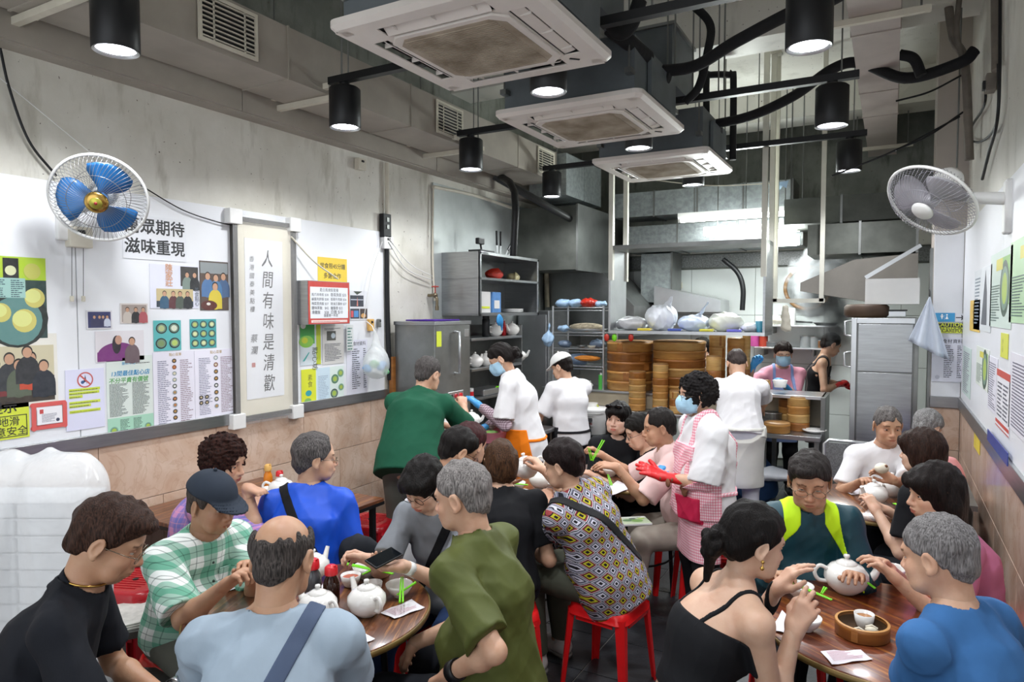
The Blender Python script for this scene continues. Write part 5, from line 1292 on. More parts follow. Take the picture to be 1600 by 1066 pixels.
P_['bluefront'] = person('man in denim-blue T-shirt with cropped grey hair, lower right corner', (1468, 806, 1.98), 26, seed=72, hphi=34, hpitch=14, lean=.10, near=0, tmat=c_steel, pmat=c_char, hands=((1570, 1100, 2.2), (1400, 1100, 2.2)), hair='short', hth=.006, hcol='#8d8a8a', hcol2='#4c4948', skin='mid', w=1.1, shw=1.0, elbow=((.2, -.5, -1), (-.3, -.3, -1)), belly=1, fold=.008)
P_['rose'] = person('woman with wavy dark hair in a rose pink top beside the right wall', (1462, 724, 2.8), 80, seed=75, hphi=84, hpitch=10, lean=.10, near=0, male=False, tmat=c_rose, pmat=c_char, hands=((1390, 890, 2.8), (1400, 905, 2.6)), hair='long', hth=.010, hcol='#1f1512', hcol2='#080505', skin='mid', sleeve=1.0, elbow=((.3, -.3, -1), (-.3, -.3, -1)), w=1.12)
P_['brownhair'] = person('woman with brown shoulder-length hair in black, back of head to us on the right', (1442, 670, 3.55), 28, seed=78, hphi=36, hpitch=6, lean=.10, near=1, male=False, tmat=c_black, pmat=c_char, hands=((1390, 800, 3.7), (1370, 800, 3.6)), hair='bob', hth=.010, elbow=((.3, -.3, -1), (-.3, -.3, -1)), hcol='#3a251c', hcol2='#140b08', skin='light')
P_['bunman'] = person('man with grey crew cut in a white polo holding a bitten white bun', (1388, 636, 4.35), 168, seed=81, hphi=170, hpitch=12, lean=.10, near=1, top='polo', tmat=c_white, pmat=c_char, hands=((1342, 755, 4.15), (1398, 752, 4.0)), hair='short', hth=.006, hcol='#7a7573', hcol2='#403c3a', skin='tan', w=1.12, sleeve=.8, hcfg=(dict(curl=1.0), dict(curl=.6, wdir=(-.8, .2, .5), wup=(.3, .6, .4))), gaze=(0, -.2), belly=1, elbow=((.5, -.3, -1), (-.5, -.3, -1)))
P_['greyhair'] = person('grey-haired person with blue collar behind the man holding the bun', (1450, 642, 4.85), -70, seed=84, hphi=-70, hpitch=30, lean=.10, near=2, tmat=cloth('violet_blue', '#3b3fb0', .1), pmat=c_char, hair='short', hth=.014, hcol='#a5a3a2', hcol2='#5b5958', skin='light', hands=((1440, 800, 4.6), (1460, 800, 4.7)))
P_['hidden'] = person('dark-haired kitchen worker glimpsed behind the hanging shelf', (1096, 528, 7.9), 100, seed=87, hphi=100, hpitch=10, lean=.05, stand=.92, near=3, tmat=c_white, pmat=c_apblk, hair='short', hth=.01, hcol='#17130f', skin='mid')
for p in PEOPLE: print('PERSON', p)
# ================================================================== THINGS ON THE WALLS
def wsheet(tl, br, side='L', x=None, **k):
    X = x if x is not None else (LX + .0135 if side == 'L' else RX - .0135)
    a, b = W(*tl, x=X), W(*br, x=X)
    if side == 'L': return Sheet((X, a.y, b.z), (0, 1, 0), (0, 0, 1), b.y - a.y, a.z - b.z, **k)
    a, b = (a, b) if a.y > b.y else (b, a)
    return Sheet((X, a.y, min(a.z, b.z)), (0, -1, 0), (0, 0, 1), a.y - b.y, abs(a.z - b.z), **k)
def folk(s, x, y, h, top, skin='#c79a7c', hair='#1c1614'):
    """a printed head and shoulders"""
    s.ell(x, y, h * .42, h * .55, top); s.rect(x - h * .42, y - h * .5, h * .84, h * .5, top)
    s.ell(x, y + h * .72, h * .19, h * .23, hair); s.ell(x, y + h * .68, h * .16, h * .20, skin)
def dish(s, x, y, r, bowl='#20352f', food='#a9c24a'):
    s.ell(x, y, r, r * .9, bowl); s.ell(x, y, r * .8, r * .7, '#6f8f7c'); s.ell(x, y, r * .55, r * .5, food)
X_ = lambda s: s.w
# food poster
s = wsheet((-28, 398), (74, 528), paper='#b6d62c'); w, h = s.w, s.h
s.rect(0, 0, w, h * .72, '#23403c'); s.ell(w * .5, h * .25, w * .52, h * .36, '#17231f'); s.ell(w * .5, h * .22, w * .42, h * .3, '#5c8a86')
for x, y, r in ((.62, .22, .20), (.25, .32, .16), (.80, .50, .17)): s.ell(w * x, h * y, w * r, h * r * .72, '#cfc66a'); s.ell(w * x - .01, h * y + .01, w * r * .8, h * r * .5, '#dcdf8a')
s.rect(w * .3, h * .74, w * .25, h * .24, '#101512'); s.ell(w * .42, h * .83, w * .09, h * .06, '#d8dcae'); s.ell(w * .77, h * .83, w * .14, h * .1, '#c8c960')
s.rect(w * .1, h * .50, w * .55, h * .24, '#9fc8c0'); s.lines(w * .13, h * .51, w * .5, h * .22, 9, '#2a4a58', cols=2)
s.build('poster', 'lime green food poster with giant steamed buns at the left edge of the wall', 'poster')
s = wsheet((-30, 524), (91, 630), paper='#e9e6dc'); w, h = s.w, s.h
s.rect(w * .0, h * .06, w * .95, h * .78, '#cfc6a6'); s.rect(0, h * .06, w * .95, h * .35, '#3a3026')
for x, y, t in ((.15, .35, '#7a2a2c'), (.34, .42, '#2f3338'), (.46, .33, '#57614e'), (.63, .42, '#c8492c'), (.58, .5, '#24262b'), (.80, .3, '#1d2430')): folk(s, w * x, h * y, h * .36, t)
s.build('poster', 'large faded group photo of five men above the yellow notice', 'poster')
s = wsheet((-70, 655), (46, 682), paper='#d9e63a'); s.h = .205; w, h = s.w, s.h
s.frame(.01, .01, w - .02, h * .52, .004, '#2a2a20'); s.text('温馨提示', w - .300, h * .66, .062, bold=.01)
s.text('小心地滑', w - .235, h * .34, .048, bold=.004); s.text('注意安全', w - .20, h * .10, .048, bold=.004)
s.poly([(w - .35, .03), (w - .245, .03), (w - .2975, .115)], '#c8382a'); s.poly([(w - .335, .038), (w - .26, .038), (w - .2975, .10)], '#e9e6a0'); s.ell(w - .30, .06, .012, .012, '#222222'); s.poly([(w - .315, .044), (w - .28, .05), (w - .29, .058)], '#222222')
s.build('notice', 'yellow wet-floor notice in Chinese above the wrapped white boxes', 'notice')
s = wsheet((50, 633), (102, 664), paper='#f3f2f6'); w, h = s.w, s.h
n_ = 26
for i in range(n_):
    t = i / n_; s.ell(w * t, .004, .012, .012, '#dd5a56', 8); s.ell(w * t, h - .004, .012, .012, '#dd5a56', 8)
for i in range(14): t = i / 14; s.ell(.004, h * t, .012, .012, '#dd5a56', 8); s.ell(w - .004, h * t, .012, .012, '#dd5a56', 8)
s.rect(.018, .018, w - .036, h - .036, '#f3f2f6'); s.rect(.03, h - .05, .018, .022, '#cc4444'); s.lines(.04, .03, w - .08, h - .08, 8, '#777788'); s.ell(w - .04, .035, .009, .009, '#333a55')
s.build('certificate', 'small certificate with a scalloped red border', 'certificate')
s = wsheet((101, 579), (164, 666), paper='#dfe0f6'); w, h = s.w, s.h; cx, cy_ = w * .5, h * .82
s.ell(cx, cy_, .042, .042, '#c4544e', 28); s.ell(cx, cy_, .035, .035, '#dfe0f6', 28); s.poly([(cx - .018, cy_ - .02), (cx - .004, cy_ + .005), (cx + .0, cy_ + .03), (cx + .01, cy_ - .028), (cx + .004, cy_ - .01)], '#1c2140'); s.ell(cx - .014, cy_ - .012, .009, .009, '#1c4f86'); s.poly([(cx - .03, cy_ + .024), (cx - .024, cy_ + .03), (cx + .03, cy_ - .024), (cx + .024, cy_ - .03)], '#c4544e')
for y, ww in ((.64, .80), (.585, .78), (.53, .34), (.43, .80), (.375, .55), (.285, .8)): s.rect(w * .08, h * y, w * ww, h * .045, '#cfe03a')
for y, ww in ((.648, .78), (.593, .76), (.538, .3), (.438, .78), (.383, .53)): s.lines(w * .09, h * y, w * ww, h * .03, 1, '#6c7430')
s.text('Thank you for your cooperation !', w * .09, h * .293, .012, '#50571f', maxw=w * .76)
s.build('notice', 'lilac-white A4 notice with a prohibition circle and yellow highlighted lines', 'notice')
s = wsheet((165, 559), (240, 677), paper='#dfe9e2'); w, h = s.w, s.h
s.text('13間最佳點心店', w * .08, h * .77, .06, '#1f8fc4', bold=.018, shear=.15, maxw=w * .86); s.text('不分平貴有價號', w * .04, h * .685, .06, '#58a957', bold=.018, shear=.15, maxw=w * .86)
s.text('最新年報', w * .32, h * .90, .03, '#2f9fd0', maxw=w * .3); s.lines(w * .62, h * .905, w * .34, h * .02, 1, '#444444')
s.lines(w * .05, h * .28, w * .9, h * .40, 26, '#3c4a48', cols=2); s.rect(0, .0, w, h * .26, '#a8d8be'); s.lines(w * .26, h * .02, w * .5, h * .22, 14, '#27433a', cols=2)
dish(s, w * .13, h * .11, w * .09, '#7fb79a'); dish(s, w * .87, h * .11, w * .08, '#7fb79a'); s.ell(w * .13, h * .05, w * .06, h * .02, '#2f8f3f')
s.build('newspaper_page', 'framed newspaper page headed with slanted blue and green characters', 'poster')
for (tl, br, lb, sd, n1, nx) in (((238, 551), (305, 667), 'taller printed menu sheet with a column of ten small dish pictures', 3, 10, .5), ((303, 548), (367, 649), 'printed menu sheet with dish pictures right beside the calligraphy frame', 5, 8, .52)):
    s = wsheet(tl, br, paper='#eceaf6'); w, h = s.w, s.h; r = random.Random(sd)
    s.text('點心菜單', w * .38, h * .945, .02, '#c2a66a', maxw=w * .3); s.lines(w * .1, h * .08, w * .32, h * .82, 34, '#8a8aa0', seed=sd); s.lines(w * .64, h * .08, w * .32, h * .82, 34, '#9a8490', seed=sd + 1)
    for k in range(n1):
        y = h * (.88 - .8 * k / n1); c = r.choice(['#1f2624', '#20262b', '#7a3a20', '#3a3f3a', '#8f9ca0']); s.ell(w * nx, y, w * .055, w * .05, c, 14); s.ell(w * nx, y, w * .033, w * .028, r.choice(['#d9d0b4', '#b98a4a', '#dfe0dc', '#c77a3a']), 10)
    if sd == 5:
        for a in (.14, .28):
            for b_ in (.25, .33): s.ell(w * a, h * b_, w * .05, w * .045, '#23272a', 14); s.ell(w * a, h * b_, w * .025, w * .022, '#c9b48c', 10)
    s.build('menu_sheet', lb, 'menu', 'printed menus on the left wall')
s = wsheet((134, 485), (175, 514), paper='#dcdce0'); w, h = s.w, s.h; s.rect(.008, .008, w - .016, h - .016, '#2a2f66')
for x in (.3, .5, .64, .8): folk(s, w * x, h * .35, h * .42, '#34345c' if x < .7 else '#c9cfe0')
s.build('photo_print', 'small blue-toned photo of four people standing', 'photo')
s = wsheet((187, 474), (231, 505), paper='#dcd5d0'); w, h = s.w, s.h; s.rect(.008, .008, w - .016, h - .016, '#a79a92')
for x, t in ((.25, '#c8beb4'), (.55, '#1e1e22'), (.82, '#b4575e')): folk(s, w * x, h * .3, h * .55, t)
s.build('photo_print', 'small photo of three smiling people, the middle one in black', 'photo')
s = wsheet((148, 518), (225, 562), paper='#e4e0e4'); w, h = s.w, s.h
s.p = MB(); s.ell(w * .45, h * .2, w * .42, h * .42, '#7d2f7c', a0=0, a1=PI); s.rect(w * .03, h * .02, w * .5, h * .3, '#7d2f7c'); folk(s, w * .46, h * .35, h * .5, '#7d2f7c', hair='#1d1420'); s.ell(w * .42, h * .55, w * .09, h * .3, '#241826'); s.ell(w * .46, h * .7, w * .07, h * .15, '#c99b84'); folk(s, w * .74, h * .22, h * .6, '#6d5a60'); 
s.build('photo_print', 'cut-out picture of two women, one in purple, above the newspaper page', 'photo')
s = wsheet((239, 501), (283, 547), paper='#58b8b8'); w, h = s.w, s.h
for i, (x, y) in enumerate(((.28, .74), (.74, .74), (.26, .25), (.75, .25))): dish(s, w * x, h * y, w * .2, '#162420', ['#b5c48a', '#d9dfc9', '#7f9a66', '#b6cf6a'][i])
s.build('food_picture', 'teal picture of four dim sum dishes in a square', 'picture')
s = wsheet((296, 499), (338, 543), paper='#3fa5a8'); w, h = s.w, s.h
for i in range(3):
    for j in range(3): dish(s, w * (.18 + .32 * i), h * (.18 + .32 * j), w * .135, '#1b3a3c', ['#c5cf8a', '#d9e0a9', '#b9c46a'][(i + j) % 3])
s.build('food_picture', 'teal picture of nine round dishes in a grid', 'picture')
s = wsheet((233, 412), (310, 482), paper='#e3e5f4'); w, h = s.w, s.h; s.rect(w * .62, h * .52, w * .38, h * .46, '#3a3836'); folk(s, w * .76, h * .58, h * .3, '#7d8f86'); folk(s, w * .92, h * .58, h * .3, '#1f2226')
s.rect(w * .12, h * .03, w * .76, h * .42, '#c9b98c'); s.rect(w * .12, h * .03, w * .76, h * .14, '#2a3a48')
for x, t in ((.28, '#2f5a78'), (.46, '#5a2a30'), (.6, '#4e5a50'), (.76, '#22262b')): folk(s, w * x, h * .14, h * .28, t)
for k, ch_ in enumerate('陳家莊'): s.text(ch_, w * .3, h * (.86 - .17 * k), .05, '#d9a27a', bold=.01)
for k, ch_ in enumerate('美食點心'): s.text(ch_, w * .91, h * (.4 - .11 * k), .032, '#5a6672')
s.build('event_poster', 'white sheet with two photos of men and an orange column of characters', 'poster')
s = wsheet((311, 407), (357, 485), paper='#4a423e'); w, h = s.w, s.h; s.rect(.004, .004, w - .008, h - .008, '#5a4a42'); s.rect(.004, h * .75, w - .008, h * .22, '#8f9698')
for x, y, t in ((.27, .45, '#4f77a8'), (.82, .45, '#4a668c'), (.55, .42, '#4a7ba8')): folk(s, w * x, h * y, h * .35, t)
folk(s, w * .52, h * .22, h * .38, '#d9c43a'); s.ell(w * .3, h * .1, w * .28, h * .1, '#5a231c'); s.ell(w * .28, h * .13, w * .07, h * .03, '#e0dcd4')
s.build('photo_print', 'tall photo of a seated man in yellow with staff behind him', 'photo')
s = wsheet((190, 332), (291, 410), paper='#e7e9ee'); w, h = s.w, s.h
s.text('萬眾期待', w * .02, h * .62, .2, '#1e2024', bold=.022, maxw=w * .95); s.text('滋味重現', w * .02, h * .16, .2, '#1e2024', bold=.022, maxw=w * .95)
s.build('wall_lettering', 'white sheet with bold black Chinese characters in two rows beside the blue fan', 'sign')
# calligraphy frame
a, b = W(366, 338, x=LX + .05), W(464, 643, x=LX + .05)
t = empty('calligraphy_frame', (LX + .03, (a.y + b.y) / 2, b.z), label='tall framed brush calligraphy wrapped in clear plastic on the left wall', cat='frame'); inv = Matrix.Translation(t.location).inverted()
y0, y1, z0, z1 = a.y, b.y, b.z, a.z
m_cream = M('cream_mat', '#e6e0cd', .5, var=.06)
MB().bb(LX + .015, LX + .03, y0 + .02, y1 - .02, z0, z1).build('backing_board', m_cream, t, inv=inv)
for q in (y0 + .005, y1 - .005): MB().bb(LX + .014, LX + .055, q - .014, q + .014, z0, z1).build('side_rail', M('dark_frame_wood', '#3c3a36', .5), t, inv=inv)
for q in (z0 + .01, z1 - .01): MB().bb(LX + .014, LX + .055, y0, y1, q - .014, q + .014).build('end_rail', M('dark_frame_wood', '#3c3a36', .5), t, inv=inv)
for q in (y0, y1):
    for zz in (z0, z1): MB().box((LX + .04, q, zz), (.06, .10, .10), bev=.006).build('corner_guard', m_wplast, t, inv=inv)
s = Sheet((LX + .031, y0 + .09, z0 + .13), (0, 1, 0), (0, 0, 1), y1 - y0 - .19, z1 - z0 - .26, paper='#eceef2'); w, h = s.w, s.h
for k, ch_ in enumerate('人間有味是清歡'): s.text(ch_, w * .42, h * (.84 - .132 * k), .125, '#17171a', bold=.004, shear=.12, sx=.8)
for k, ch_ in enumerate('香港國泰美點樓'): s.text(ch_, w * .1, h * (.86 - .052 * k), .042, '#3a3a3e', shear=.15)
for k, ch_ in enumerate('蔡瀾'): s.text(ch_, w * .1, h * (.36 - .075 * k), .06, '#26262a', shear=.2)
s.rect(w * .13, h * .20, .03, .03, '#c0726a'); s.build('calligraphy_paper', None, None, parent=t).matrix_parent_inverse = Matrix.Translation(t.location).inverted()
pm, nt, b_ = newmat('clear_plastic_film'); b_.inputs['Roughness'].default_value = .12; b_.inputs['Alpha'].default_value = .10; b_.inputs['Base Color'].default_value = (.95, .95, .95, 1)
bump(nt, b_, noise(nt, 9, 4, coords(nt, (1, 3, .6))), .8, .03); MATS['clear_plastic_film'] = pm
MB().bb(LX + .056, LX + .0575, y0 - .02, y1 + .02, z0 - .03, z1 + .02).build('plastic_film', pm, t, inv=inv)
# yellow time-limit notice
s = wsheet((496, 401), (542, 445), paper='#f2cf2b'); w, h = s.w, s.h; s.text('堂食限45分鐘', w * .07, h * .60, .06, '#2a2414', bold=.01, maxw=w * .86); s.text('多謝合作', w * .18, h * .22, .06, '#2a2414', bold=.01, maxw=w * .6)
s.build('notice', 'yellow square notice with two rows of Chinese above the menu lightbox', 'notice')
# lightbox
xf = LX + .16; a, b = W(481, 438, x=xf), W(547, 506, x=xf)
t = empty('menu_lightbox', (LX + .08, (a.y + b.y) / 2, b.z), label='red-bordered menu lightbox mounted on the left wall', cat='lightbox'); inv = Matrix.Translation(t.location).inverted()
MB().bb(LX + .02, xf - .004, a.y, b.y, b.z, a.z).build('housing', m_steel, t, inv=inv)
s = Sheet((xf - .004, a.y + .004, b.z + .004), (0, 1, 0), (0, 0, 1), b.y - a.y - .008, a.z - b.z - .008, paper='#c9372c'); w, h = s.w, s.h
s.rect(w * .03, h * .3, w * .94, h * .4, '#cdb440'); s.rect(w * .04, h * .13, w * .92, h * .74, '#eef2f8'); s.ell(w * .07, h * .84, w * .03, h * .03, '#eef2f8'); s.rect(w * .06, h * .03, w * .88, h * .06, '#f0d9d4'); s.lines(w * .1, h * .045, w * .7, h * .03, 1, '#b5453c')
s.text('是日蒸燉飯套餐', w * .26, h * .77, .05, '#2b2f36', maxw=w * .46)
for k, (l, r_) in enumerate((('鳳爪排骨飯 $38', '春風魚飯 $35'), ('鹹蛋肉餅飯 $38', '香茜牛肉飯 $36'), ('梅菜蒸肉飯 $37', '豉油王腸粉 $37'), ('臘味蒸飯   $42', '臘腸卷 $22'), ('滑雞飯     $38', '白飯 $10'))):
    y = h * (.66 - .105 * k); s.text(l, w * .07, y, .034, '#3a3f4a', maxw=w * .40); s.text(r_, w * .52, y, .034, '#3a3f4a', maxw=w * (.40 if k < 3 else .3))
s.text('逢星期一休息', w * .35, h * .17, .03, '#3a3f4a', maxw=w * .35)
s.build('printed_front', None, None, parent=t).matrix_parent_inverse = inv
# leaflets
s = wsheet((468, 504), (501, 569), paper='#dfeaf0'); w, h = s.w, s.h; s.rect(0, h * .5, w * .7, h * .5, '#3fae49'); s.ell(w * .3, h * .55, w * .35, h * .14, '#8fd04a'); s.rect(w * .78, 0, w * .22, h, '#c8d826'); s.ell(w * .22, h * .58, w * .15, h * .07, '#d2dc2a'); s.ell(w * .15, h * .92, w * .13, h * .07, '#e9f2ea'); s.poly([(w * .1, h * .1), (w * .4, h * .3), (w * .45, h * .3), (w * .2, h * .1)], '#3fb5b0'); s.text('點心坊', w * .6, h * .42, .06, '#2d3f2a', rot=-PI / 2)
s.build('leaflet', 'green and lime leaflet below the menu lightbox', 'leaflet')
s = wsheet((503, 508), (537, 567), paper='#dcdad6'); w, h = s.w, s.h; s.rect(w * .2, h * .6, w * .42, h * .24, '#4a4a44'); s.ell(w * .5, h * .72, w * .1, h * .07, '#b5c0c8'); s.lines(w * .1, h * .08, w * .8, h * .46, 12, '#5a5a66'); s.lines(w * .1, h * .87, w * .8, h * .06, 2, '#5a5a66')
s.build('letter', 'grey letter with a small photo, right of the green leaflet', 'letter')
s = wsheet((470, 578), (537, 626), paper='#e2f0ea'); w, h = s.w, s.h; s.rect(0, 0, w * .33, h, '#dfe51f'); s.rect(w * .35, 0, w * .31, h, '#cfe4f0'); s.ell(w * .16, h * .35, w * .07, h * .08, '#1f9fa8'); s.ell(w * .14, h * .14, w * .08, h * .08, '#7fb55a'); s.text('素\n食', w * .14, h * .7, .05, '#5a5f1a'); s.lines(w * .38, h * .1, w * .25, h * .7, 16, '#9ab0c4'); dish(s, w * .76, h * .25, w * .09, '#1f3a2c'); dish(s, w * .78, h * .65, w * .09, '#3f7a50'); dish(s, w * .92, h * .8, w * .08, '#8fc4a0'); dish(s, w * .93, h * .4, w * .07, '#8fc4a0')
s.build('leaflet', 'wide leaflet in yellow, pale blue and green under the other leaflets', 'leaflet')
s = wsheet((546, 454), (574, 500), paper='#e3e4ea'); w, h = s.w, s.h; s.rect(w * .02, h * .46, w * .75, h * .38, '#242a3c'); s.rect(w * .05, h * .68, w * .7, h * .03, '#ccd2e0'); s.poly([(w * .38, h * .48), (w * .42, h * .8), (w * .46, h * .48)], '#e08a7a'); s.rect(w * .02, h * .05, w * .5, h * .34, '#2a3040'); s.rect(w * .05, h * .1, w * .14, h * .22, '#d8505a'); s.rect(w * .22, h * .1, w * .25, h * .22, '#4a8fd0'); s.rect(w * .56, h * .05, w * .42, h * .34, '#3a2622'); s.ell(w * .76, h * .15, w * .14, h * .08, '#d9a25a'); s.poly([(w * .2, h * .98), (w * .4, h * .86), (w * .7, h * .98)], '#2f3a2c')
s.build('advert_sheet', 'dark-panelled advert sheet right of the menu lightbox', 'poster')
s = wsheet((541, 532), (574, 615), paper='#e6e6f2'); w, h = s.w, s.h; s.text('食材資料', w * .3, h * .9, .045, '#2c2f38', maxw=w * .62); s.lines(w * .25, h * .12, w * .4, h * .74, 20, '#4a4c5a', seed=3); s.lines(w * .8, h * .12, w * .15, h * .74, 20, '#3a3c4a', seed=4)
s.build('price_list', 'plain list sheet partly hidden by the hanging carrier bag', 'notice')
s = wsheet((541, 508), (552, 548), paper='#dfe3e2', x=LX + .03); s.lines(.01, .01, s.w - .02, s.h - .02, 8, '#5a8a80'); s.build('booklet', 'curled narrow booklet hanging behind the lightbox corner', 'booklet')
# hanging carrier bag
bp = W(588, 560, x=LX + .16); t = empty('carrier_bag', (bp.x, bp.y, bp.z), label='white carrier bag of blue film hanging from a hook on the left wall', cat='bag')
G = Field((-.2, -.2, -.25), (.2, .2, .3), .009); G.add(ell((0, 0, -.04), (.10, .125, .13)), .02).add(cone((0, 0, .05), (0, -.015, .22), .07, .015, (1, 0, 0), .7), .05); G.displace(folds(.012, 26, 2, (1, 1, .4)))
m_bag, nt, b_ = newmat('thin_white_plastic'); b_.inputs['Base Color'].default_value = (.88, .9, .9, 1); b_.inputs['Roughness'].default_value = .28; b_.inputs['Alpha'].default_value = .5; bump(nt, b_, noise(nt, 16, 5, coords(nt, (1, 1, .5))), .6, .02)
np_mesh('bag_skin', *nets(G), m_bag, t)
r = random.Random(2)
for k in range(9): MB().sph((r.uniform(-.04, .04), r.uniform(-.08, .08), r.uniform(-.12, -.02)), r.uniform(.03, .045), 10, 7, sc=(1, 1, .8)).build('blue_wad', M('blue_film', '#4aa0dc', .4) if k % 3 else M('green_film', '#7fc890', .4), t)
MB().tube([(0, -.015, .2), (-.03, -.01, .26), (-.10, 0, .3)], .004, 6).build('handle', m_wplast, t)
# sockets, switches
def wall_box(px, py, d, mat, label, name='wall_socket', side='L', cat='socket', knobs=1, dm=m_black):
    x = LX + .03 if side == 'L' else RX - .03; p = W(px, py, x=x); t = empty(name, p, label=label, cat=cat)
    MB().box((0, 0, 0), d, bev=.005).build('plate', mat, t); sg = 1 if side == 'L' else -1
    for k in range(knobs): MB().box((sg * (d[0] / 2 + .003), 0, d[2] * (.25 - .3 * k)), (.008, d[1] * .3, d[2] * .18), bev=.001).build('switch', dm, t)
    return t
wall_box(602, 353, (.05, .10, .20), m_black, 'black socket strip on the tall conduit', knobs=2, dm=m_steel2); wall_box(604, 379, (.05, .12, .11), m_wplast, 'white double socket under the black strip', knobs=1)
wall_box(563, 257, (.05, .09, .09), m_yplast, 'small white socket high on the left wall near the beam'); wall_box(123, 371, (.05, .12, .11), m_yplast, 'cream fan switch box with two pull strings', 'switch_box')
wall_box(592, 505, (.03, .03, .07), m_steel2, 'tiny grey hook plate beside the black cable', 'hook_plate', cat='hook'); wall_box(579, 508, (.03, .06, .10), M('orange_plastic', '#e0b060', .5), 'small cream-orange hook pad holding the carrier bag', 'hook_pad', cat='hook')
for a_, lb in ((112, 'left pull string of the fan switch'), (130, 'right pull string of the fan switch')):
    p, q = W(a_, 385, x=LX + .03), W(a_, 467, x=LX + .03); t = empty('pull_string', p, label=lb + ' box', cat='string'); MB().tube([(0, 0, 0), q - p], .0015, 5).build('string', m_black, t); MB().box(q - p, (.016, .016, .03), bev=.003).build('toggle', m_yplast, t)
# tap
p = W(680, 470, x=LX + .1); t = empty('tap', p, label='brass wall tap with red handwheel beside the steel cupboard', cat='tap'); m_br = M('dull_brass', '#7f7460', .35, .9)
MB().tube([(-.08, 0, .05), (0, 0, .05), (.02, 0, .02), (.02, 0, -.06)], .014, 8).sph((0, 0, .05), .025, 10, 8).cyl((.02, 0, -.09), .018, .04, 10).build('body', m_br, t); MB().tube([(.0 + .03 * math.cos(a), .03 * math.sin(a), .13) for a in [k * PI / 8 for k in range(16)]], .006, 6, closed=True).box((0, 0, .13), (.055, .008, .006)).box((0, 0, .13), (.008, .055, .006)).cyl((0, 0, .06), .006, .08, 8).build('handwheel', M('red_paint', '#b5443c', .5), t)

# fans
def fan(center, normal, R_, blade_m, hub_m, rim_m, wire_m, label, arm_to, blades=3, up=(0, 0, 1), gold=False, spin=.3):
    c = Vector(center); n = Vector(normal).normalized(); t = empty('wall_fan', c, label=label, cat='fan')
    x = Vector(up).cross(n).normalized(); y = n.cross(x); Rm = Matrix((x, y, n)).transposed()
    T = lambda r, a, z: Rm @ Vector((r * math.cos(a), r * math.sin(a), z))
    ring = lambda r, z, k=48: [T(r, 2 * PI * i / k, z) for i in range(k)]
    MB().tube(ring(R_, 0), .008, 8, closed=True).build('rim', rim_m, t)
    mb = MB()
    for sgn in (1, -1):
        for i in range(64):
            a = 2 * PI * i / 64; pts = []
            for q in range(7):
                f = .24 + .76 * q / 6; z = sgn * .075 * math.sqrt(max(0, 1 - ((f - .24) / .76) ** 2.2)); pts.append(T(R_ * f, a + (.35 * (1 - f) if sgn > 0 else -.2 * (1 - f)), z))
            mb.tube(pts, .0011, 4, caps=False)
        mb.tube(ring(R_ * .6, sgn * .068), .0016, 5, closed=True)
    g = mb.build('wire_guard', wire_m, t); g['kind'] = 'stuff'
    MB().lathe([(.0001, .092), (R_ * .17, .090), (R_ * .23, .082), (R_ * .25, .074), (R_ * .22, .07)], R=Rm, n=28, cap=False).build('front_badge', hub_m, t)
    if gold:
        MB().lathe([(.0001, .095), (R_ * .12, .094), (R_ * .13, .091)], R=Rm, n=24, cap=False).build('badge_centre', M('badge_gold_green', '#b8b24a', .3, .6), t)
        MB().lathe([(.0001, .0965), (R_ * .035, .096), (R_ * .036, .094)], R=Rm, n=16, cap=False).build('badge_mark', M('badge_red', '#b03038', .4), t)
    MB().lathe([(.0001, .03), (.03, .028), (.036, .01), (.036, -.03), (.0001, -.032)], R=Rm, n=20, cap=False).build('hub', blade_m, t)
    for k in range(blades):
        b = MB(); a0 = spin + 2 * PI * k / blades; G = 10; H_ = 5; vs = []
        for i in range(G + 1):
            f = i / G; r_ = .03 + (R_ * .88 - .03) * f; wd = (.6 + 1.15 * math.sin(PI * min(1, f * .62 + .12))) * .85
            for j in range(H_ + 1):
                u = j / H_ - .5; vs.append(T(r_ * (1 - .12 * abs(u) * f), a0 + u * wd + .25 * f, .028 * u * 2 * (1 - .3 * f)))
        for v in list(vs): pass
        fs = [(i * (H_ + 1) + j, (i + 1) * (H_ + 1) + j, (i + 1) * (H_ + 1) + j + 1, i * (H_ + 1) + j + 1) for i in range(G) for j in range(H_)]
        b.add(vs, fs, smooth=True); o = b.build('blade', blade_m, t); md = o.modifiers.new('thick', 'SOLIDIFY'); md.thickness = .003
    MB().lathe([(.0001, -.20), (.05, -.195), (.065, -.17), (.07, -.10), (.06, -.08), (.0001, -.078)], R=Rm, n=24, cap=False).build('motor', m_wplast, t)
    arm = Vector(arm_to) - c; back = Rm @ Vector((0, 0, -.14))
    MB().tube([back, back + (arm - back) * .25 + Vector((0, 0, -.05)), back + (arm - back) * .6 + Vector((0, 0, -.03)), arm], [.022, .026, .03, .032], 10).build('wall_arm', m_wplast, t)
    MB().box(arm + Vector((0, 0, -.04)), (.04, .10, .26), bev=.01).build('wall_bracket', m_wplast, t)
    return t
m_fblue = M('blue_fan_blade', '#2a6fb0', .3, var=.1); m_wire = M('guard_wire', '#8f8f90', .35, .7); m_wirew = M('grey_guard_wire', '#9a98a0', .4, .3)
fc = W(155, 310, x=LX + .36); fan(fc, (.72, -.62, -.42), .215, m_fblue, M('gold', '#c9a45a', .25, 1.0), m_wplast, m_wire, 'wall fan with blue blades and gold badge on the left wall', (LX + .02, fc.y + .02, fc.z - .02), gold=True, spin=.9)
fc = W(1455, 314, y=4.0); fan(fc, (-.50, -.52, -.70), .215, M('grey_fan_blade', '#b9b7be', .3, alpha=.75), m_wplast, m_wplast, m_wirew, 'white wall fan tilted down on the right wall', (RX - .02, 4.1, fc.z + .0), spin=.2)
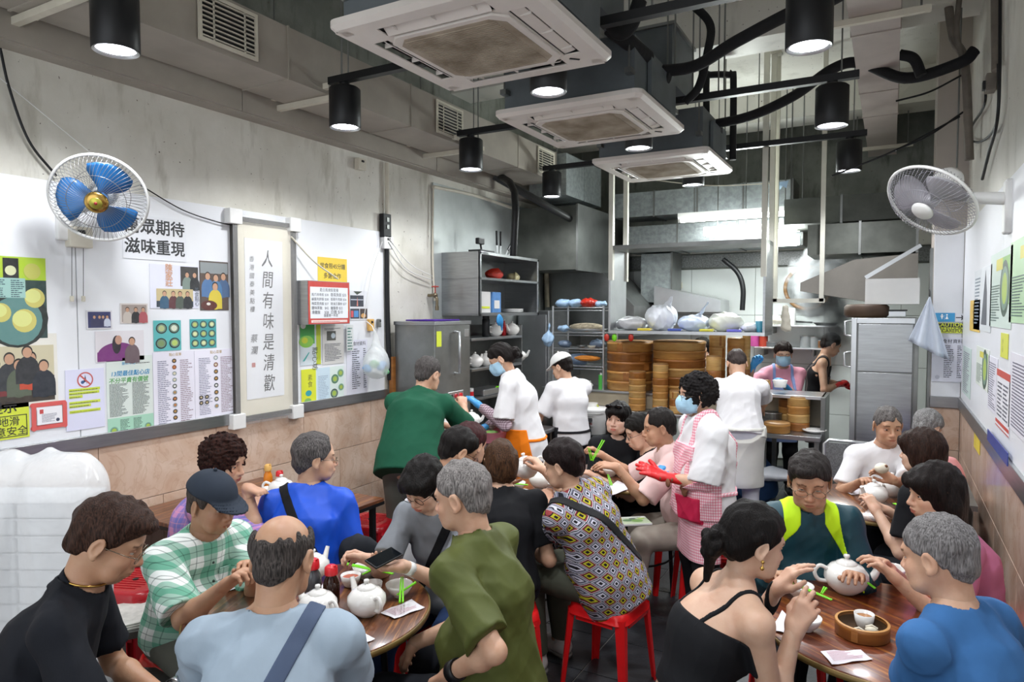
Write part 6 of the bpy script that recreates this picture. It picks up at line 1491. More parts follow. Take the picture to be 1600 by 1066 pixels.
# pier signs
def psheet(tl, br, yy=6.43, **k):
    a, b = W(*tl, y=yy), W(*br, y=yy); return Sheet((a.x, yy, b.z), (1, 0, 0), (0, 0, 1), b.x - a.x, a.z - b.z, **k)
s = psheet((1460, 489), (1492, 503), paper='#2f9fd8'); w, h = s.w, s.h
for q in (.38, .62): s.ell(w * q, h * .78, w * .045, w * .045, '#ffffff', 12); s.poly([(w * (q - .08), h * .3), (w * (q + .08), h * .3), (w * q, h * .7)] if q > .5 else [(w * (q - .08), h * .68), (w * (q + .08), h * .68), (w * q, h * .25)], '#ffffff')
s.rect(w * .495, h * .2, w * .012, h * .6, '#ffffff'); s.build('toilet_sign', 'blue restroom sign with two white figures on the pier', 'sign')
s = psheet((1493, 490), (1509, 503), paper='#eceef4'); w, h = s.w, s.h; s.rect(w * .05, h * .44, w * .7, h * .12, '#1c1f2a'); s.poly([(w * .55, h * .85), (w * .95, h * .5), (w * .55, h * .15), (w * .62, h * .5)], '#1c1f2a'); s.build('arrow_sign', 'black arrow sign pointing right beside the restroom sign', 'sign')
s = psheet((1458, 505), (1509, 521), paper='#dfe832'); w, h = s.w, s.h; s.rect(0, h * .60, w, h * .40, '#1b1c14'); s.text('CAUTION', w * .1, h * .67, .03, '#dfe832', bold=.03, maxw=w * .85); s.text('WET FLOORS', w * .05, h * .36, .02, '#25261a', bold=.02, maxw=w * .9); s.text('BE CAREFUL', w * .05, h * .08, .02, '#25261a', bold=.02, maxw=w * .9)
s.build('caution_sign', 'yellow and black caution wet floors sign on the pier', 'sign')
s = psheet((1457, 527), (1508, 598), paper='#e9eaf6'); w, h = s.w, s.h; s.text('食材資料', w * .3, h * .88, .03, '#3a3c48', bold=.01, maxw=w * .6); s.lines(w * .36, h * .1, w * .3, h * .74, 18, '#4a4c5a', seed=3); s.lines(w * .75, h * .1, w * .14, h * .74, 18, '#3a3c4a', seed=4); s.ell(w * .18, h * .1, w * .07, w * .07, '#c9cad8'); s.build('price_list', 'list sheet on the pier partly covered by the hanging cloth', 'notice')
# hanging cloth
t = empty('hanging_cloth', W(1453, 462, y=6.18), label='pale blue-white cloth hanging from a hook beside the pier', cat='cloth'); pts = [W(*q, y=6.18) - t.location for q in ((1453, 462), (1447, 475), (1419, 532), (1440, 543), (1465, 556), (1484, 563), (1476, 530), (1462, 480))]
mb = MB(); k = len(pts); ap = pts[0]; rows = 10; vs = []
edge = [pts[2], pts[3], pts[4], pts[5]]
for i in range(rows + 1):
    f = i / rows
    for j in range(13):
        u = j / 12 * 3; e0 = int(min(2, u)); e = edge[e0].lerp(edge[e0 + 1], u - e0); p = ap.lerp(e, f); p.y += .035 * math.sin(j * 1.3) * f; vs.append(p)
mb.add(vs, [(i * 13 + j, i * 13 + j + 1, (i + 1) * 13 + j + 1, (i + 1) * 13 + j) for i in range(rows) for j in range(12)], smooth=True); o = mb.build('cloth_sheet', cloth('pale_towel', '#cdd6e4', .05), t); md = o.modifiers.new('s', 'SOLIDIFY'); md.thickness = .004
MB().tube([ap + Vector((0, .1, .05)), ap + Vector((0, 0, .03)), ap + Vector((0, -.01, -.01))], .004, 6).build('hook', m_black, t)
# right wall sheets
RS = [((1506, 540), (1516, 625), '#c9dcd6', 'narrow teal-edged sheet at the far end of the right wall'), ((1517, 470), (1531, 520), '#e9c24a', 'yellow vertical slip with brown characters on the right wall'),
 ((1524, 425), (1548, 520), '#dfe4e8', 'clipping with a tall dark bottle picture, upper right wall'), ((1550, 400), (1580, 515), '#cfe0d6', 'pale green magazine page on the right wall'), ((1581, 380), (1640, 510), '#b9dcae', 'bright green food page at the right edge of the picture'),
 ((1527, 540), (1545, 615), '#dfe6dc', 'page with a lime and dark food picture'), ((1546, 555), (1557, 650), '#e4e3ee', 'slim text sheet left of the red-topped list'),
 ((1559, 575), (1577, 685), '#eae9ee', 'list with red header and foot on the right wall'), ((1580, 550), (1625, 715), '#e4e2ea', 'large pinkish text sheet at the right edge')]
for i, (tl, br, col, lb) in enumerate(RS):
    s = wsheet(tl, br, 'R', paper=col); w, h = s.w, s.h
    if i == 1: s.text('快\n樂\n好', w * .3, h * .72, h * .24, '#7a4a1a')
    elif i == 2: s.poly([(w * .5, h * .1), (w * .8, h * .1), (w * .78, h * .6), (w * .68, h * .95), (w * .6, h * .6)], '#4a4d58'); s.lines(w * .06, h * .1, w * .35, h * .8, 14, '#7a8a98')
    elif i in (3, 4, 5):
        s.rect(w * .55, h * .3, w * .35, h * .6, '#7fb84e'); dish(s, w * .7, h * .5, w * .2, '#2c4a34'); s.rect(w * .3, h * .75, w * .3, h * .15, '#d8cf3a'); s.lines(w * .06, h * .08, w * .45, h * .5, 14, '#4a6a60')
    elif i == 7: s.rect(0, h * .88, w, h * .12, '#c8402f'); s.rect(0, .0, w, h * .02, '#c8402f'); s.rect(0, h * .06, w, h * .06, '#c8402f'); s.lines(w * .1, h * .2, w * .8, h * .62, 9, '#6a6a78', cols=2)
    else: s.lines(w * .1, h * .06, w * .8, h * .85, 20, '#7a7488')
    s.build('wall_clipping', lb, 'poster', 'clippings on the right wall')
for tl, br, col, lb in (((1565, 520), (1575, 562), '#d8dc3a', 'small lime sticker pair above the red-topped list'), ((1523, 672), (1531, 712), '#e2c832', 'yellow sticker on the marble tiles below the rail')):
    s = wsheet(tl, br, 'R', paper=col); s.text('小\n心', s.w * .25, s.h * .56, s.h * .32, '#4a4a1a'); s.build('sticker', lb, 'sticker')
a, b = W(1543, 690, x=RX - .03), W(1575, 712, x=RX - .03)
tag(MB().bb(RX - .032, RX - .028, a.y, b.y, 1.19, 1.25).build('tape_strip', M('blue_tape', '#2f3f8f', .4)), 'blue tape wrapped on the steel rail of the right wall', 'tape')
# ================================================================== TABLES AND STOOLS
def woodmat(name, c1, c2, c3, f=1.0, rough=.28):
    m, nt, b = newmat(name); v = coords(nt, (26 * f, 1.6 * f, 3))
    n1 = N(nt, 'ShaderNodeTexNoise', i_Scale=1.0, i_Detail=7, i_Roughness=.65, i_Distortion=.4); nt.links.new(v, n1.inputs['Vector'])
    c = mixc(nt, ramp(nt, n1.outputs['Fac'], .36, .6), lin(c1), lin(c2)); v2 = coords(nt, (60 * f, 3 * f, 3)); n2 = noise(nt, 1.0, 5, v2, .7)
    c = mixc(nt, ramp(nt, n2, .52, .66), c, lin(c3)); nt.links.new(c, b.inputs['Base Color']); b.inputs['Roughness'].default_value = rough
    b.inputs['Coat Weight'].default_value = .3; b.inputs['Coat Roughness'].default_value = .12; return m
m_top = woodmat('striped_wood_laminate', '#7a4a30', '#4b2b1e', '#a9713e'); m_top2 = woodmat('red_brown_laminate', '#8a4527', '#4f2517', '#b8732f', .8)
m_band = M('worn_gold_edge', '#8c7442', .45, .3, var=.4, vscale=12)
def round_table(c, r, label, mat, rz=0.0):
    t = empty('round_table', (c.x, c.y, 0), rz, label=label, cat='table')
    MB().lathe([(r - .01, .722), (r, .726), (r, .744), (r - .004, .748), (.0001, .75)], n=72).build('tabletop', mat, t)
    MB().lathe([(r, .724), (r + .006, .726), (r + .006, .743), (r, .745)], n=72, cap=False).build('edge_band', m_band, t)
    MB().lathe([(.0001, .70), (r * .8, .70), (r * .8, .722)], n=48).build('underframe', m_black, t)
    for k in range(4):
        a = PI / 4 + k * PI / 2; p = Vector((math.cos(a), math.sin(a), 0)); MB().tube([p * .30 + Vector((0, 0, .70)), p * .34 + Vector((0, 0, .0))], .014, 8).build('leg', m_black, t)
    MB().tube([Vector((.33 * math.cos(2 * PI * k / 24), .33 * math.sin(2 * PI * k / 24), .22)) for k in range(24)], .007, 6, closed=True).build('foot_ring', m_black, t)
    return t
T1, T3, T4, T5, T6 = CP(-.78, 2.60), CP(.17, 4.22), CP(.80, 4.72), CP(1.37, 2.44), CP(2.22, 4.05)
round_table(T1, .455, 'round striped wood-look table with teapots at the front left', m_top, .4); round_table(T3, .44, 'round table in the middle where the patterned blouse woman sits', m_top, .1)
round_table(T4, .42, 'round table where the pink-shirt man reaches with chopsticks', m_top, .7); round_table(T5, .445, 'glossy reddish round table with steamer basket at front right', m_top2, 1.0); round_table(T6, .45, 'round table at far right before the man with the bun', m_top, .3)
def rect_table(x0, x1, y0, y1, label, z=.75, mat=m_top):
    t = empty('wall_table', ((x0 + x1) / 2, (y0 + y1) / 2, 0), label=label, cat='table'); w, d = (x1 - x0), (y1 - y0)
    MB().box((0, 0, z - .014), (w, d, .028), bev=.004).build('tabletop', mat, t); MB().box((0, 0, z - .03), (w + .004, d + .004, .02)).build('edge_band', m_black, t)
    for sx in (-1, 1):
        for sy_ in (-1, 1): MB().box((sx * (w / 2 - .05), sy_ * (d / 2 - .05), (z - .04) / 2), (.03, .03, z - .04)).build('leg', m_black, t)
    return t
q = W(600, 778, z=.75)
rect_table(LX + .02, q.x, W(400, 830, z=.75).y - .15, q.y, 'long wood-look table against the left wall beyond the blue shirt man')
rect_table(-.02, RX - .02, 1.0, 1.75, 'small table against the right wall nearest the camera', mat=m_top2)
# stool
def make_stool(mat, n=1):
    t = empty('plastic_stool', (0, 0, 0)); H_ = .45
    def sq(r, z, rad=.06, k=6):
        pts = []
        for cx, cy_, a0 in ((1, 1, 0), (-1, 1, 90), (-1, -1, 180), (1, -1, 270)):
            for i in range(k + 1):
                a = math.radians(a0 + 90 * i / k); pts.append(Vector((cx * (r - rad) + rad * math.cos(a), cy_ * (r - rad) + rad * math.sin(a), z)))
        return pts
    prof = [(.128, .448, .075), (.150, .446, .075), (.158, .438, .075), (.163, .415, .07), (.166, .392, .065), (.168, .39, .065), (.160, .392, .06), (.155, .43, .06)]
    b = MB(); rings = [sq(r, z, rad) for r, z, rad in prof]; n_ = len(rings[0])
    vs = [v for r in rings for v in r]; b.add(vs, [(k * n_ + i, k * n_ + (i + 1) % n_, (k + 1) * n_ + (i + 1) % n_, (k + 1) * n_ + i)[::-1] for k in range(len(rings) - 1) for i in range(n_)], smooth=True)
    b.add(rings[0], [list(range(n_))]); 
    for i in range(9): b.box((0, -.10 + i * .025, .4495), (.20 - .012 * abs(i - 4), .007, .003))
    b.build('seat', mat, t); MB().cyl((0, 0, .449), .014, .003, 14).build('centre_hole', m_black, t)
    for k in range(4):
        R = Matrix.Rotation(k * PI / 2, 3, 'Z'); lb = MB(); wt, wb = .045, .030; ot, ob = .155, .185; th = .006; vs = []; F8 = 8
        for i in range(F8 + 1):
            f = i / F8; z = .415 * (1 - f) + .0 * f; o = ot + (ob - ot) * f; w_ = wt + (wb - wt) * f; ci = .012
            for dx, dy in ((-w_, 0), (-ci, 0), (0, -ci), (0, -w_), (-th, -w_), (-th, -ci - th), (-ci - th, -th), (-w_, -th)):
                vs.append(R @ Vector((o + dx, o + dy, z)))
        fs = [(i * 8 + j, i * 8 + (j + 1) % 8, (i + 1) * 8 + (j + 1) % 8, (i + 1) * 8 + j) for i in range(F8) for j in range(8)]
        lb.add(vs, fs); lb.add(vs[-8:], [list(range(8))]); lb.build('leg', mat, t)
        MB().box(R @ Vector((.158, 0, .385)), (.008, .20, .03), R=R).build('apron_web', mat, t)
    return t
m_red = M('red_stool_plastic', '#e01f22', .22, var=.05); m_dred = M('deep_red_stool_plastic', '#b51a26', .25, var=.08)
st0 = make_stool(m_red); st0['category'] = 'stool'; used_st = [False]
def stool(x, y, rz, label, z=0, mat=None):
    if not used_st[0]: o = st0; used_st[0] = True
    else: o = copy_tree(st0)
    place(o, (x, y, z), rz, label=label); o['category'] = 'stool'
    if mat:
        for ch in o.children:
            if ch.name.startswith('centre'): continue
            for sl in ch.material_slots: sl.link = 'OBJECT'; sl.material = mat
    return o
SL = dict(navy='red stool hidden under the man in the navy polo', plaid='red stool under the man in the plaid shirt', pale='red stool under the balding man with the cross strap', olive='red stool whose edge shows under the olive T-shirt man',
 grey='red stool under the woman with the phone', fwhite='red stool under the bowed man in white polo', blue='red stool under the royal blue shirt man', curly='red stool under the curly-haired person by the wall', brown='red stool under the brown-haired person in black',
 maroon='red stool under the person in blue denim', diam='bright red stool in full view under the patterned blouse woman', pinkman='bright red stool under the pink-shirt man in beige trousers', glassman='red stool under the man in black-rimmed glasses', suns='red stool under the young woman with sunglasses',
 neon='red stool under the neon-shouldered man', cami='red stool under the camisole woman', bluefront='red stool under the denim-blue T-shirt man', rose='red stool under the rose pink top woman', brownhair='red stool under the brown-haired woman in black', bunman='red stool under the man with the bun', greyhair='red stool under the grey-haired person with blue collar')
for k, lb in SL.items():
    if k in P_: r_ = P_[k]['root']; stool(r_.location.x, r_.location.y, r_.rotation_euler[2] + (.25 if k == 'diam' else 0), lb)
q = W(212, 905, z=.60)
for i, lb in enumerate(('lowest stool of the dark red stack by the tiled wall', 'middle stool of the dark red stack by the tiled wall', 'topmost stool of the dark red stack by the tiled wall')): stool(q.x, q.y, .35, lb, z=.075 * i, mat=m_dred)
q = W(578, 812, z=.52)
for i, lb in enumerate(('lower stool of the dark red pair under the wall table end', 'upper stool of the dark red pair under the wall table end')): stool(q.x, q.y, .2, lb, z=.075 * i, mat=m_dred)
q = W(828, 890, z=.45)

# ------------------------------------------------------------------ tableware
m_porc = M('white_porcelain', '#eceae6', .12, var=.03, coat=.4); m_green = M('green_chopstick', '#7ddc1e', .35, var=.05); m_tea = M('tea', '#a8703a', .1); m_soy = M('dark_soy', '#2a1008', .1); m_redcap = M('red_cap', '#d3202a', .3)
def make_teapot():
    t = empty('teapot', (0, 0, 0)); MB().lathe([(.034, 0), (.038, .003), (.060, .022), (.072, .048), (.070, .070), (.052, .092), (.034, .099), (.030, .101)], n=32, cap=True).build('pot_body', m_porc, t)
    MB().lathe([(.034, .099), (.033, .104), (.018, .112), (.006, .115), (.006, .119), (.011, .124), (.009, .131), (.0001, .133)], n=24).build('lid', m_porc, t)
    MB().tube(bez([(.058, 0, .045), (.085, 0, .058), (.100, 0, .085), (.112, 0, .108)], 5), [.019, .018, .017, .016, .015, .0142, .0135, .0128, .012, .0115, .011, .0105, .010, .0098, .0095, .0095], 12).build('spout', m_porc, t)
    MB().tube(bez([(-.060, 0, .078), (-.088, 0, .088), (-.104, 0, .066), (-.092, 0, .040), (-.064, 0, .034)], 5), .0068, 10).build('handle', m_porc, t); return t
def make_bowl(r=.055, h=.052):
    t = empty('rice_bowl', (0, 0, 0)); MB().lathe([(.022, 0), (.024, .006), (r * .72, h * .35), (r * .95, h * .75), (r, h), (r * .96, h), (r * .9, h * .75), (r * .66, h * .38), (.001, .012)], n=32, cap=False).build('bowl', m_porc, t); return t
TPR, BWR = make_teapot(), make_bowl(); TPR['category'] = 'teapot'; BWR['category'] = 'bowl'; _u = set()
def put(proto, p, rz, label, group=None, s=1.0, rot=None):
    if proto.name in _u: o = copy_tree(proto)
    else: o = proto; _u.add(proto.name)
    o.location = p; o.rotation_euler = rot or (0, 0, rz); o.scale = (s, s, s); o['label'] = label
    if group: o['group'] = group
    return o
tz = lambda px, py, dz=0: W(px, py, z=.751) + Vector((0, 0, dz))
put(TPR, tz(573, 960), math.radians(160), 'white teapot in the middle of the near left table, spout up left', 'teapots', 1.02); put(TPR, tz(497, 968), math.radians(175), 'white teapot at the front edge of the near left table', 'teapots', 1.0)
put(TPR, tz(490, 903), math.radians(100), 'white teapot mostly hidden behind the balding head', 'teapots', .95)
put(TPR, tz(1322, 925), math.radians(20), 'large white teapot on the glossy reddish table', 'teapots', 1.18); put(TPR, tz(1365, 787), math.radians(-120), 'nearer white teapot on the far right table', 'teapots', 1.1); put(TPR, tz(1393, 775), math.radians(200), 'farther white teapot on the far right table', 'teapots', 1.1)
put(TPR, tz(845, 762), math.radians(160), 'white teapot standing on the middle table', 'teapots', 1.1); put(TPR, W(826, 732, D=3.95) - Vector((0, 0, .05)), 0, 'white teapot held up to pour over the middle table', 'teapots', 1.1, rot=(0, math.radians(14), math.radians(215)))
put(TPR, tz(440, 778), math.radians(30), 'white teapot on the wall table beside the sauce bottle', 'teapots', 1.1)
put(BWR, tz(571, 903), 0, 'white bowl bridged by green chopsticks on the near left table', 'rice bowls'); put(BWR, tz(624, 932), 0, 'white bowl of clear soup at the right edge of the near table', 'rice bowls'); put(BWR, tz(1249, 934), 0, 'white bowl under chopsticks on the glossy table', 'rice bowls', 1.0); put(BWR, tz(1260, 985), 0, 'small white bowl below the camisole woman hand', 'rice bowls', .95)
put(BWR, tz(808, 766), 0, 'white bowl with chopsticks at left of the middle table', 'rice bowls'); put(BWR, tz(411, 782), 0, 'nearer white bowl on the wall table', 'rice bowls'); put(BWR, tz(420, 774), 0, 'farther white bowl on the wall table', 'rice bowls', .9); put(BWR, tz(955, 744), 0, 'white bowl in front of the sunglasses girl', 'rice bowls', 1.1); put(BWR, tz(1395, 905), 0, 'white bowl at the far side of the glossy table', 'rice bowls', 1.0); put(BWR, tz(880, 762), 0, 'small white bowl beside the standing middle teapot', 'rice bowls', .9)
def cup(p, label, r=.036, h=.045, fill=None, group='small cups'):
    t = empty('tea_cup', p, label=label, cat='cup', group=group); MB().lathe([(r * .62, 0), (r * .7, .004), (r * .92, h * .5), (r, h), (r * .92, h), (r * .82, h * .5), (.001, h * .2)], n=24, cap=False).build('cup_wall', m_porc, t)
    if fill: MB().cyl((0, 0, h * .72), r * .84, .002, 24).build('liquid', fill, t)
    return t
cup(tz(548, 915), 'white cup of red-brown chilli sauce on the near left table', .042, .046, M('chilli_sauce', '#a8451e', .2)); cup(tz(583, 925), 'empty white cup behind the near teapot', .038, .04); cup(tz(828, 788), 'white cup at the front edge of the middle table', .036, .044, m_tea); cup(tz(1411, 802), 'white cup on the far right table', .038, .046, m_tea); cup(tz(945, 790), 'small white cup behind the patterned blouse shoulder', .034, .05)
cup(tz(1415, 790), 'second white cup on the far right table', .034, .04); cup(tz(818, 776), 'white cup beside the bowl at left of middle table', .032, .04)
def sticks(a, b, label, dx=.012):
    a, b = Vector(a), Vector(b); t = empty('chopsticks', a, label=label, cat='chopsticks', group='green chopsticks'); d = b - a; p = d.cross(Vector((0, 0, 1))).normalized() * dx
    for s_ in (-.5, .5): MB().tube([p * s_, d + p * s_ * .6], [.0042, .0028], 6).build('stick', m_green, t)
up = lambda px, py, z: W(px, py, z=z)
sticks(up(535, 880, .805), up(614, 897, .808), 'green chopsticks lying across the bowl by the phone'); sticks(up(594, 885, .81), up(566, 898, .805), 'green chopstick tips poking from the near bowl', .006); sticks(up(627, 942, .80), up(628, 902, .83), 'upright pair of green chopsticks over the soup bowl'); sticks(up(650, 910, .83), up(620, 930, .79), 'short green stick leaning in the soup bowl', .004)
sticks(up(472, 975, .775), up(474, 960, .80), 'green tip beside the front teapot', .005)
sticks(up(1235, 910, .82), up(1300, 938, .80), 'green chopsticks between the camisole woman hand and bowl'); sticks(up(1318, 883, .86), up(1368, 920, .80), 'green chopsticks standing up behind the large teapot'); sticks(up(1290, 918, .85), up(1284, 928, .83), 'green stick ends above her gripping hand', .01)
sticks(up(795, 755, .81), up(825, 758, .81), 'green chopsticks across the middle table bowl'); sticks(up(880, 765, .80), up(850, 776, .80), 'green chopsticks over the small middle bowl'); sticks(up(404, 786, .81), up(425, 782, .81), 'green chopsticks over the wall table bowls'); sticks(up(1397, 787, .80), up(1415, 793, .80), 'green chopsticks on the far right table')
pa, pb = W(943, 688, D=4.35), W(925, 720, D=4.3); sticks(pa, pb, 'green chopsticks held up in the pink-shirt man fist', .02); sticks(W(925, 720, D=4.3), W(920, 700, D=4.28), 'second green pair between his fingers', .02); sticks(up(955, 758, .76), up(950, 742, .80), 'green chopsticks lying on the paper slip')
def paper(a, b, c, d, label, lines=True, z=.7525):
    P4_ = [W(*q, z=z) for q in (a, b, c, d)]; t = empty('order_slip', (P4_[0] + P4_[2]) / 2, label=label, cat='paper', group='paper slips'); o = t.location.copy()
    mb = MB(); n_ = 6; vs = []
    for i in range(n_ + 1):
        for j in range(n_ + 1):
            u, v = i / n_, j / n_; p = (P4_[0].lerp(P4_[1], u)).lerp(P4_[3].lerp(P4_[2], u), v); p.z += .004 * math.sin(u * 5 + v * 2) ** 2; vs.append(p - o)
    mb.add(vs, [(i * (n_ + 1) + j, i * (n_ + 1) + j + 1, (i + 1) * (n_ + 1) + j + 1, (i + 1) * (n_ + 1) + j) for i in range(n_) for j in range(n_)], smooth=True); mb.build('sheet', M('slip_paper', '#ece8ee', .6, var=.03), t)
    if lines:
        mb = MB(); r = random.Random(4)
        for i in range(9):
            v = .12 + i * .085; u0, u1 = .1, r.uniform(.5, .9); A = P4_[0].lerp(P4_[1], u0).lerp(P4_[3].lerp(P4_[2], u0), v) - o; B_ = P4_[0].lerp(P4_[1], u1).lerp(P4_[3].lerp(P4_[2], u1), v) - o
            mb.bar(A + Vector((0, 0, .005)), B_ + Vector((0, 0, .005)), .0016, .0004)
        mb.build('print', M('pink_print', '#cf9aa8', .7), t)['kind'] = 'stuff'
paper((594, 958), (643, 938), (664, 950), (616, 968), 'pink-printed slip at the right edge of the near left table'); paper((530, 990), (548, 977), (586, 999), (552, 1015), 'folded white slip at the front edge of near left table', False); paper((497, 922), (506, 911), (513, 917), (506, 927), 'little white slip beside the soy bottles', False)
paper((1282, 1018), (1345, 1017), (1364, 1031), (1300, 1040), 'pale printed slip at the front of the glossy table'); paper((1316, 766), (1352, 763), (1360, 770), (1330, 774), 'white slip beside the far right teapots', False); paper((943, 766), (965, 752), (990, 762), (955, 775), 'white slip and card before the sunglasses girl', False)
paper((1205, 985), (1222, 955), (1240, 970), (1225, 990), 'crumpled napkin at the left edge of glossy table', False); paper((345, 905), (378, 898), (388, 915), (352, 925), 'white napkin bundle before the plaid man', False)
def bottle(p, label, body, cap_m, r=.028, h=.15, glass=False):
    t = empty('sauce_bottle', p, label=label, cat='bottle'); MB().lathe([(r * .92, 0), (r, .006), (r, h * .52), (r * .85, h * .62), (r * .62, h * .72), (r * .62, h * .76)], n=24).build('bottle_body', body, t)
    MB().lathe([(r * .8, h * .76), (r * .82, h * .80), (r * .78, h * .95), (r * .5, h), (.0001, h * 1.005)], n=20).build('cap', cap_m, t); MB().tube([(r * .3, 0, h * .96), (r * .9, 0, h * 1.02)], .004, 6).build('nozzle', cap_m, t); return t
bottle(tz(518, 942), 'dark soy sauce bottle with red cap on the near left table', m_soy, m_redcap, .032, .15); bottle(tz(489, 935), 'second soy bottle with red cap beside the balding head', M('soy_halffull', '#57585c', .15, var=.6), m_redcap, .034, .16)
bottle(tz(419, 767), 'orange chilli squeeze bottle on the wall table', M('orange_sauce', '#e88a22', .25, var=.3), M('orange_plastic', '#e0862a', .4), .028, .17); bottle(tz(437, 770), 'clear bottle with red cap on the wall table', m_wplast, m_redcap, .028, .14)
bottle(Vector((.10, 1.62, .751)), 'red-capped sauce bottle at the bottom right corner', m_wplast, m_redcap, .03, .13)
def steamer(p, r, h, layers, label, mat=None, lid=True, rim=True, group='bamboo steamers', open_=False, seedv=0):
    t = empty('bamboo_steamer', p, seedv * 1.3, label=label, cat='steamer', group=group); r_ = random.Random(seedv)
    for k in range(layers):
        m_ = m_bam[r_.randrange(3)]; z = k * h; MB().lathe([(r * .97, z + .001), (r, z + h * .06), (r, z + h * .70), (r * 1.012, z + h * .72), (r * 1.012, z + h * .94), (r * .97, z + h - .001)], n=40, cap=False).build('basket_layer', m_, t)
        a = r_.uniform(-1.6, .2) - PI / 2; MB().box((r * 1.002 * math.cos(a), r * 1.002 * math.sin(a), z + h * .5), (.004, r * .25, h * .8), rz=a).build('lashing', m_bam[1], t)
    z = layers * h
    if open_:
        MB().lathe([(r * .9, z - .012), (r * .9, z - h * .8), (.0001, z - h * .8)], n=40, cap=False).build('inner_wall', m_bamd, t); MB().lathe([(r, z - .001), (r * .9, z)], n=40, cap=False).build('rim', m_bam[0], t); return t
    MB().lathe([(r, z - .001), (r, z + .004), (r * .92, z + .010), (.0001, z + .016)], n=40).build('woven_lid', m_bamw, t); return t
def bam(n, c, c2):
    m, nt, b = newmat(n); v = coords(nt, (1, 1, 6)); c_ = mixc(nt, ramp(nt, noise(nt, 3, 6, v, .7), .35, .65), lin(c), lin(c2)); v2 = coords(nt, (2, 2, 120)); c_ = mixc(nt, mth(nt, 'MULTIPLY', noise(nt, 1.5, 3, v2), .35), c_, lin('#5a3416')); nt.links.new(c_, b.inputs['Base Color']); b.inputs['Roughness'].default_value = .42; return m
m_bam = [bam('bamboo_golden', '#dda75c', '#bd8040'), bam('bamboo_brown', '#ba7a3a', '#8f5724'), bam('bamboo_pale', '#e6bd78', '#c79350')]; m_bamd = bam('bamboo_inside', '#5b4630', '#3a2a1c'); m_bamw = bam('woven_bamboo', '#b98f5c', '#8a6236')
steamer(tz(1347, 992), .088, .05, 1, 'open bamboo steamer holding a cup on the glossy table', open_=True, group='table steamers'); cup(tz(1350, 985, .012), 'white cup standing inside the open steamer', .034, .05, m_tea)
for px, py, lb in ((1342, 992, 'left dumpling in the open steamer'), (1362, 988, 'right dumpling in the open steamer')):
    t = empty('dumpling', W(px, py, z=.772), label=lb, cat='dumpling'); MB().sph((0, 0, .006), .02, 12, 8, sc=(1.1, .9, .75)).build('wrapper', M('dumpling_skin', '#e2d9c4', .4), t); MB().tube([(-.018, 0, .015), (0, 0, .024), (.018, 0, .015)], .004, 6).build('pleat', M('dumpling_skin', '#e2d9c4', .4), t)
# black phone in hands, bun, magazine, bags
ph = W(600, 872, D=2.66); t = empty('smartphone', ph, rot=(math.radians(14), math.radians(-6), YAW + math.radians(52)), label='black smartphone held by the woman in grey T-shirt', cat='phone')
MB().box((0, 0, 0), (.14, .07, .009), bev=.003).build('case', m_black, t); MB().box((0, 0, .0052), (.13, .062, .001)).build('screen', M('dark_glass', '#0e1216', .06), t)
bp = W(1378, 732, D=3.92); t = empty('steamed_bun', bp, YAW, label='bitten white bun held by the man in white polo', cat='bun'); MB().sph((0, 0, 0), .038, 20, 14, sc=(1.05, .85, .8)).build('bun_dough', M('bun_white', '#efe6d2', .6, bmp=.2), t); MB().sph((.012, -.024, .018), .009, 10, 8).build('filling', M('brown_filling', '#7b4a2c', .5), t)
tt = W(990, 815, D=3.9); t = empty('magazine', tt, YAW + .15, label='green illustrated magazine on the beige trousers of the pink-shirt man', cat='magazine'); MB().box((0, 0, 0), (.18, .13, .012), bev=.002).build('pages', m_wplast, t)
s = Sheet((-.088, -.063, .006), (1, 0, 0), (0, 1, 0), .176, .126, paper='#9fae8f', t=.001)
for x, y, r_, c_ in ((.3, .5, .03, '#3f6a3c'), (.6, .4, .035, '#5f8a3a'), (.5, .7, .02, '#23402c'), (.8, .7, .02, '#8fb24a')): s.ell(.176 * x, .126 * y, r_, r_ * .7, c_)
s.rect(.0, .1, .176, .026, '#d9ddd6'); s.lines(.01, .104, .15, .016, 2, '#38503c'); s.build('cover', None, None, parent=t)
def bagmesh(name, p, pr, mat, label, cat='bag', fold_=.012, vox=.011, f=18, rz=0, knot=None, parent=None, seed=1):
    lo = np.min([q[1] for q in pr], 0) - .05; hi = np.max([q[2] for q in pr], 0) + .05; G = Field(lo, hi, vox)
    for q in pr: G.add(q, .03)
    G.displace(folds(fold_, f, seed, (1, 1, .6)), .06); t = empty(name, p, rz, label=label, cat=cat); np_mesh('film', *nets(G), mat, t); return t
m_film, nt, b_ = newmat('cloudy_plastic_wrap'); b_.inputs['Base Color'].default_value = (.93, .94, .95, 1); b_.inputs['Roughness'].default_value = .22; b_.inputs['Alpha'].default_value = .6; bump(nt, b_, noise(nt, 5, 4, coords(nt, (1, 1, .6)), .6), .5, .03)
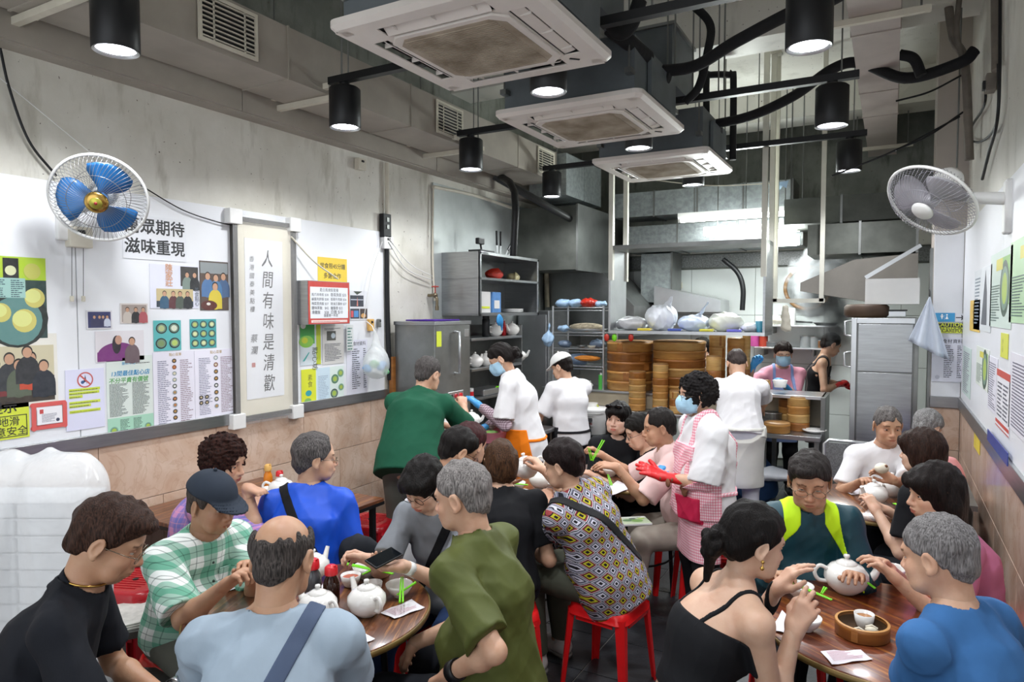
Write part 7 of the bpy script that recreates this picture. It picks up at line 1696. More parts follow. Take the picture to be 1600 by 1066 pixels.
# wrapped stack of foam boxes at the left edge
q = W(52, 745, D=2.45); base = Vector((q.x, q.y, 0)); topz = q.z
bench = empty('low_bench', (base.x, base.y, 0), YAW, label='low steel bench under the wrapped white boxes by the left wall', cat='bench'); MB().bb(-.32, .45, -.28, .28, .40, .44).build('bench_top', m_steel2, bench)
for sx in (-.28, .40):
    for sy_ in (-.24, .24): MB().bb(sx - .02, sx + .02, sy_ - .02, sy_ + .02, 0, .40).build('leg', m_steel2, bench)
ORD = 'first second third fourth fifth sixth seventh eighth ninth tenth eleventh twelfth thirteenth fourteenth fifteenth sixteenth seventeenth eighteenth nineteenth twentieth'.split()
foam = M('foam_box', '#f0f2f5', .6, var=.03); g0 = None; rows = max(2, int((topz - .46) / .062))
for i in range(2):
    for k in range(rows):
        if g0 is None:
            g0 = empty('foam_box', (0, 0, 0), YAW); MB().box((0, 0, .028), (.20, .20, .054), bev=.008).build('tray', foam, g0); MB().box((0, 0, .056), (.205, .205, .006), bev=.002).build('lid_rim', foam, g0); g0['category'] = 'box'; o = g0
        else: o = copy_tree(g0)
        pz = base + Vector((math.cos(YAW), math.sin(YAW), 0)) * (-.105 + .21 * i); place(o, (pz.x, pz.y, .441 + k * .061), YAW, label='white foam box, %s from the top of the %s column in the cloudy wrap' % (ORD[rows - 1 - k], ('left', 'right')[i]), group='wrapped foam boxes')
for i, (dx, z1, lb) in enumerate(((0.0, topz, 'cloudy plastic wrap around the tall stack of white foam boxes'),)):
    hh = z1 - .44; G = Field((-.31, -.20, -.02), (.31, .20, hh + .2), .011)
    for x_ in (-.105, .105): G.add(cone((x_, 0, .12), (x_, 0, hh - .06), .160, .155, (0, 1, 0), .95), .03)
    G.add(cone((.02, 0, hh - .05), (.05, .02, hh + .09), .09, .02), .05); G.displace(folds(.011, 9, 3, (1, 1, .7)), .06); g = G.grid(); G.d = smax(G.d, .001 - g[..., 2], .006)
    t = empty('plastic_wrap', (base.x, base.y, .441), YAW, label=lb, cat='bag'); np_mesh('film', *nets(G), m_film, t)
# side table with newspapers, golden jar and white box
q = W(175, 962, z=.56); t = empty('side_crate', (q.x, q.y, 0), YAW + .5, label='small dark-legged side table with newspapers between navy polo man and red stools', cat='table'); MB().bb(-.20, .20, -.15, .15, .50, .53).build('top_board', m_steel2, t)
for sx in (-.17, .17):
    for sy_ in (-.12, .12): MB().bb(sx - .015, sx + .015, sy_ - .015, sy_ + .015, 0, .50).build('leg', m_black, t)
R_ = Matrix.Rotation(YAW + .5, 3, 'Z')
for k in range(3):
    o = MB().box((0, 0, 0), (.36, .26, .008), bev=.002).build('newspaper', M('newsprint', '#d8d6cf', .8, var=.2, vscale=30)); o.location = (q.x, q.y, .5345 + .0085 * k); o.rotation_euler = (0, 0, YAW + .5 + .05 * k); tag(o, ['lowest folded newspaper on the side table', 'middle folded newspaper on the side table', 'topmost folded newspaper on the side table'][k], 'newspaper', 'newspapers')
pj = W(133, 985, z=.56) ; t = empty('sauce_jar', (pj.x, pj.y, .561), label='tall golden jar beside the navy polo man', cat='jar'); MB().lathe([(.03, 0), (.035, .005), (.035, .15), (.028, .17), (.028, .18)], n=24).build('jar_body', M('golden_jar', '#b98a35', .3, var=.4, vscale=14), t); MB().cyl((0, 0, .18), .031, .02, 24).build('lid', m_bam[1], t)
pj = W(152, 975, z=.56); t = empty('white_box', (pj.x, pj.y, .561), YAW + .4, label='white carton standing on the newspapers', cat='box'); MB().box((0, 0, .07), (.09, .10, .14), bev=.003).build('carton', m_wplast, t); MB().box((0, 0, .141), (.092, .03, .002)).build('flap_tape', m_porc, t)
# pink bagged boxes by the right wall
sh = empty('wall_shelf', (.28, 4.75, .0), label='low shelf by the right wall under the pink bags', cat='shelf'); MB().bb(-.16, .16, -.3, .3, .80, .83).build('board', m_steel2, sh)
for sy_ in (-.27, .27): MB().bb(-.14, .14, sy_ - .015, sy_ + .015, 0, .80).build('leg', m_steel2, sh)
m_pinkf, nt, b_ = newmat('pink_plastic_film'); b_.inputs['Base Color'].default_value = lin('#e89a98') + (1,); b_.inputs['Roughness'].default_value = .3; b_.inputs['Alpha'].default_value = .85; bump(nt, b_, noise(nt, 14, 5, coords(nt), .6), .8, .02)
bagmesh('pink_bag', (.26, 4.9, .83), [ell((0, 0, .09), (.12, .11, .09))], m_pinkf, 'farther pink plastic bag with a green-lidded box on it', f=24); bagmesh('pink_bag', (.28, 4.62, .83), [ell((0, 0, .12), (.12, .10, .12))], m_pinkf, 'nearer pale pink plastic bag by the right wall', f=24, seed=5)
for y_, z_, lb in ((4.85, 1.005, 'green oval lid box on the farther pink bag'), (4.70, 1.04, 'green oval lid box on the nearer pink bag')):
    t = empty('lidded_box', (.25, y_, z_), label=lb, cat='box'); MB().lathe([(.05, 0), (.062, .02), (.065, .03), (.055, .045), (.0001, .05)], n=28, sx=1.0, sy=.75).build('box_lid', M('mint_lid', '#7fd6a4', .3), t); MB().lathe([(.05, -.02), (.06, .0), (.06, .015)], n=28, sy=.75).build('box_base', m_wplast, t)
# ================================================================== KITCHEN
def shell(name, label, cat, loc): return empty(name, loc, label=label, cat=cat)
def bxp(t, n, x0, x1, y0, y1, z0, z1, m, **k):
    inv = Matrix.Translation(t.location).inverted(); return MB().bb(x0, x1, y0, y1, z0, z1).build(n, m, t, bevel=k.get('bevel', .003), inv=inv)
x0 = LX + .06; y0 = W(617, 600, x=x0).y; x1 = W(680, 600, y=y0).x; y1 = W(735, 600, x=x1).y; zt = W(680, 505, x=x1).z
t = shell('water_boiler', 'tall stainless water boiler beside the man in green polo', 'boiler', (x0, y0, 0)); inv = Matrix.Translation(t.location).inverted()
bxp(t, 'cabinet_body', x0, x1, y0, y1, .12, zt, m_steel2, bevel=.008); bxp(t, 'top_cap', x0 - .005, x1 + .008, y0 - .008, y1 + .005, zt - .02, zt + .012, m_steel, bevel=.004)
for a_ in (x0 + .04, x1 - .04):
    for b__ in (y0 + .04, y1 - .04): bxp(t, 'foot', a_ - .02, a_ + .02, b__ - .02, b__ + .02, 0, .12, m_black)
hy, hx = (y0 + y1) / 2 + .02, x1
MB().tube([(hx, hy, zt - .08), (hx + .05, hy, zt - .08), (hx + .05, hy, zt - .44), (hx, hy, zt - .44)], .012, 10).build('gauge_tube', m_steelh, t, inv=inv); pn = bxp(t, 'control_panel', x1, x1 + .008, y0 + .18, y0 + .42, zt - .68, zt - .60, m_steelh)
for k, mm in enumerate(('#2f3a36', '#b3262e', '#d8262e')):
    c = MB().cyl((0, 0, 0), .02, .012, 16, R=Matrix.Rotation(PI / 2, 3, 'Y')).build('button', M('button_%d' % k, mm, .3), pn); c.location = Vector((x1 + .008, y0 + .22 + .075 * k, zt - .64)) - t.location
bxp(t, 'yellow_note', x1 + .001, x1 + .003, y0 + .02, y0 + .09, zt - .20, zt - .07, M('lime_note', '#d6e23a', .6)); bxp(t, 'maker_plate', x1 + .001, x1 + .004, y1 - .10, y1 - .03, zt - .13, zt - .06, m_steelh)
o = MB().box((0, 0, 0), (.3, .4, .012), bev=.004).build('purple_cloth', cloth('purple_cloth', '#4a2a8c')); o.location = ((x0 + x1) / 2, (y0 + y1) / 2, zt + .02); tag(o, 'folded purple cloth on top of the water boiler', 'cloth')
t = empty('wooden_plank', (x0 - .02, y0 - .03, 0), label='narrow brown plank upright at the left of the boiler', cat='plank'); MB().bb(-.01, .03, -.01, .03, 0, 1.5).build('board', m_bam[1], t)
# cupboard on the wall
x0 = LX + .02; y0 = W(690, 440, x=x0).y; x1 = W(750, 440, y=y0).x; y1 = W(842, 440, x=x1).y; z1 = W(750, 392, x=x1).z; z0 = W(750, 494, x=x1).z
t = shell('steel_cupboard', 'open-fronted steel cupboard high on the left wall above the boiler', 'cupboard', (x0, y0, z0)); inv = Matrix.Translation(t.location).inverted()
for n_, a in (('side_panel', (x0, x1, y0, y0 + .01, z0, z1)), ('side_panel', (x0, x1, y1 - .01, y1, z0, z1)), ('back_panel', (x0, x0 + .01, y0, y1, z0, z1)), ('bottom_board', (x0, x1, y0, y1, z0, z0 + .03)), ('top_board', (x0, x1, y0, y1, z1 - .03, z1)), ('shelf', (x0, x1, y0, y1, z0 + (z1 - z0) * .56, z0 + (z1 - z0) * .56 + .025)), ('corner_post', (x1 - .02, x1, y0, y0 + .03, z0, z1)), ('corner_post', (x1 - .02, x1, y1 - .03, y1, z0, z1))): bxp(t, n_, *a, m_steel if 'back' not in n_ else m_steel2)
zs = z0 + (z1 - z0) * .56 + .026
def simple(name, p, parts_, label, cat, rz=0, group=None):
    t = empty(name, p, rz, label=label, cat=cat, group=group)
    for n_, mb, m_ in parts_: mb.build(n_, m_, t)
    return t
c_red = M('red_bag_film', '#c8301f', .35, var=.2); c_wbag = M('white_bag_film', '#dfe3ea', .35, var=.06, bmp=.3, bscale=20); c_bbag = M('pale_blue_bag_film', '#a9c8e6', .3, var=.12, bmp=.3, bscale=20)
xm = (x0 + x1) / 2 + .05
bagmesh('plastic_bag', (xm, y0 + .55, zs), [ell((0, 0, .05), (.08, .13, .06))], c_red, 'red plastic bag on the cupboard upper shelf', f=30); bagmesh('plastic_bag', (xm, y0 + .95, zs), [ell((0, 0, .04), (.07, .09, .05))], M('tan_bag_film', '#b8ad84', .4), 'tan plastic bag beside the red one', f=30, seed=3); bagmesh('plastic_bag', (xm, y0 + .12, zs), [ell((0, 0, .06), (.08, .06, .08))], c_bbag, 'pale blue bag at the near end of cupboard shelf', f=30, seed=4)
simple('carton', (x1 - .12, y0 + .16, z0 + .031), [('box_body', MB().box((0, 0, .10), (.16, .20, .20), bev=.003), m_wplast), ('yellow_band', MB().box((.081, 0, .05), (.002, .16, .02)), M('lime_note', '#d6e23a', .6))], 'white carton in the lower cupboard', 'box'); simple('carton', (x1 - .12, y0 + .38, z0 + .031), [('box_body', MB().box((0, 0, .10), (.16, .16, .20), bev=.003), M('box_blue', '#5f93cf', .5, var=.2, vscale=20)), ('label_patch', MB().box((.081, 0, .08), (.002, .1, .08)), m_wplast)], 'blue and white carton beside the white one', 'box')
for k in range(3): simple('tray', (x1 - .14, y0 + .85, z0 + .031 + .012 * k), [('dish', MB().lathe([(.08, 0), (.13, .012), (.128, .014), (.001, .004)], n=28, cap=False), m_wplast)], ['bottom shallow tray in the cupboard', 'middle shallow tray in the cupboard', 'top shallow tray in the cupboard'][k], 'tray', group='shallow trays')
bagmesh('blue_glove_bag', (x1 - .0, y0 + .36, z0 - .10), [ell((0, 0, .06), (.02, .05, .06)), cone((0, .04, .04), (0, .05, -.04), .018, .01)], M('blue_nitrile', '#3f9bdd', .35), 'blue gloves hanging over the cupboard lower edge', cat='gloves', f=50, fold_=.004, vox=.008)
simple('router', (xm + .05, y0 + .22, z1 + .001), [('base', MB().box((0, 0, .012), (.14, .26, .024), bev=.004), m_black), ('stand', MB().tube([(0, 0, .02), (0, -.02, .08)], .01, 8), m_black), ('camera_head', MB().box((0, -.03, .11), (.04, .11, .06), bev=.008), m_black)], 'small black device with camera head on top of the cupboard', 'device')
for k, (dy, l, a_) in enumerate(((.50, .24, -.05), (.57, .24, .0), (.66, .22, .75), (.72, .24, .95))):
    simple('knife', (xm + .06, y0 + dy, z1 + .001), [('blade', MB().bar((0, 0, 0), (0, math.sin(a_) * l * .4, math.cos(a_) * l * .4), .004, .02), m_steelh), ('handle', MB().tube([(0, math.sin(a_) * l * .4, math.cos(a_) * l * .4), (0, math.sin(a_) * l, math.cos(a_) * l)], .011, 8), m_black)], ['leftmost upright black-handled tool on the cupboard', 'second upright black-handled tool on the cupboard', 'black-handled tool leaning right on the cupboard', 'rightmost leaning black-handled tool on the cupboard'][k], 'tool', group='black-handled tools')
simple('switch_cover', W(828, 385, x=LX + .1), [('cover', MB().box((0, 0, 0), (.04, .30, .34), bev=.006), m_wplast), ('switch', MB().box((.022, .05, -.1), (.01, .04, .03)), m_black)], 'white switch cover behind the steel cupboard', 'panel')
# shelving below with teapots
xs = x1 - .02; zz = [W(740, v, x=xs).z for v in (529, 577, 624)]; ya, yb = W(737, 560, x=xs).y, W(816, 560, x=xs).y
t = shell('open_shelving', 'steel open shelving of teapots behind the orange apron woman', 'shelving', (LX + .03, ya, 0)); inv = Matrix.Translation(t.location).inverted()
bxp(t, 'back_panel', LX + .03, LX + .04, ya, yb, 0, 1.75, m_steel2); bxp(t, 'side_panel', LX + .04, xs, yb - .01, yb, 0, 1.75, m_steel2)
for z_ in zz + [.75, .4]: bxp(t, 'shelf', LX + .04, xs, ya, yb, z_ - .025, z_, m_steel)
for i, (y_, z_, rz_, lb) in enumerate(((ya + .60, zz[0], 90, 'teapot near the black flask on the top shelf'), (ya + .95, zz[0], -90, 'teapot at the far end of the top shelf'), (ya + .22, zz[1], 90, 'teapot at the near end of the second shelf'), (ya + .42, zz[1], 200, 'large teapot in the middle of the second shelf'), (ya + 1.1, zz[1], 0, 'teapot peeping beside the dark bun on second shelf'))): put(TPR, Vector((xs - .10, y_, z_ + .001)), math.radians(rz_), lb, 'teapots', 1.1)
simple('flask', (xs - .1, ya + .42, zz[0] + .001), [('flask_body', MB().lathe([(.035, 0), (.038, .004), (.038, .17), (.03, .18)], n=24), m_black), ('cap', MB().cyl((0, 0, .18), .034, .04, 24), m_black)], 'tall black vacuum flask on the top shelf', 'flask')
for k in range(3): simple('red_bottle', (xs - .16 - .03 * (k % 2), ya + .72 + .08 * k, zz[0] + .001), [('bottle_body', MB().lathe([(.022, 0), (.024, .004), (.024, .10), (.012, .13), (.012, .15)], n=16), m_redcap), ('cap', MB().cyl((0, 0, .15), .014, .02, 12), m_wplast)], ['first red bottle behind the shelf teapots', 'second red bottle behind the shelf teapots', 'third red bottle behind the shelf teapots'][k], 'bottle', group='red shelf bottles')
simple('steel_tray', (xs - .12, ya + .45, zz[2] + .001), [('tray_body', MB().box((0, 0, .03), (.2, .4, .06), bev=.01), m_steelh), ('green_clip', MB().box((.09, .1, .065), (.02, .1, .01)), m_green)], 'brushed steel tray on the third shelf', 'tray'); simple('can', (xs - .08, ya + .1, zz[2] + .001), [('can_body', MB().cyl((0, 0, 0), .032, .09, 20), m_wplast), ('can_label', MB().cyl((0, 0, .02), .0325, .04, 20), m_redcap)], 'white can with red band on the third shelf', 'can')
# service counter before the shelving + stove
def counter(name, x0, x1, y0, y1, z, label, skirt=True, mat=m_steel, undershelf=None):
    t = shell(name, label, 'counter', ((x0 + x1) / 2, (y0 + y1) / 2, 0)); bxp(t, 'worktop', x0, x1, y0, y1, z - .035, z, mat, bevel=.006)
    for a_ in (x0 + .03, x1 - .03):
        for b__ in (y0 + .03, y1 - .03): bxp(t, 'leg', a_ - .02, a_ + .02, b__ - .02, b__ + .02, 0, z - .035, m_steel2)
    if undershelf: bxp(t, 'under_shelf', x0, x1, y0, y1, undershelf - .02, undershelf, m_steel2)
    return t
a = W(690, 668, z=.90); b = W(790, 690, z=.88)
cxa = W(735, 690, z=.88); counter('service_counter', cxa.x - .30, cxa.x + .30, cxa.y - .12, cxa.y + .95, .88, 'small steel service counter between the green polo man and orange apron woman', undershelf=.3)
for px, py, rz_, lb in ((712, 664, 60, 'teapot being handled on the service counter, left'), (737, 660, 10, 'teapot on the service counter under the blue glove'), (700, 672, 200, 'teapot half hidden by the green polo man')): put(TPR, W(px, py + 6, z=.885), math.radians(rz_), lb, 'teapots', 1.1)
simple('pink_basin', W(768, 690, z=.885), [('basin_wall', MB().lathe([(.09, 0), (.10, .005), (.13, .085), (.138, .09), (.125, .085), (.095, .01), (.001, .008)], n=32, cap=False), M('pink_plastic', '#e58a9a', .35)), ('greens', MB().sph((0, 0, .05), .07, 12, 8, sc=(1, 1, .5)), M('leaf_green', '#7fb84a', .6, var=.4, vscale=40))], 'pink plastic basin with greens beside the orange apron woman', 'basin')
cs = W(832, 660, z=.86); t = counter('stove_counter', cs.x - .45, cs.x + .35, cs.y - .1, cs.y + .9, .84, 'dark stove counter between the two white-shirted kitchen women', mat=m_black, undershelf=.25)
bxp(t, 'stove_front', cs.x - .45, cs.x + .35, cs.y - .09, cs.y - .06, .1, .8, m_black)
simple('wok', (cs.x + .02, cs.y + .35, .845), [('pan', MB().lathe([(.02, 0), (.12, .03), (.2, .10), (.205, .10), (.12, .04), (.001, .012)], n=36, cap=False), m_black), ('handle', MB().tube([(.2, 0, .1), (.36, 0, .14)], .014, 8), m_bam[1])], 'black wok on the stove', 'wok'); simple('red_handled_pot', (cs.x + .12, cs.y + .02, .845), [('pot', MB().cyl((0, 0, 0), .08, .09, 24), m_steel2), ('handle', MB().tube([(.08, 0, .08), (.16, 0, .12)], .012, 8), m_redcap)], 'steel pot with red handle on the stove edge', 'pot'); simple('white_jug', (cs.x + .27, cs.y + .8, .845), [('jug', MB().lathe([(.05, 0), (.055, .01), (.05, .10), (.055, .12)], n=20), m_porc), ('handle', MB().tube([(.05, 0, .03), (.09, 0, .06), (.05, 0, .1)], .006, 6), M('lime_note', '#d6e23a', .6))], 'white jug with yellow handle beside the cook cap', 'jug')
t = shell('side_unit', 'tall stainless side unit right of the teapot shelving', 'cupboard', (-3.5, 7.0, 0)); bxp(t, 'cabinet_body', -3.75, -3.35, 6.9, 7.4, 0, 1.9, m_steel, bevel=.01); bxp(t, 'door', -3.72, -3.38, 6.885, 6.9, .1, 1.85, m_steelh)
counter('steel_bench', -3.35, -2.75, 7.0, 7.6, 1.0, 'low steel bench behind the capped cook')
# wire rack
xa, xb, yr, yr2 = W(864, 500, y=6.75).x, W(943, 500, y=6.75).x, 6.75, 7.15
t = shell('wire_rack', 'chrome wire rack of trays and bags behind the capped cook', 'rack', (xa, yr, 0)); inv = Matrix.Translation(t.location).inverted(); rz_ = [W(900, v, y=6.75).z for v in (481, 520, 545, 572, 608)]
for a_ in (xa, xb):
    for b__ in (yr, yr2): MB().cyl((a_, b__, 0), .012, rz_[0] + .02, 8).build('post', m_steelh, t, inv=inv)
for z_ in rz_:
    mb = MB()
    for k in range(14): mb.tube([(xa + (xb - xa) * k / 13, yr, z_), (xa + (xb - xa) * k / 13, yr2, z_)], .0025, 4)
    for b__ in (yr, yr2): mb.tube([(xa, b__, z_), (xb, b__, z_)], .005, 5).tube([(xa, b__, z_ - .03), (xb, b__, z_ - .03)], .004, 5)
    o = mb.build('wire_shelf', m_steelh, t, inv=inv); o['kind'] = 'stuff'
for x_, w_, mm, zi, lb in ((xa + .05, .09, c_bbag, 0, 'pale blue bag at left end of the rack top'), (xa + .2, .09, c_bbag, 0, 'pale blue bag second on the rack top'), (xa + .36, .10, c_red, 0, 'scarlet bag on the rack top'), (xa + .5, .07, c_bbag, 0, 'pale blue bag at right end of the rack top'), (xa + .06, .07, c_bbag, 1, 'blue bag on the second rack shelf'), (xa + .08, .08, M('slate_film', '#6f8096', .4), 2, 'slate-coloured bag on the third rack shelf'), (xa + .46, .09, M('slate_film', '#6f8096', .4), 2, 'drooping slate bag at the right of third rack shelf'), (xa + .25, .12, M('slate_film', '#6f8096', .4), 3, 'slate bag under the orange cloth on fourth shelf')):
    bagmesh('plastic_bag', (x_, yr + .15, rz_[zi] + .004), [ell((0, 0, w_ * .5), (w_, w_, w_ * .55))], mm, lb, f=34, seed=int(x_ * 100) % 17, vox=.013)
simple('loaded_tray', (xa + .33, yr + .16, rz_[1] + .01), [('pan', MB().lathe([(.18, 0), (.24, .03), (.235, .032), (.001, .008)], n=36, cap=False, sy=.7), m_steelh), ('dough_pieces', MB().sph((0, 0, .05), .2, 20, 8, sc=(1, .62, .22)), M('floury_dough', '#b5a88e', .8, var=.5, vscale=30, bmp=.6))], 'steel tray heaped with floury pieces on the second rack shelf', 'tray'); simple('orange_cloth', (xa + .36, yr + .1, rz_[3] + .06), [('cloth_lump', MB().sph((0, 0, .02), .16, 20, 8, sc=(1, .6, .2)), cloth('orange_rag', '#d98a3a'))], 'orange cloth draped on the fourth rack shelf', 'cloth')
for x_, zi, lb in ((xa + .3, 2, 'dark bowl on the third rack shelf'), (xa + .42, 2, 'pale bowl on the third rack shelf')): simple('small_bowl', (x_, yr + .1, rz_[zi] + .005), [('bowl_wall', MB().lathe([(.03, 0), (.06, .03), (.056, .03), (.001, .006)], n=20, cap=False), m_steel2 if 'dark' in lb else m_yplast)], lb, 'bowl')
simple('blue_tub', (xa + .25, yr + .05, rz_[4] + .004), [('tub_wall', MB().lathe([(.05, 0), (.08, .10), (.075, .10), (.045, .01), (.001, .01)], n=20, cap=False), M('blue_plastic', '#2a6fb5', .35))], 'small blue tub at the foot of the rack', 'tub'); simple('mug', (xa + .40, yr + .02, rz_[4] + .004), [('mug_wall', MB().cyl((0, 0, 0), .04, .09, 20), m_porc), ('print_patch', MB().lathe([(.0405, .02), (.0405, .07)], n=20, cap=False), M('mug_print', '#b0503c', .4, var=.7, vscale=60, col2='#e9e6e0')), ('handle', MB().tube([(.04, 0, .02), (.065, 0, .045), (.04, 0, .07)], .005, 6), m_porc)], 'white mug with red print at the foot of the rack', 'mug'); simple('green_bottle', (xa + .56, yr + .02, rz_[4] + .004), [('bottle_body', MB().cyl((0, 0, 0), .03, .16, 16), M('bottle_green', '#4fb04a', .3)), ('cap', MB().cyl((0, 0, .16), .014, .02, 12), m_wplast)], 'green bottle at right foot of the rack', 'bottle')
bagmesh('hanging_blue_bag', W(857, 528, y=6.74), [ell((0, 0, -.02), (.07, .07, .085)), cone((0, 0, .05), (.01, 0, .16), .02, .008)], c_bbag, 'round pale blue bag hanging left of the rack', f=30, seed=8)
# bucket
pb = W(928, 677, y=6.35); simple('stand', (pb.x, 6.35, 0), [('black_box', MB().bb(-.22, .22, -.16, .16, 0, pb.z), m_black), ('red_front', MB().bb(-.16, .1, -.165, -.161, .2, .45), M('dull_red', '#7a2226', .6))], 'black stand under the white bucket', 'stand')
simple('white_bucket', (pb.x, 6.35, pb.z + .001), [('bucket_wall', MB().lathe([(.115, 0), (.12, .004), (.138, .235)], n=36), m_wplast), ('lid', MB().lathe([(.145, .225), (.15, .23), (.15, .25), (.14, .258), (.0001, .26)], n=36), m_wplast), ('handle', MB().tube([(.14 * math.cos(a), .14 * math.sin(a) - .02, .22 - .0 * a) for a in [PI + .3 + k * (PI - .6) / 10 for k in range(11)]], .004, 6), m_wplast)], 'white lidded bucket with red lettering on the black stand', 'bucket')
s_ = Sheet((0, 0, 0), (1, 0, 0), (0, 0, 1), .1, .08, paper='#e4e4e4', t=.001); s_.text('紅棉', .018, .045, .04, '#b5302c', bold=.03, maxw=.062); s_.text('純白醋', .012, .015, .02, '#a5403c', bold=.02, maxw=.075); o = s_.build('front_label', 'small red-lettered label on the white bucket', 'label'); o.location = (pb.x - .05, 6.35 - .137, pb.z + .09)
# steamer counter
a = W(950, 612, y=6.55); cz_ = .92
counter('steamer_counter', -2.75, -.95, 6.45, 7.15, .90, 'long steel counter carrying the bamboo steamers'); t = shell('raised_ledge', 'tiled raised ledge at the back of the steamer counter', 'ledge', (-2.0, 7.0, 0)); bxp(t, 'ledge_body', -3.3, -1.45, 6.68, 7.2, .902, 1.045, M('beige_tile', '#b0a48e', .4)); bxp(t, 'ledge_top', -3.32, -1.43, 6.66, 7.22, 1.045, 1.065, m_steelh)
def stack_px(pxl, pxr, ytop, ybot, yy, n, label, sd):
    l, r_ = W(pxl, (ytop + ybot) / 2, y=yy), W(pxr, (ytop + ybot) / 2, y=yy); rr = (r_ - l).length / 2 * .97; c = (l + r_) / 2
    zb = W((pxl + pxr) / 2, ybot, y=yy - rr * .8).z; ztp = W((pxl + pxr) / 2, ytop, y=yy - rr * .8).z; zb = min(zb, 3); base_z = 1.066 if zb > .98 else .901
    if yy > 7.3: base_z = zb
    n = n or 1; return steamer(Vector((c.x, yy, base_z)), rr, (ztp - base_z) / n, n, label, seedv=sd)
stack_px(950, 1021, 535, 606, 6.93, 5, 'wide bamboo steamer stack at the left under the hanging shelf', 1); stack_px(1021, 1103, 535, 612, 6.93, 6, 'widest bamboo steamer stack behind the gingham apron woman', 2)
stack_px(983, 1009, 582, 645, 6.58, 6, 'narrow bamboo steamer stack before the left wide stack', 3); stack_px(1020, 1044, 570, 640, 6.56, 7, 'narrow bamboo steamer stack before the widest stack', 4); stack_px(1046, 1066, 612, 645, 6.56, 3, 'short narrow steamer stack beside the tall narrow one', 5)
stack_px(1108, 1134, 524, 580, 7.0, 5, 'dark narrow steamer stack behind the bent cook, left', 6); stack_px(1136, 1164, 530, 580, 7.0, 4, 'dark narrow steamer stack behind the bent cook, middle', 7); stack_px(1103, 1127, 558, 600, 6.6, 3, 'pale narrow steamer stack beside the bent cook shoulder', 8); stack_px(1160, 1173, 518, 580, 7.02, 5, 'thin far steamer stack by the shelf post', 9)
stack_px(1192, 1204, 596, 630, 6.95, 3, 'narrow steamer stack left of the pink-topped worker', 11)
# things on the hanging shelf
r = random.Random(5); zsf = 1.701
for x_, w_, h_, mm, lb in ((-2.28, .17, .13, M('silver_film', '#c9c9cc', .3, .2, var=.2, vscale=8, bmp=.4), 'silvery packet at left end of the hanging shelf'), (-1.98, .16, .25, c_wbag, 'large knotted white bag on the hanging shelf'), (-1.66, .16, .15, M('soft_blue_bag', '#cfdcf0', .35), 'pale blue-white bag on the hanging shelf'), (-1.36, .17, .17, M('cream_green_bag', '#e3e6da', .35, var=.1), 'white bag with green print on the hanging shelf'), (-1.14, .10, .08, c_wbag, 'small white bag at right of the hanging shelf')):
    bagmesh('plastic_bag', (x_, 6.62, zsf), [ell((0, 0, h_ * .5), (w_, .15, h_ * .55))] + ([cone((.05, 0, h_), (.13, 0, h_ + .12), .03, .012)] if w_ == .16 else []), mm, lb, f=22, seed=int(-x_ * 10), vox=.013, fold_=.016)
simple('blue_cup', (-1.04, 6.55, zsf), [('cup_wall', MB().lathe([(.03, 0), (.042, .10), (.04, .10), (.001, .01)], n=20, cap=False), M('teal_cup', '#3f8fa8', .4))], 'teal paper cup at the right end of the hanging shelf', 'cup')
for k, (x_, mm) in enumerate(((-2.1, '#d8c23a'), (-1.8, '#3a4fa0'), (-1.5, '#c9c43a'), (-1.25, '#6a6ad0'))): simple('packet', (x_, 6.47, zsf), [('packet_body', MB().box((0, 0, .012), (.13, .08, .022), bev=.005), M('packet_%d' % k, mm, .4)), ('seal', MB().box((.066, 0, .012), (.01, .07, .006)), m_wplast)], ['yellow packet at the front of the hanging shelf', 'blue packet at the front of the hanging shelf', 'lime packet at the front of the hanging shelf', 'violet packet at the front of the hanging shelf'][k], 'packet')
simple('plastic_scrap', W(1220, 288, y=7.0), [('scrap', MB().add([(-.06, 0, .02), (.07, 0, .03), (.05, .01, -.04), (.02, 0, -.02), (-.02, .02, -.06), (-.05, 0, -.03)], [(0, 1, 2, 3), (0, 3, 4, 5)]), c_bbag)], 'scrap of pale plastic tied on the kitchen wire', 'scrap')
for px, c_, lb in ((948, c_red, 'red tag hanging under the shelf'), (960, m_green, 'green tag hanging under the shelf'), (986, c_red, 'red bag hanging under the shelf')):
    p_ = W(px, 523, y=6.44); simple('hanging_tag', p_, [('tag_body', MB().sph((0, 0, -.03), .035, 10, 6, sc=(.8, .4, 1.1)), c_), ('hook', MB().tube([(0, 0, 0), (0, 0, .03)], .003, 5), m_steel2)], lb, 'tag')
# right-hand prep counter with upper board
xl, xr = W(1182, 618, y=6.6).x, W(1288, 618, y=6.6).x
t = shell('prep_counter', 'steel prep counter with raised pass board right of the bent cook', 'counter', ((xl + xr) / 2, 6.6, 0)); zb_, zl_ = W(1240, 617, y=6.6).z, W(1240, 678, y=6.4).z
bxp(t, 'pass_board', xl - .05, xr, 6.55, 6.95, zb_ - .03, zb_, m_steelh); bxp(t, 'worktop', xl - .2, xr, 6.30, 6.95, zl_ - .04, zl_, m_steel); bxp(t, 'tiled_back', xl - .05, xr - .05, 6.93, 6.96, zl_, zb_ - .03, M('beige_tile', '#b0a48e', .4)); bxp(t, 'end_panel', xr - .02, xr + .02, 6.50, 6.96, zl_ - .4, zb_, m_steel2)
for a_ in (xl - .15, xr - .03):
    for b__ in (6.34, 6.9): bxp(t, 'leg', a_ - .02, a_ + .02, b__ - .02, b__ + .02, 0, zl_ - .04, m_steel2)
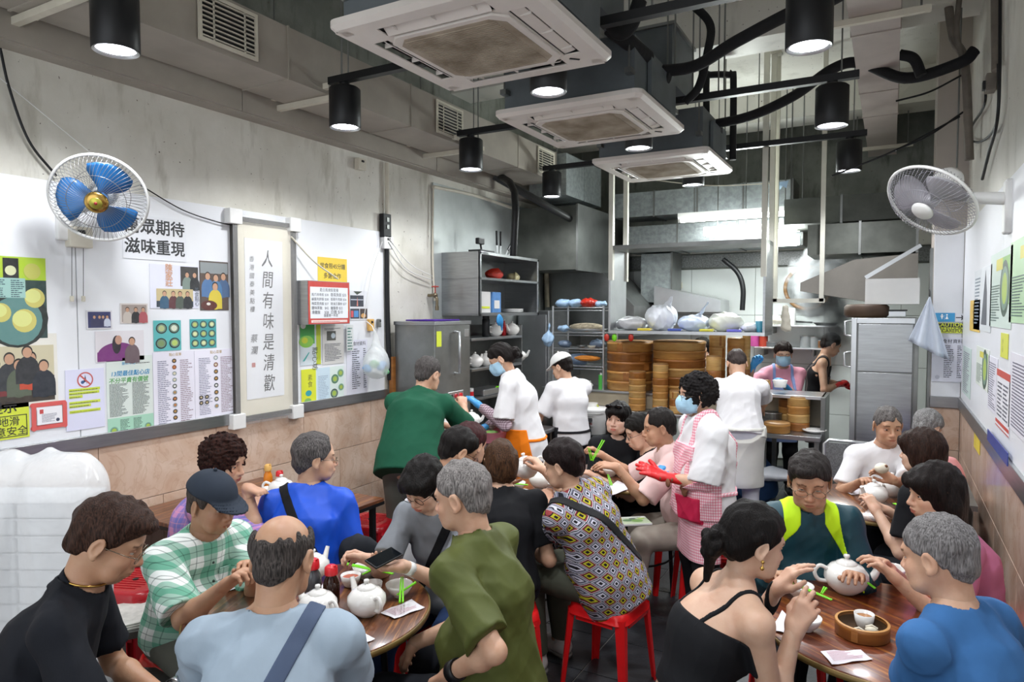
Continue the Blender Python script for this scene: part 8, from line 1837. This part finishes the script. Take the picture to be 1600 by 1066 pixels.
q_ = W(1222, 668, y=6.45); steamer(Vector((W(1232, 660, y=6.75).x, 6.80, zl_ + .001)), .095, .062, 4, 'left pair-mate steamer stack on the prep counter', seedv=12); steamer(Vector((W(1247, 660, y=6.6).x, 6.62, zl_ + .001)), .095, .075, 4, 'bamboo steamer stack with pale band on the prep counter', seedv=13); steamer(Vector((W(1215, 668, y=6.45).x, 6.42, zl_ + .001)), .11, .08, 1, 'single low steamer at front of the prep counter', seedv=14)
simple('steel_pot', (W(1205, 660, y=6.7).x, 6.72, zl_ + .001), [('pot_wall', MB().cyl((0, 0, 0), .09, .13, 28), m_steel2), ('rim', MB().lathe([(.09, .125), (.096, .128), (.09, .134)], n=28, cap=False), m_steelh)], 'steel pot beside the bent cook hand', 'pot'); simple('plate_stack', (W(1272, 668, y=6.5).x, 6.55, zl_ + .001), [('plates', MB().lathe([(.05, 0), (.10, .02), (.10, .03), (.0001, .025)], n=28), m_porc), ('liner', MB().cyl((0, 0, .03), .07, .004, 24), m_wplast)], 'white plates on the prep counter', 'plates'); simple('foam_cup', W(1219, 600, y=6.68), [('cup_wall', MB().lathe([(.05, -.03), (.065, .035), (.06, .035), (.045, -.02), (.001, -.02)], n=24, cap=False), m_wplast)], 'white tub held by the blue-gloved kitchen worker', 'tub')
bagmesh('blue_sack', (xl - .02, 6.55, .08), [ell((0, 0, .24), (.24, .2, .24))], cloth('navy_sack', '#27436b', .2), 'dark blue sack under the prep counter', f=14, vox=.016, fold_=.02); bagmesh('grey_sack', (xl + .18, 6.45, .38), [ell((0, 0, .05), (.2, .14, .06))], c_wbag, 'grey-white sack edge over the blue one', f=14, vox=.016); simple('blue_pail', W(1133, 800, y=5.2) * Vector((1, 1, 0)) if False else (W(1136, 780, y=5.4).x, 5.4, 0), [('pail_wall', MB().lathe([(.12, 0), (.15, .35), (.155, .36), (.145, .35), (.11, .02), (.001, .02)], n=28, cap=False), M('bright_blue_plastic', '#2340d8', .3))], 'bright blue pail behind the gingham apron', 'pail')
# back wall shelves
for (pl, pr, py, lb, zt_) in ((1192, 1308, 508, 'upper wall shelf with pans on the kitchen back wall', 0), (1178, 1285, 542, 'lower wall shelf of tins on the kitchen back wall', 1)):
    l, r_ = W(pl, py, y=8.45), W(pr, py, y=8.45); t = shell('wall_shelf', lb, 'shelf', ((l.x + r_.x) / 2, 8.6, l.z)); bxp(t, 'board', l.x, r_.x, 8.45, 8.785, l.z - .02, l.z, m_steelh)
    for a_ in (l.x + .1, r_.x - .1): bxp(t, 'bracket', a_ - .01, a_ + .01, 8.5, 8.785, l.z - .1, l.z - .02, m_steel2)
    if zt_ == 0:
        simple('cup_stack', (W(1235, 500, y=8.55).x, 8.58, l.z + .001), [('cups', MB().lathe([(.06, 0), (.05, .20), (.0001, .20)], n=20), m_wplast), ('rim', MB().cyl((0, 0, 0), .065, .02, 20), m_wplast)], 'stack of white cups on the upper wall shelf', 'cups'); simple('pan', (W(1290, 500, y=8.55).x, 8.6, l.z + .001), [('pan_body', MB().lathe([(.10, 0), (.14, .03), (.13, .03), (.001, .006)], n=24, cap=False), m_black), ('handle', MB().tube([(-.14, 0, .03), (-.32, -.02, .04)], .012, 6), m_black)], 'black pan on the upper wall shelf', 'pan')
        bagmesh('rag', (W(1210, 500, y=8.5).x, 8.55, l.z), [ell((0, 0, .06), (.12, .07, .06))], m_yplast, 'crumpled cream rag on the upper wall shelf', cat='rag', f=30)
    else:
        for k, (px, rr, hh, mm, lb2) in enumerate(((1177, .06, .17, '#b04a88', 'tall can with pink and white label on the lower shelf'), (1192, .05, .12, '#a03a2a', 'red tin on the lower shelf'), (1260, .075, .13, '#8f9294', 'left steel pot on the lower shelf'), (1272, .07, .12, '#8f9294', 'right steel pot on the lower shelf'), (1207, .08, .05, '#5a5c5e', 'shallow dark pan on the lower shelf'), (1282, .06, .08, '#6f4a2a', 'brown jar at the end of lower shelf'))): simple('tin', (W(px, 540, y=8.55).x, 8.6, l.z + .001), [('tin_wall', MB().cyl((0, 0, 0), rr, hh, 20), M('tin_%d' % k, mm, .35, .3 if 'steel' in lb2 else 0, var=.2)), ('top_rim', MB().cyl((0, 0, hh), rr * 1.03, .008, 20), m_steelh)], lb2, 'tin')
# round lattice on wall, boxes
c = W(1262, 450, y=8.7); t = simple('round_sieve', c, [('rim', MB().tube([(.245 * math.cos(a), 0, .245 * math.sin(a)) for a in [k * 2 * PI / 40 for k in range(40)]], .022, 8, closed=True), m_bamw), ('mesh_disc', MB().lathe([(.0001, 0), (.235, 0)], n=40, R=Matrix.Rotation(PI / 2, 3, 'X'), cap=False), M('sieve_mesh', '#8a8f8f', .6))], 'large round sieve hanging on the tiled back wall', 'sieve')
mb = MB()
for k in range(13): z_ = -.18 + k * .03; l_ = math.sqrt(.22 ** 2 - z_ ** 2); mb.bar((z_ * 1.0, -.01, -l_), (z_, -.01, l_), .004, .004)
o = mb.build('lattice_bars', m_steel2, t); o['kind'] = 'stuff'
for px, py, lb in ((1061, 446, 'upper small white junction box on kitchen tiles'), (1068, 465, 'left lower white junction box on kitchen tiles'), (1076, 468, 'right lower white junction box on kitchen tiles')): simple('junction_box', W(px, py, y=8.77), [('case', MB().box((0, 0, 0), (.08, .04, .08), bev=.005), m_yplast), ('screw_cap', MB().box((0, -.022, 0), (.02, .006, .02)), m_wplast)], lb, 'junction box')
bagmesh('hanging_rag', W(1227, 492, y=6.95), [cone((0, 0, .06), (.01, 0, -.12), .035, .05, (0, 1, 0), .5)], m_yplast, 'cream rag hanging from the white U frame', cat='rag', f=40, vox=.01, fold_=.008)
# steam cabinet
cl_, cr_ = W(1333, 600, y=6.3).x, W(1444, 600, y=6.3).x; zt_, zb2 = W(1380, 497, y=6.3).z, W(1380, 746, y=6.3).z
t = shell('steam_cabinet', 'tall stainless steam cabinet with two plain doors beside the pier', 'cabinet', ((cl_ + cr_) / 2, 6.6, 0)); inv = Matrix.Translation(t.location).inverted()
bxp(t, 'cabinet_body', cl_ - .02, min(cr_, .20), 6.3, 6.9, zb2, zt_, m_steel2, bevel=.004); xr2 = min(cr_, .20)
zm = W(1380, 582, y=6.3).z
bxp(t, 'door', cl_ + .03, xr2 - .04, 6.285, 6.3, zm + .005, zt_ - .05, m_steel, bevel=.003); bxp(t, 'door', cl_ + .03, xr2 - .04, 6.285, 6.3, zb2 + .05, zm - .005, m_steel, bevel=.003); bxp(t, 'head_strip', cl_ - .02, xr2, 6.28, 6.3, zt_ - .045, zt_, m_steelh)
bxp(t, 'corner_post', cl_ - .02, cl_ + .02, 6.275, 6.3, zb2, zt_, m_steelh); bxp(t, 'corner_post', xr2 - .03, xr2, 6.275, 6.3, zb2, zt_, m_steel2)
for z_ in (zm + .42, zm + .16): MB().tube([(cl_ - .02, 6.34, z_), (cl_ - .07, 6.34, z_ - .01), (cl_ - .07, 6.34, z_ - .12), (cl_ - .02, 6.34, z_ - .13)], .009, 8).build('handle', m_steelh, t, inv=inv)
bxp(t, 'base_box', cl_ - .08, xr2, 6.25, 6.95, .0, zb2 - .03, m_steel2); bxp(t, 'drip_shelf', cl_ - .13, xr2, 6.2, 6.95, zb2 - .03, zb2, m_steel)
for k in range(12):
    for q_ in (0, 1): MB().bb(cl_ - .03 + .09 * q_, cl_ + .03 + .09 * q_, 6.244, 6.25, .12 + k * .026, .132 + k * .026).build('vent_slot', m_steelh, t, inv=inv)
simple('pot_cover', (cl_ + .08, 6.5, zt_ + .002), [('lid_body', MB().lathe([(.15, 0), (.17, .02), (.17, .09), (.15, .11), (.0001, .115)], n=32), M('dark_bamboo_lid', '#4a3524', .6, var=.3))], 'dark round lid on top of the steam cabinet', 'lid'); simple('sheet_trays', (cl_ + .22, 6.62, zt_ + .002), [('trays', MB().box((0, 0, .03), (.3, .3, .05), bev=.004), m_steelh), ('dark_edge', MB().box((0, 0, .06), (.32, .32, .01)), m_black)], 'flat steel trays lying on top of the steam cabinet', 'tray')
# mesh-back chair by bun man
cc = W(1325, 720, y=5.55); t = empty('steel_chair', (cc.x, 5.55, 0), .0, label='chair with perforated steel back in front of the steam cabinet', cat='chair'); zt2, zb3 = W(1325, 690, y=5.55).z, W(1325, 752, y=5.55).z
MB().tube([(-.16, 0, 0), (-.16, 0, zt2 - .03), (-.13, 0, zt2), (.13, 0, zt2), (.16, 0, zt2 - .03), (.16, 0, 0)], .011, 8).build('back_frame', m_steelh, t); MB().bb(-.15, .15, -.002, .002, zb3, zt2 - .02).build('perforated_back', M('perforated_steel', '#8e9092', .4, .7, var=.5, vscale=120), t); MB().box((0, -.2, .45), (.34, .38, .03), bev=.01).build('seat', m_black, t)
for sx in (-.14, .14): MB().tube([(sx, -.36, .44), (sx, -.38, 0)], .011, 8).build('leg', m_steelh, t)
simple('floor_grate', (-.45, 5.9, .007), [('frame', MB().box((0, 0, .004), (.7, .3, .008)), m_steel2), ('bars', MB().box((0, 0, .008), (.66, .26, .006)), m_black)], 'steel drain grate on the kitchen floor by the cabinet', 'grate')
# steam
def steam(p, r, label, dens=1.2):
    m = bpy.data.materials.new('steam_volume'); m.use_nodes = True; nt = m.node_tree; nt.nodes.clear(); o_ = nt.nodes.new('ShaderNodeOutputMaterial'); v = N(nt, 'ShaderNodeVolumePrincipled'); v.inputs['Color'].default_value = (.95, .97, 1, 1); v.inputs['Anisotropy'].default_value = .2
    tc = coords(nt, (1, 1, 1)); n = noise(nt, 5.5, 4, tc, .6); ln = nt.nodes.new('ShaderNodeVectorMath'); ln.operation = 'LENGTH'; mp = coords(nt, (1 / r[0], 1 / r[1], 1 / r[2])); nt.links.new(mp, ln.inputs[0])
    fall = mth(nt, 'SUBTRACT', 1.0, ln.outputs['Value']); d = mth(nt, 'MULTIPLY', mth(nt, 'MAXIMUM', mth(nt, 'SUBTRACT', mth(nt, 'ADD', n, mth(nt, 'MULTIPLY', fall, .6)), .62), 0.0), dens * 14); nt.links.new(d, v.inputs['Density']); nt.links.new(v.outputs[0], o_.inputs['Volume'])
    o = MB().sph((0, 0, 0), 1, 20, 14, sc=r).build('steam', m); o.location = p; tag(o, label, 'steam', kind='stuff'); return o
steam(W(1285, 445, y=7.75), (.42, .35, .50), 'cloud of steam rising in front of the extractor hood', 2.2)
steam(W(1310, 500, y=7.9), (.22, .25, .35), 'lower wisp of steam around the cook in black vest', 2.0)
q = W(562, 862, D=3.28); bagmesh('crossbody_bag', q, [ell((0, 0, 0), (.11, .06, .085))], cloth('charcoal_bag', '#23262c'), 'charcoal crossbody pouch at the hip of the royal blue shirt man', f=20, rz=YAW)
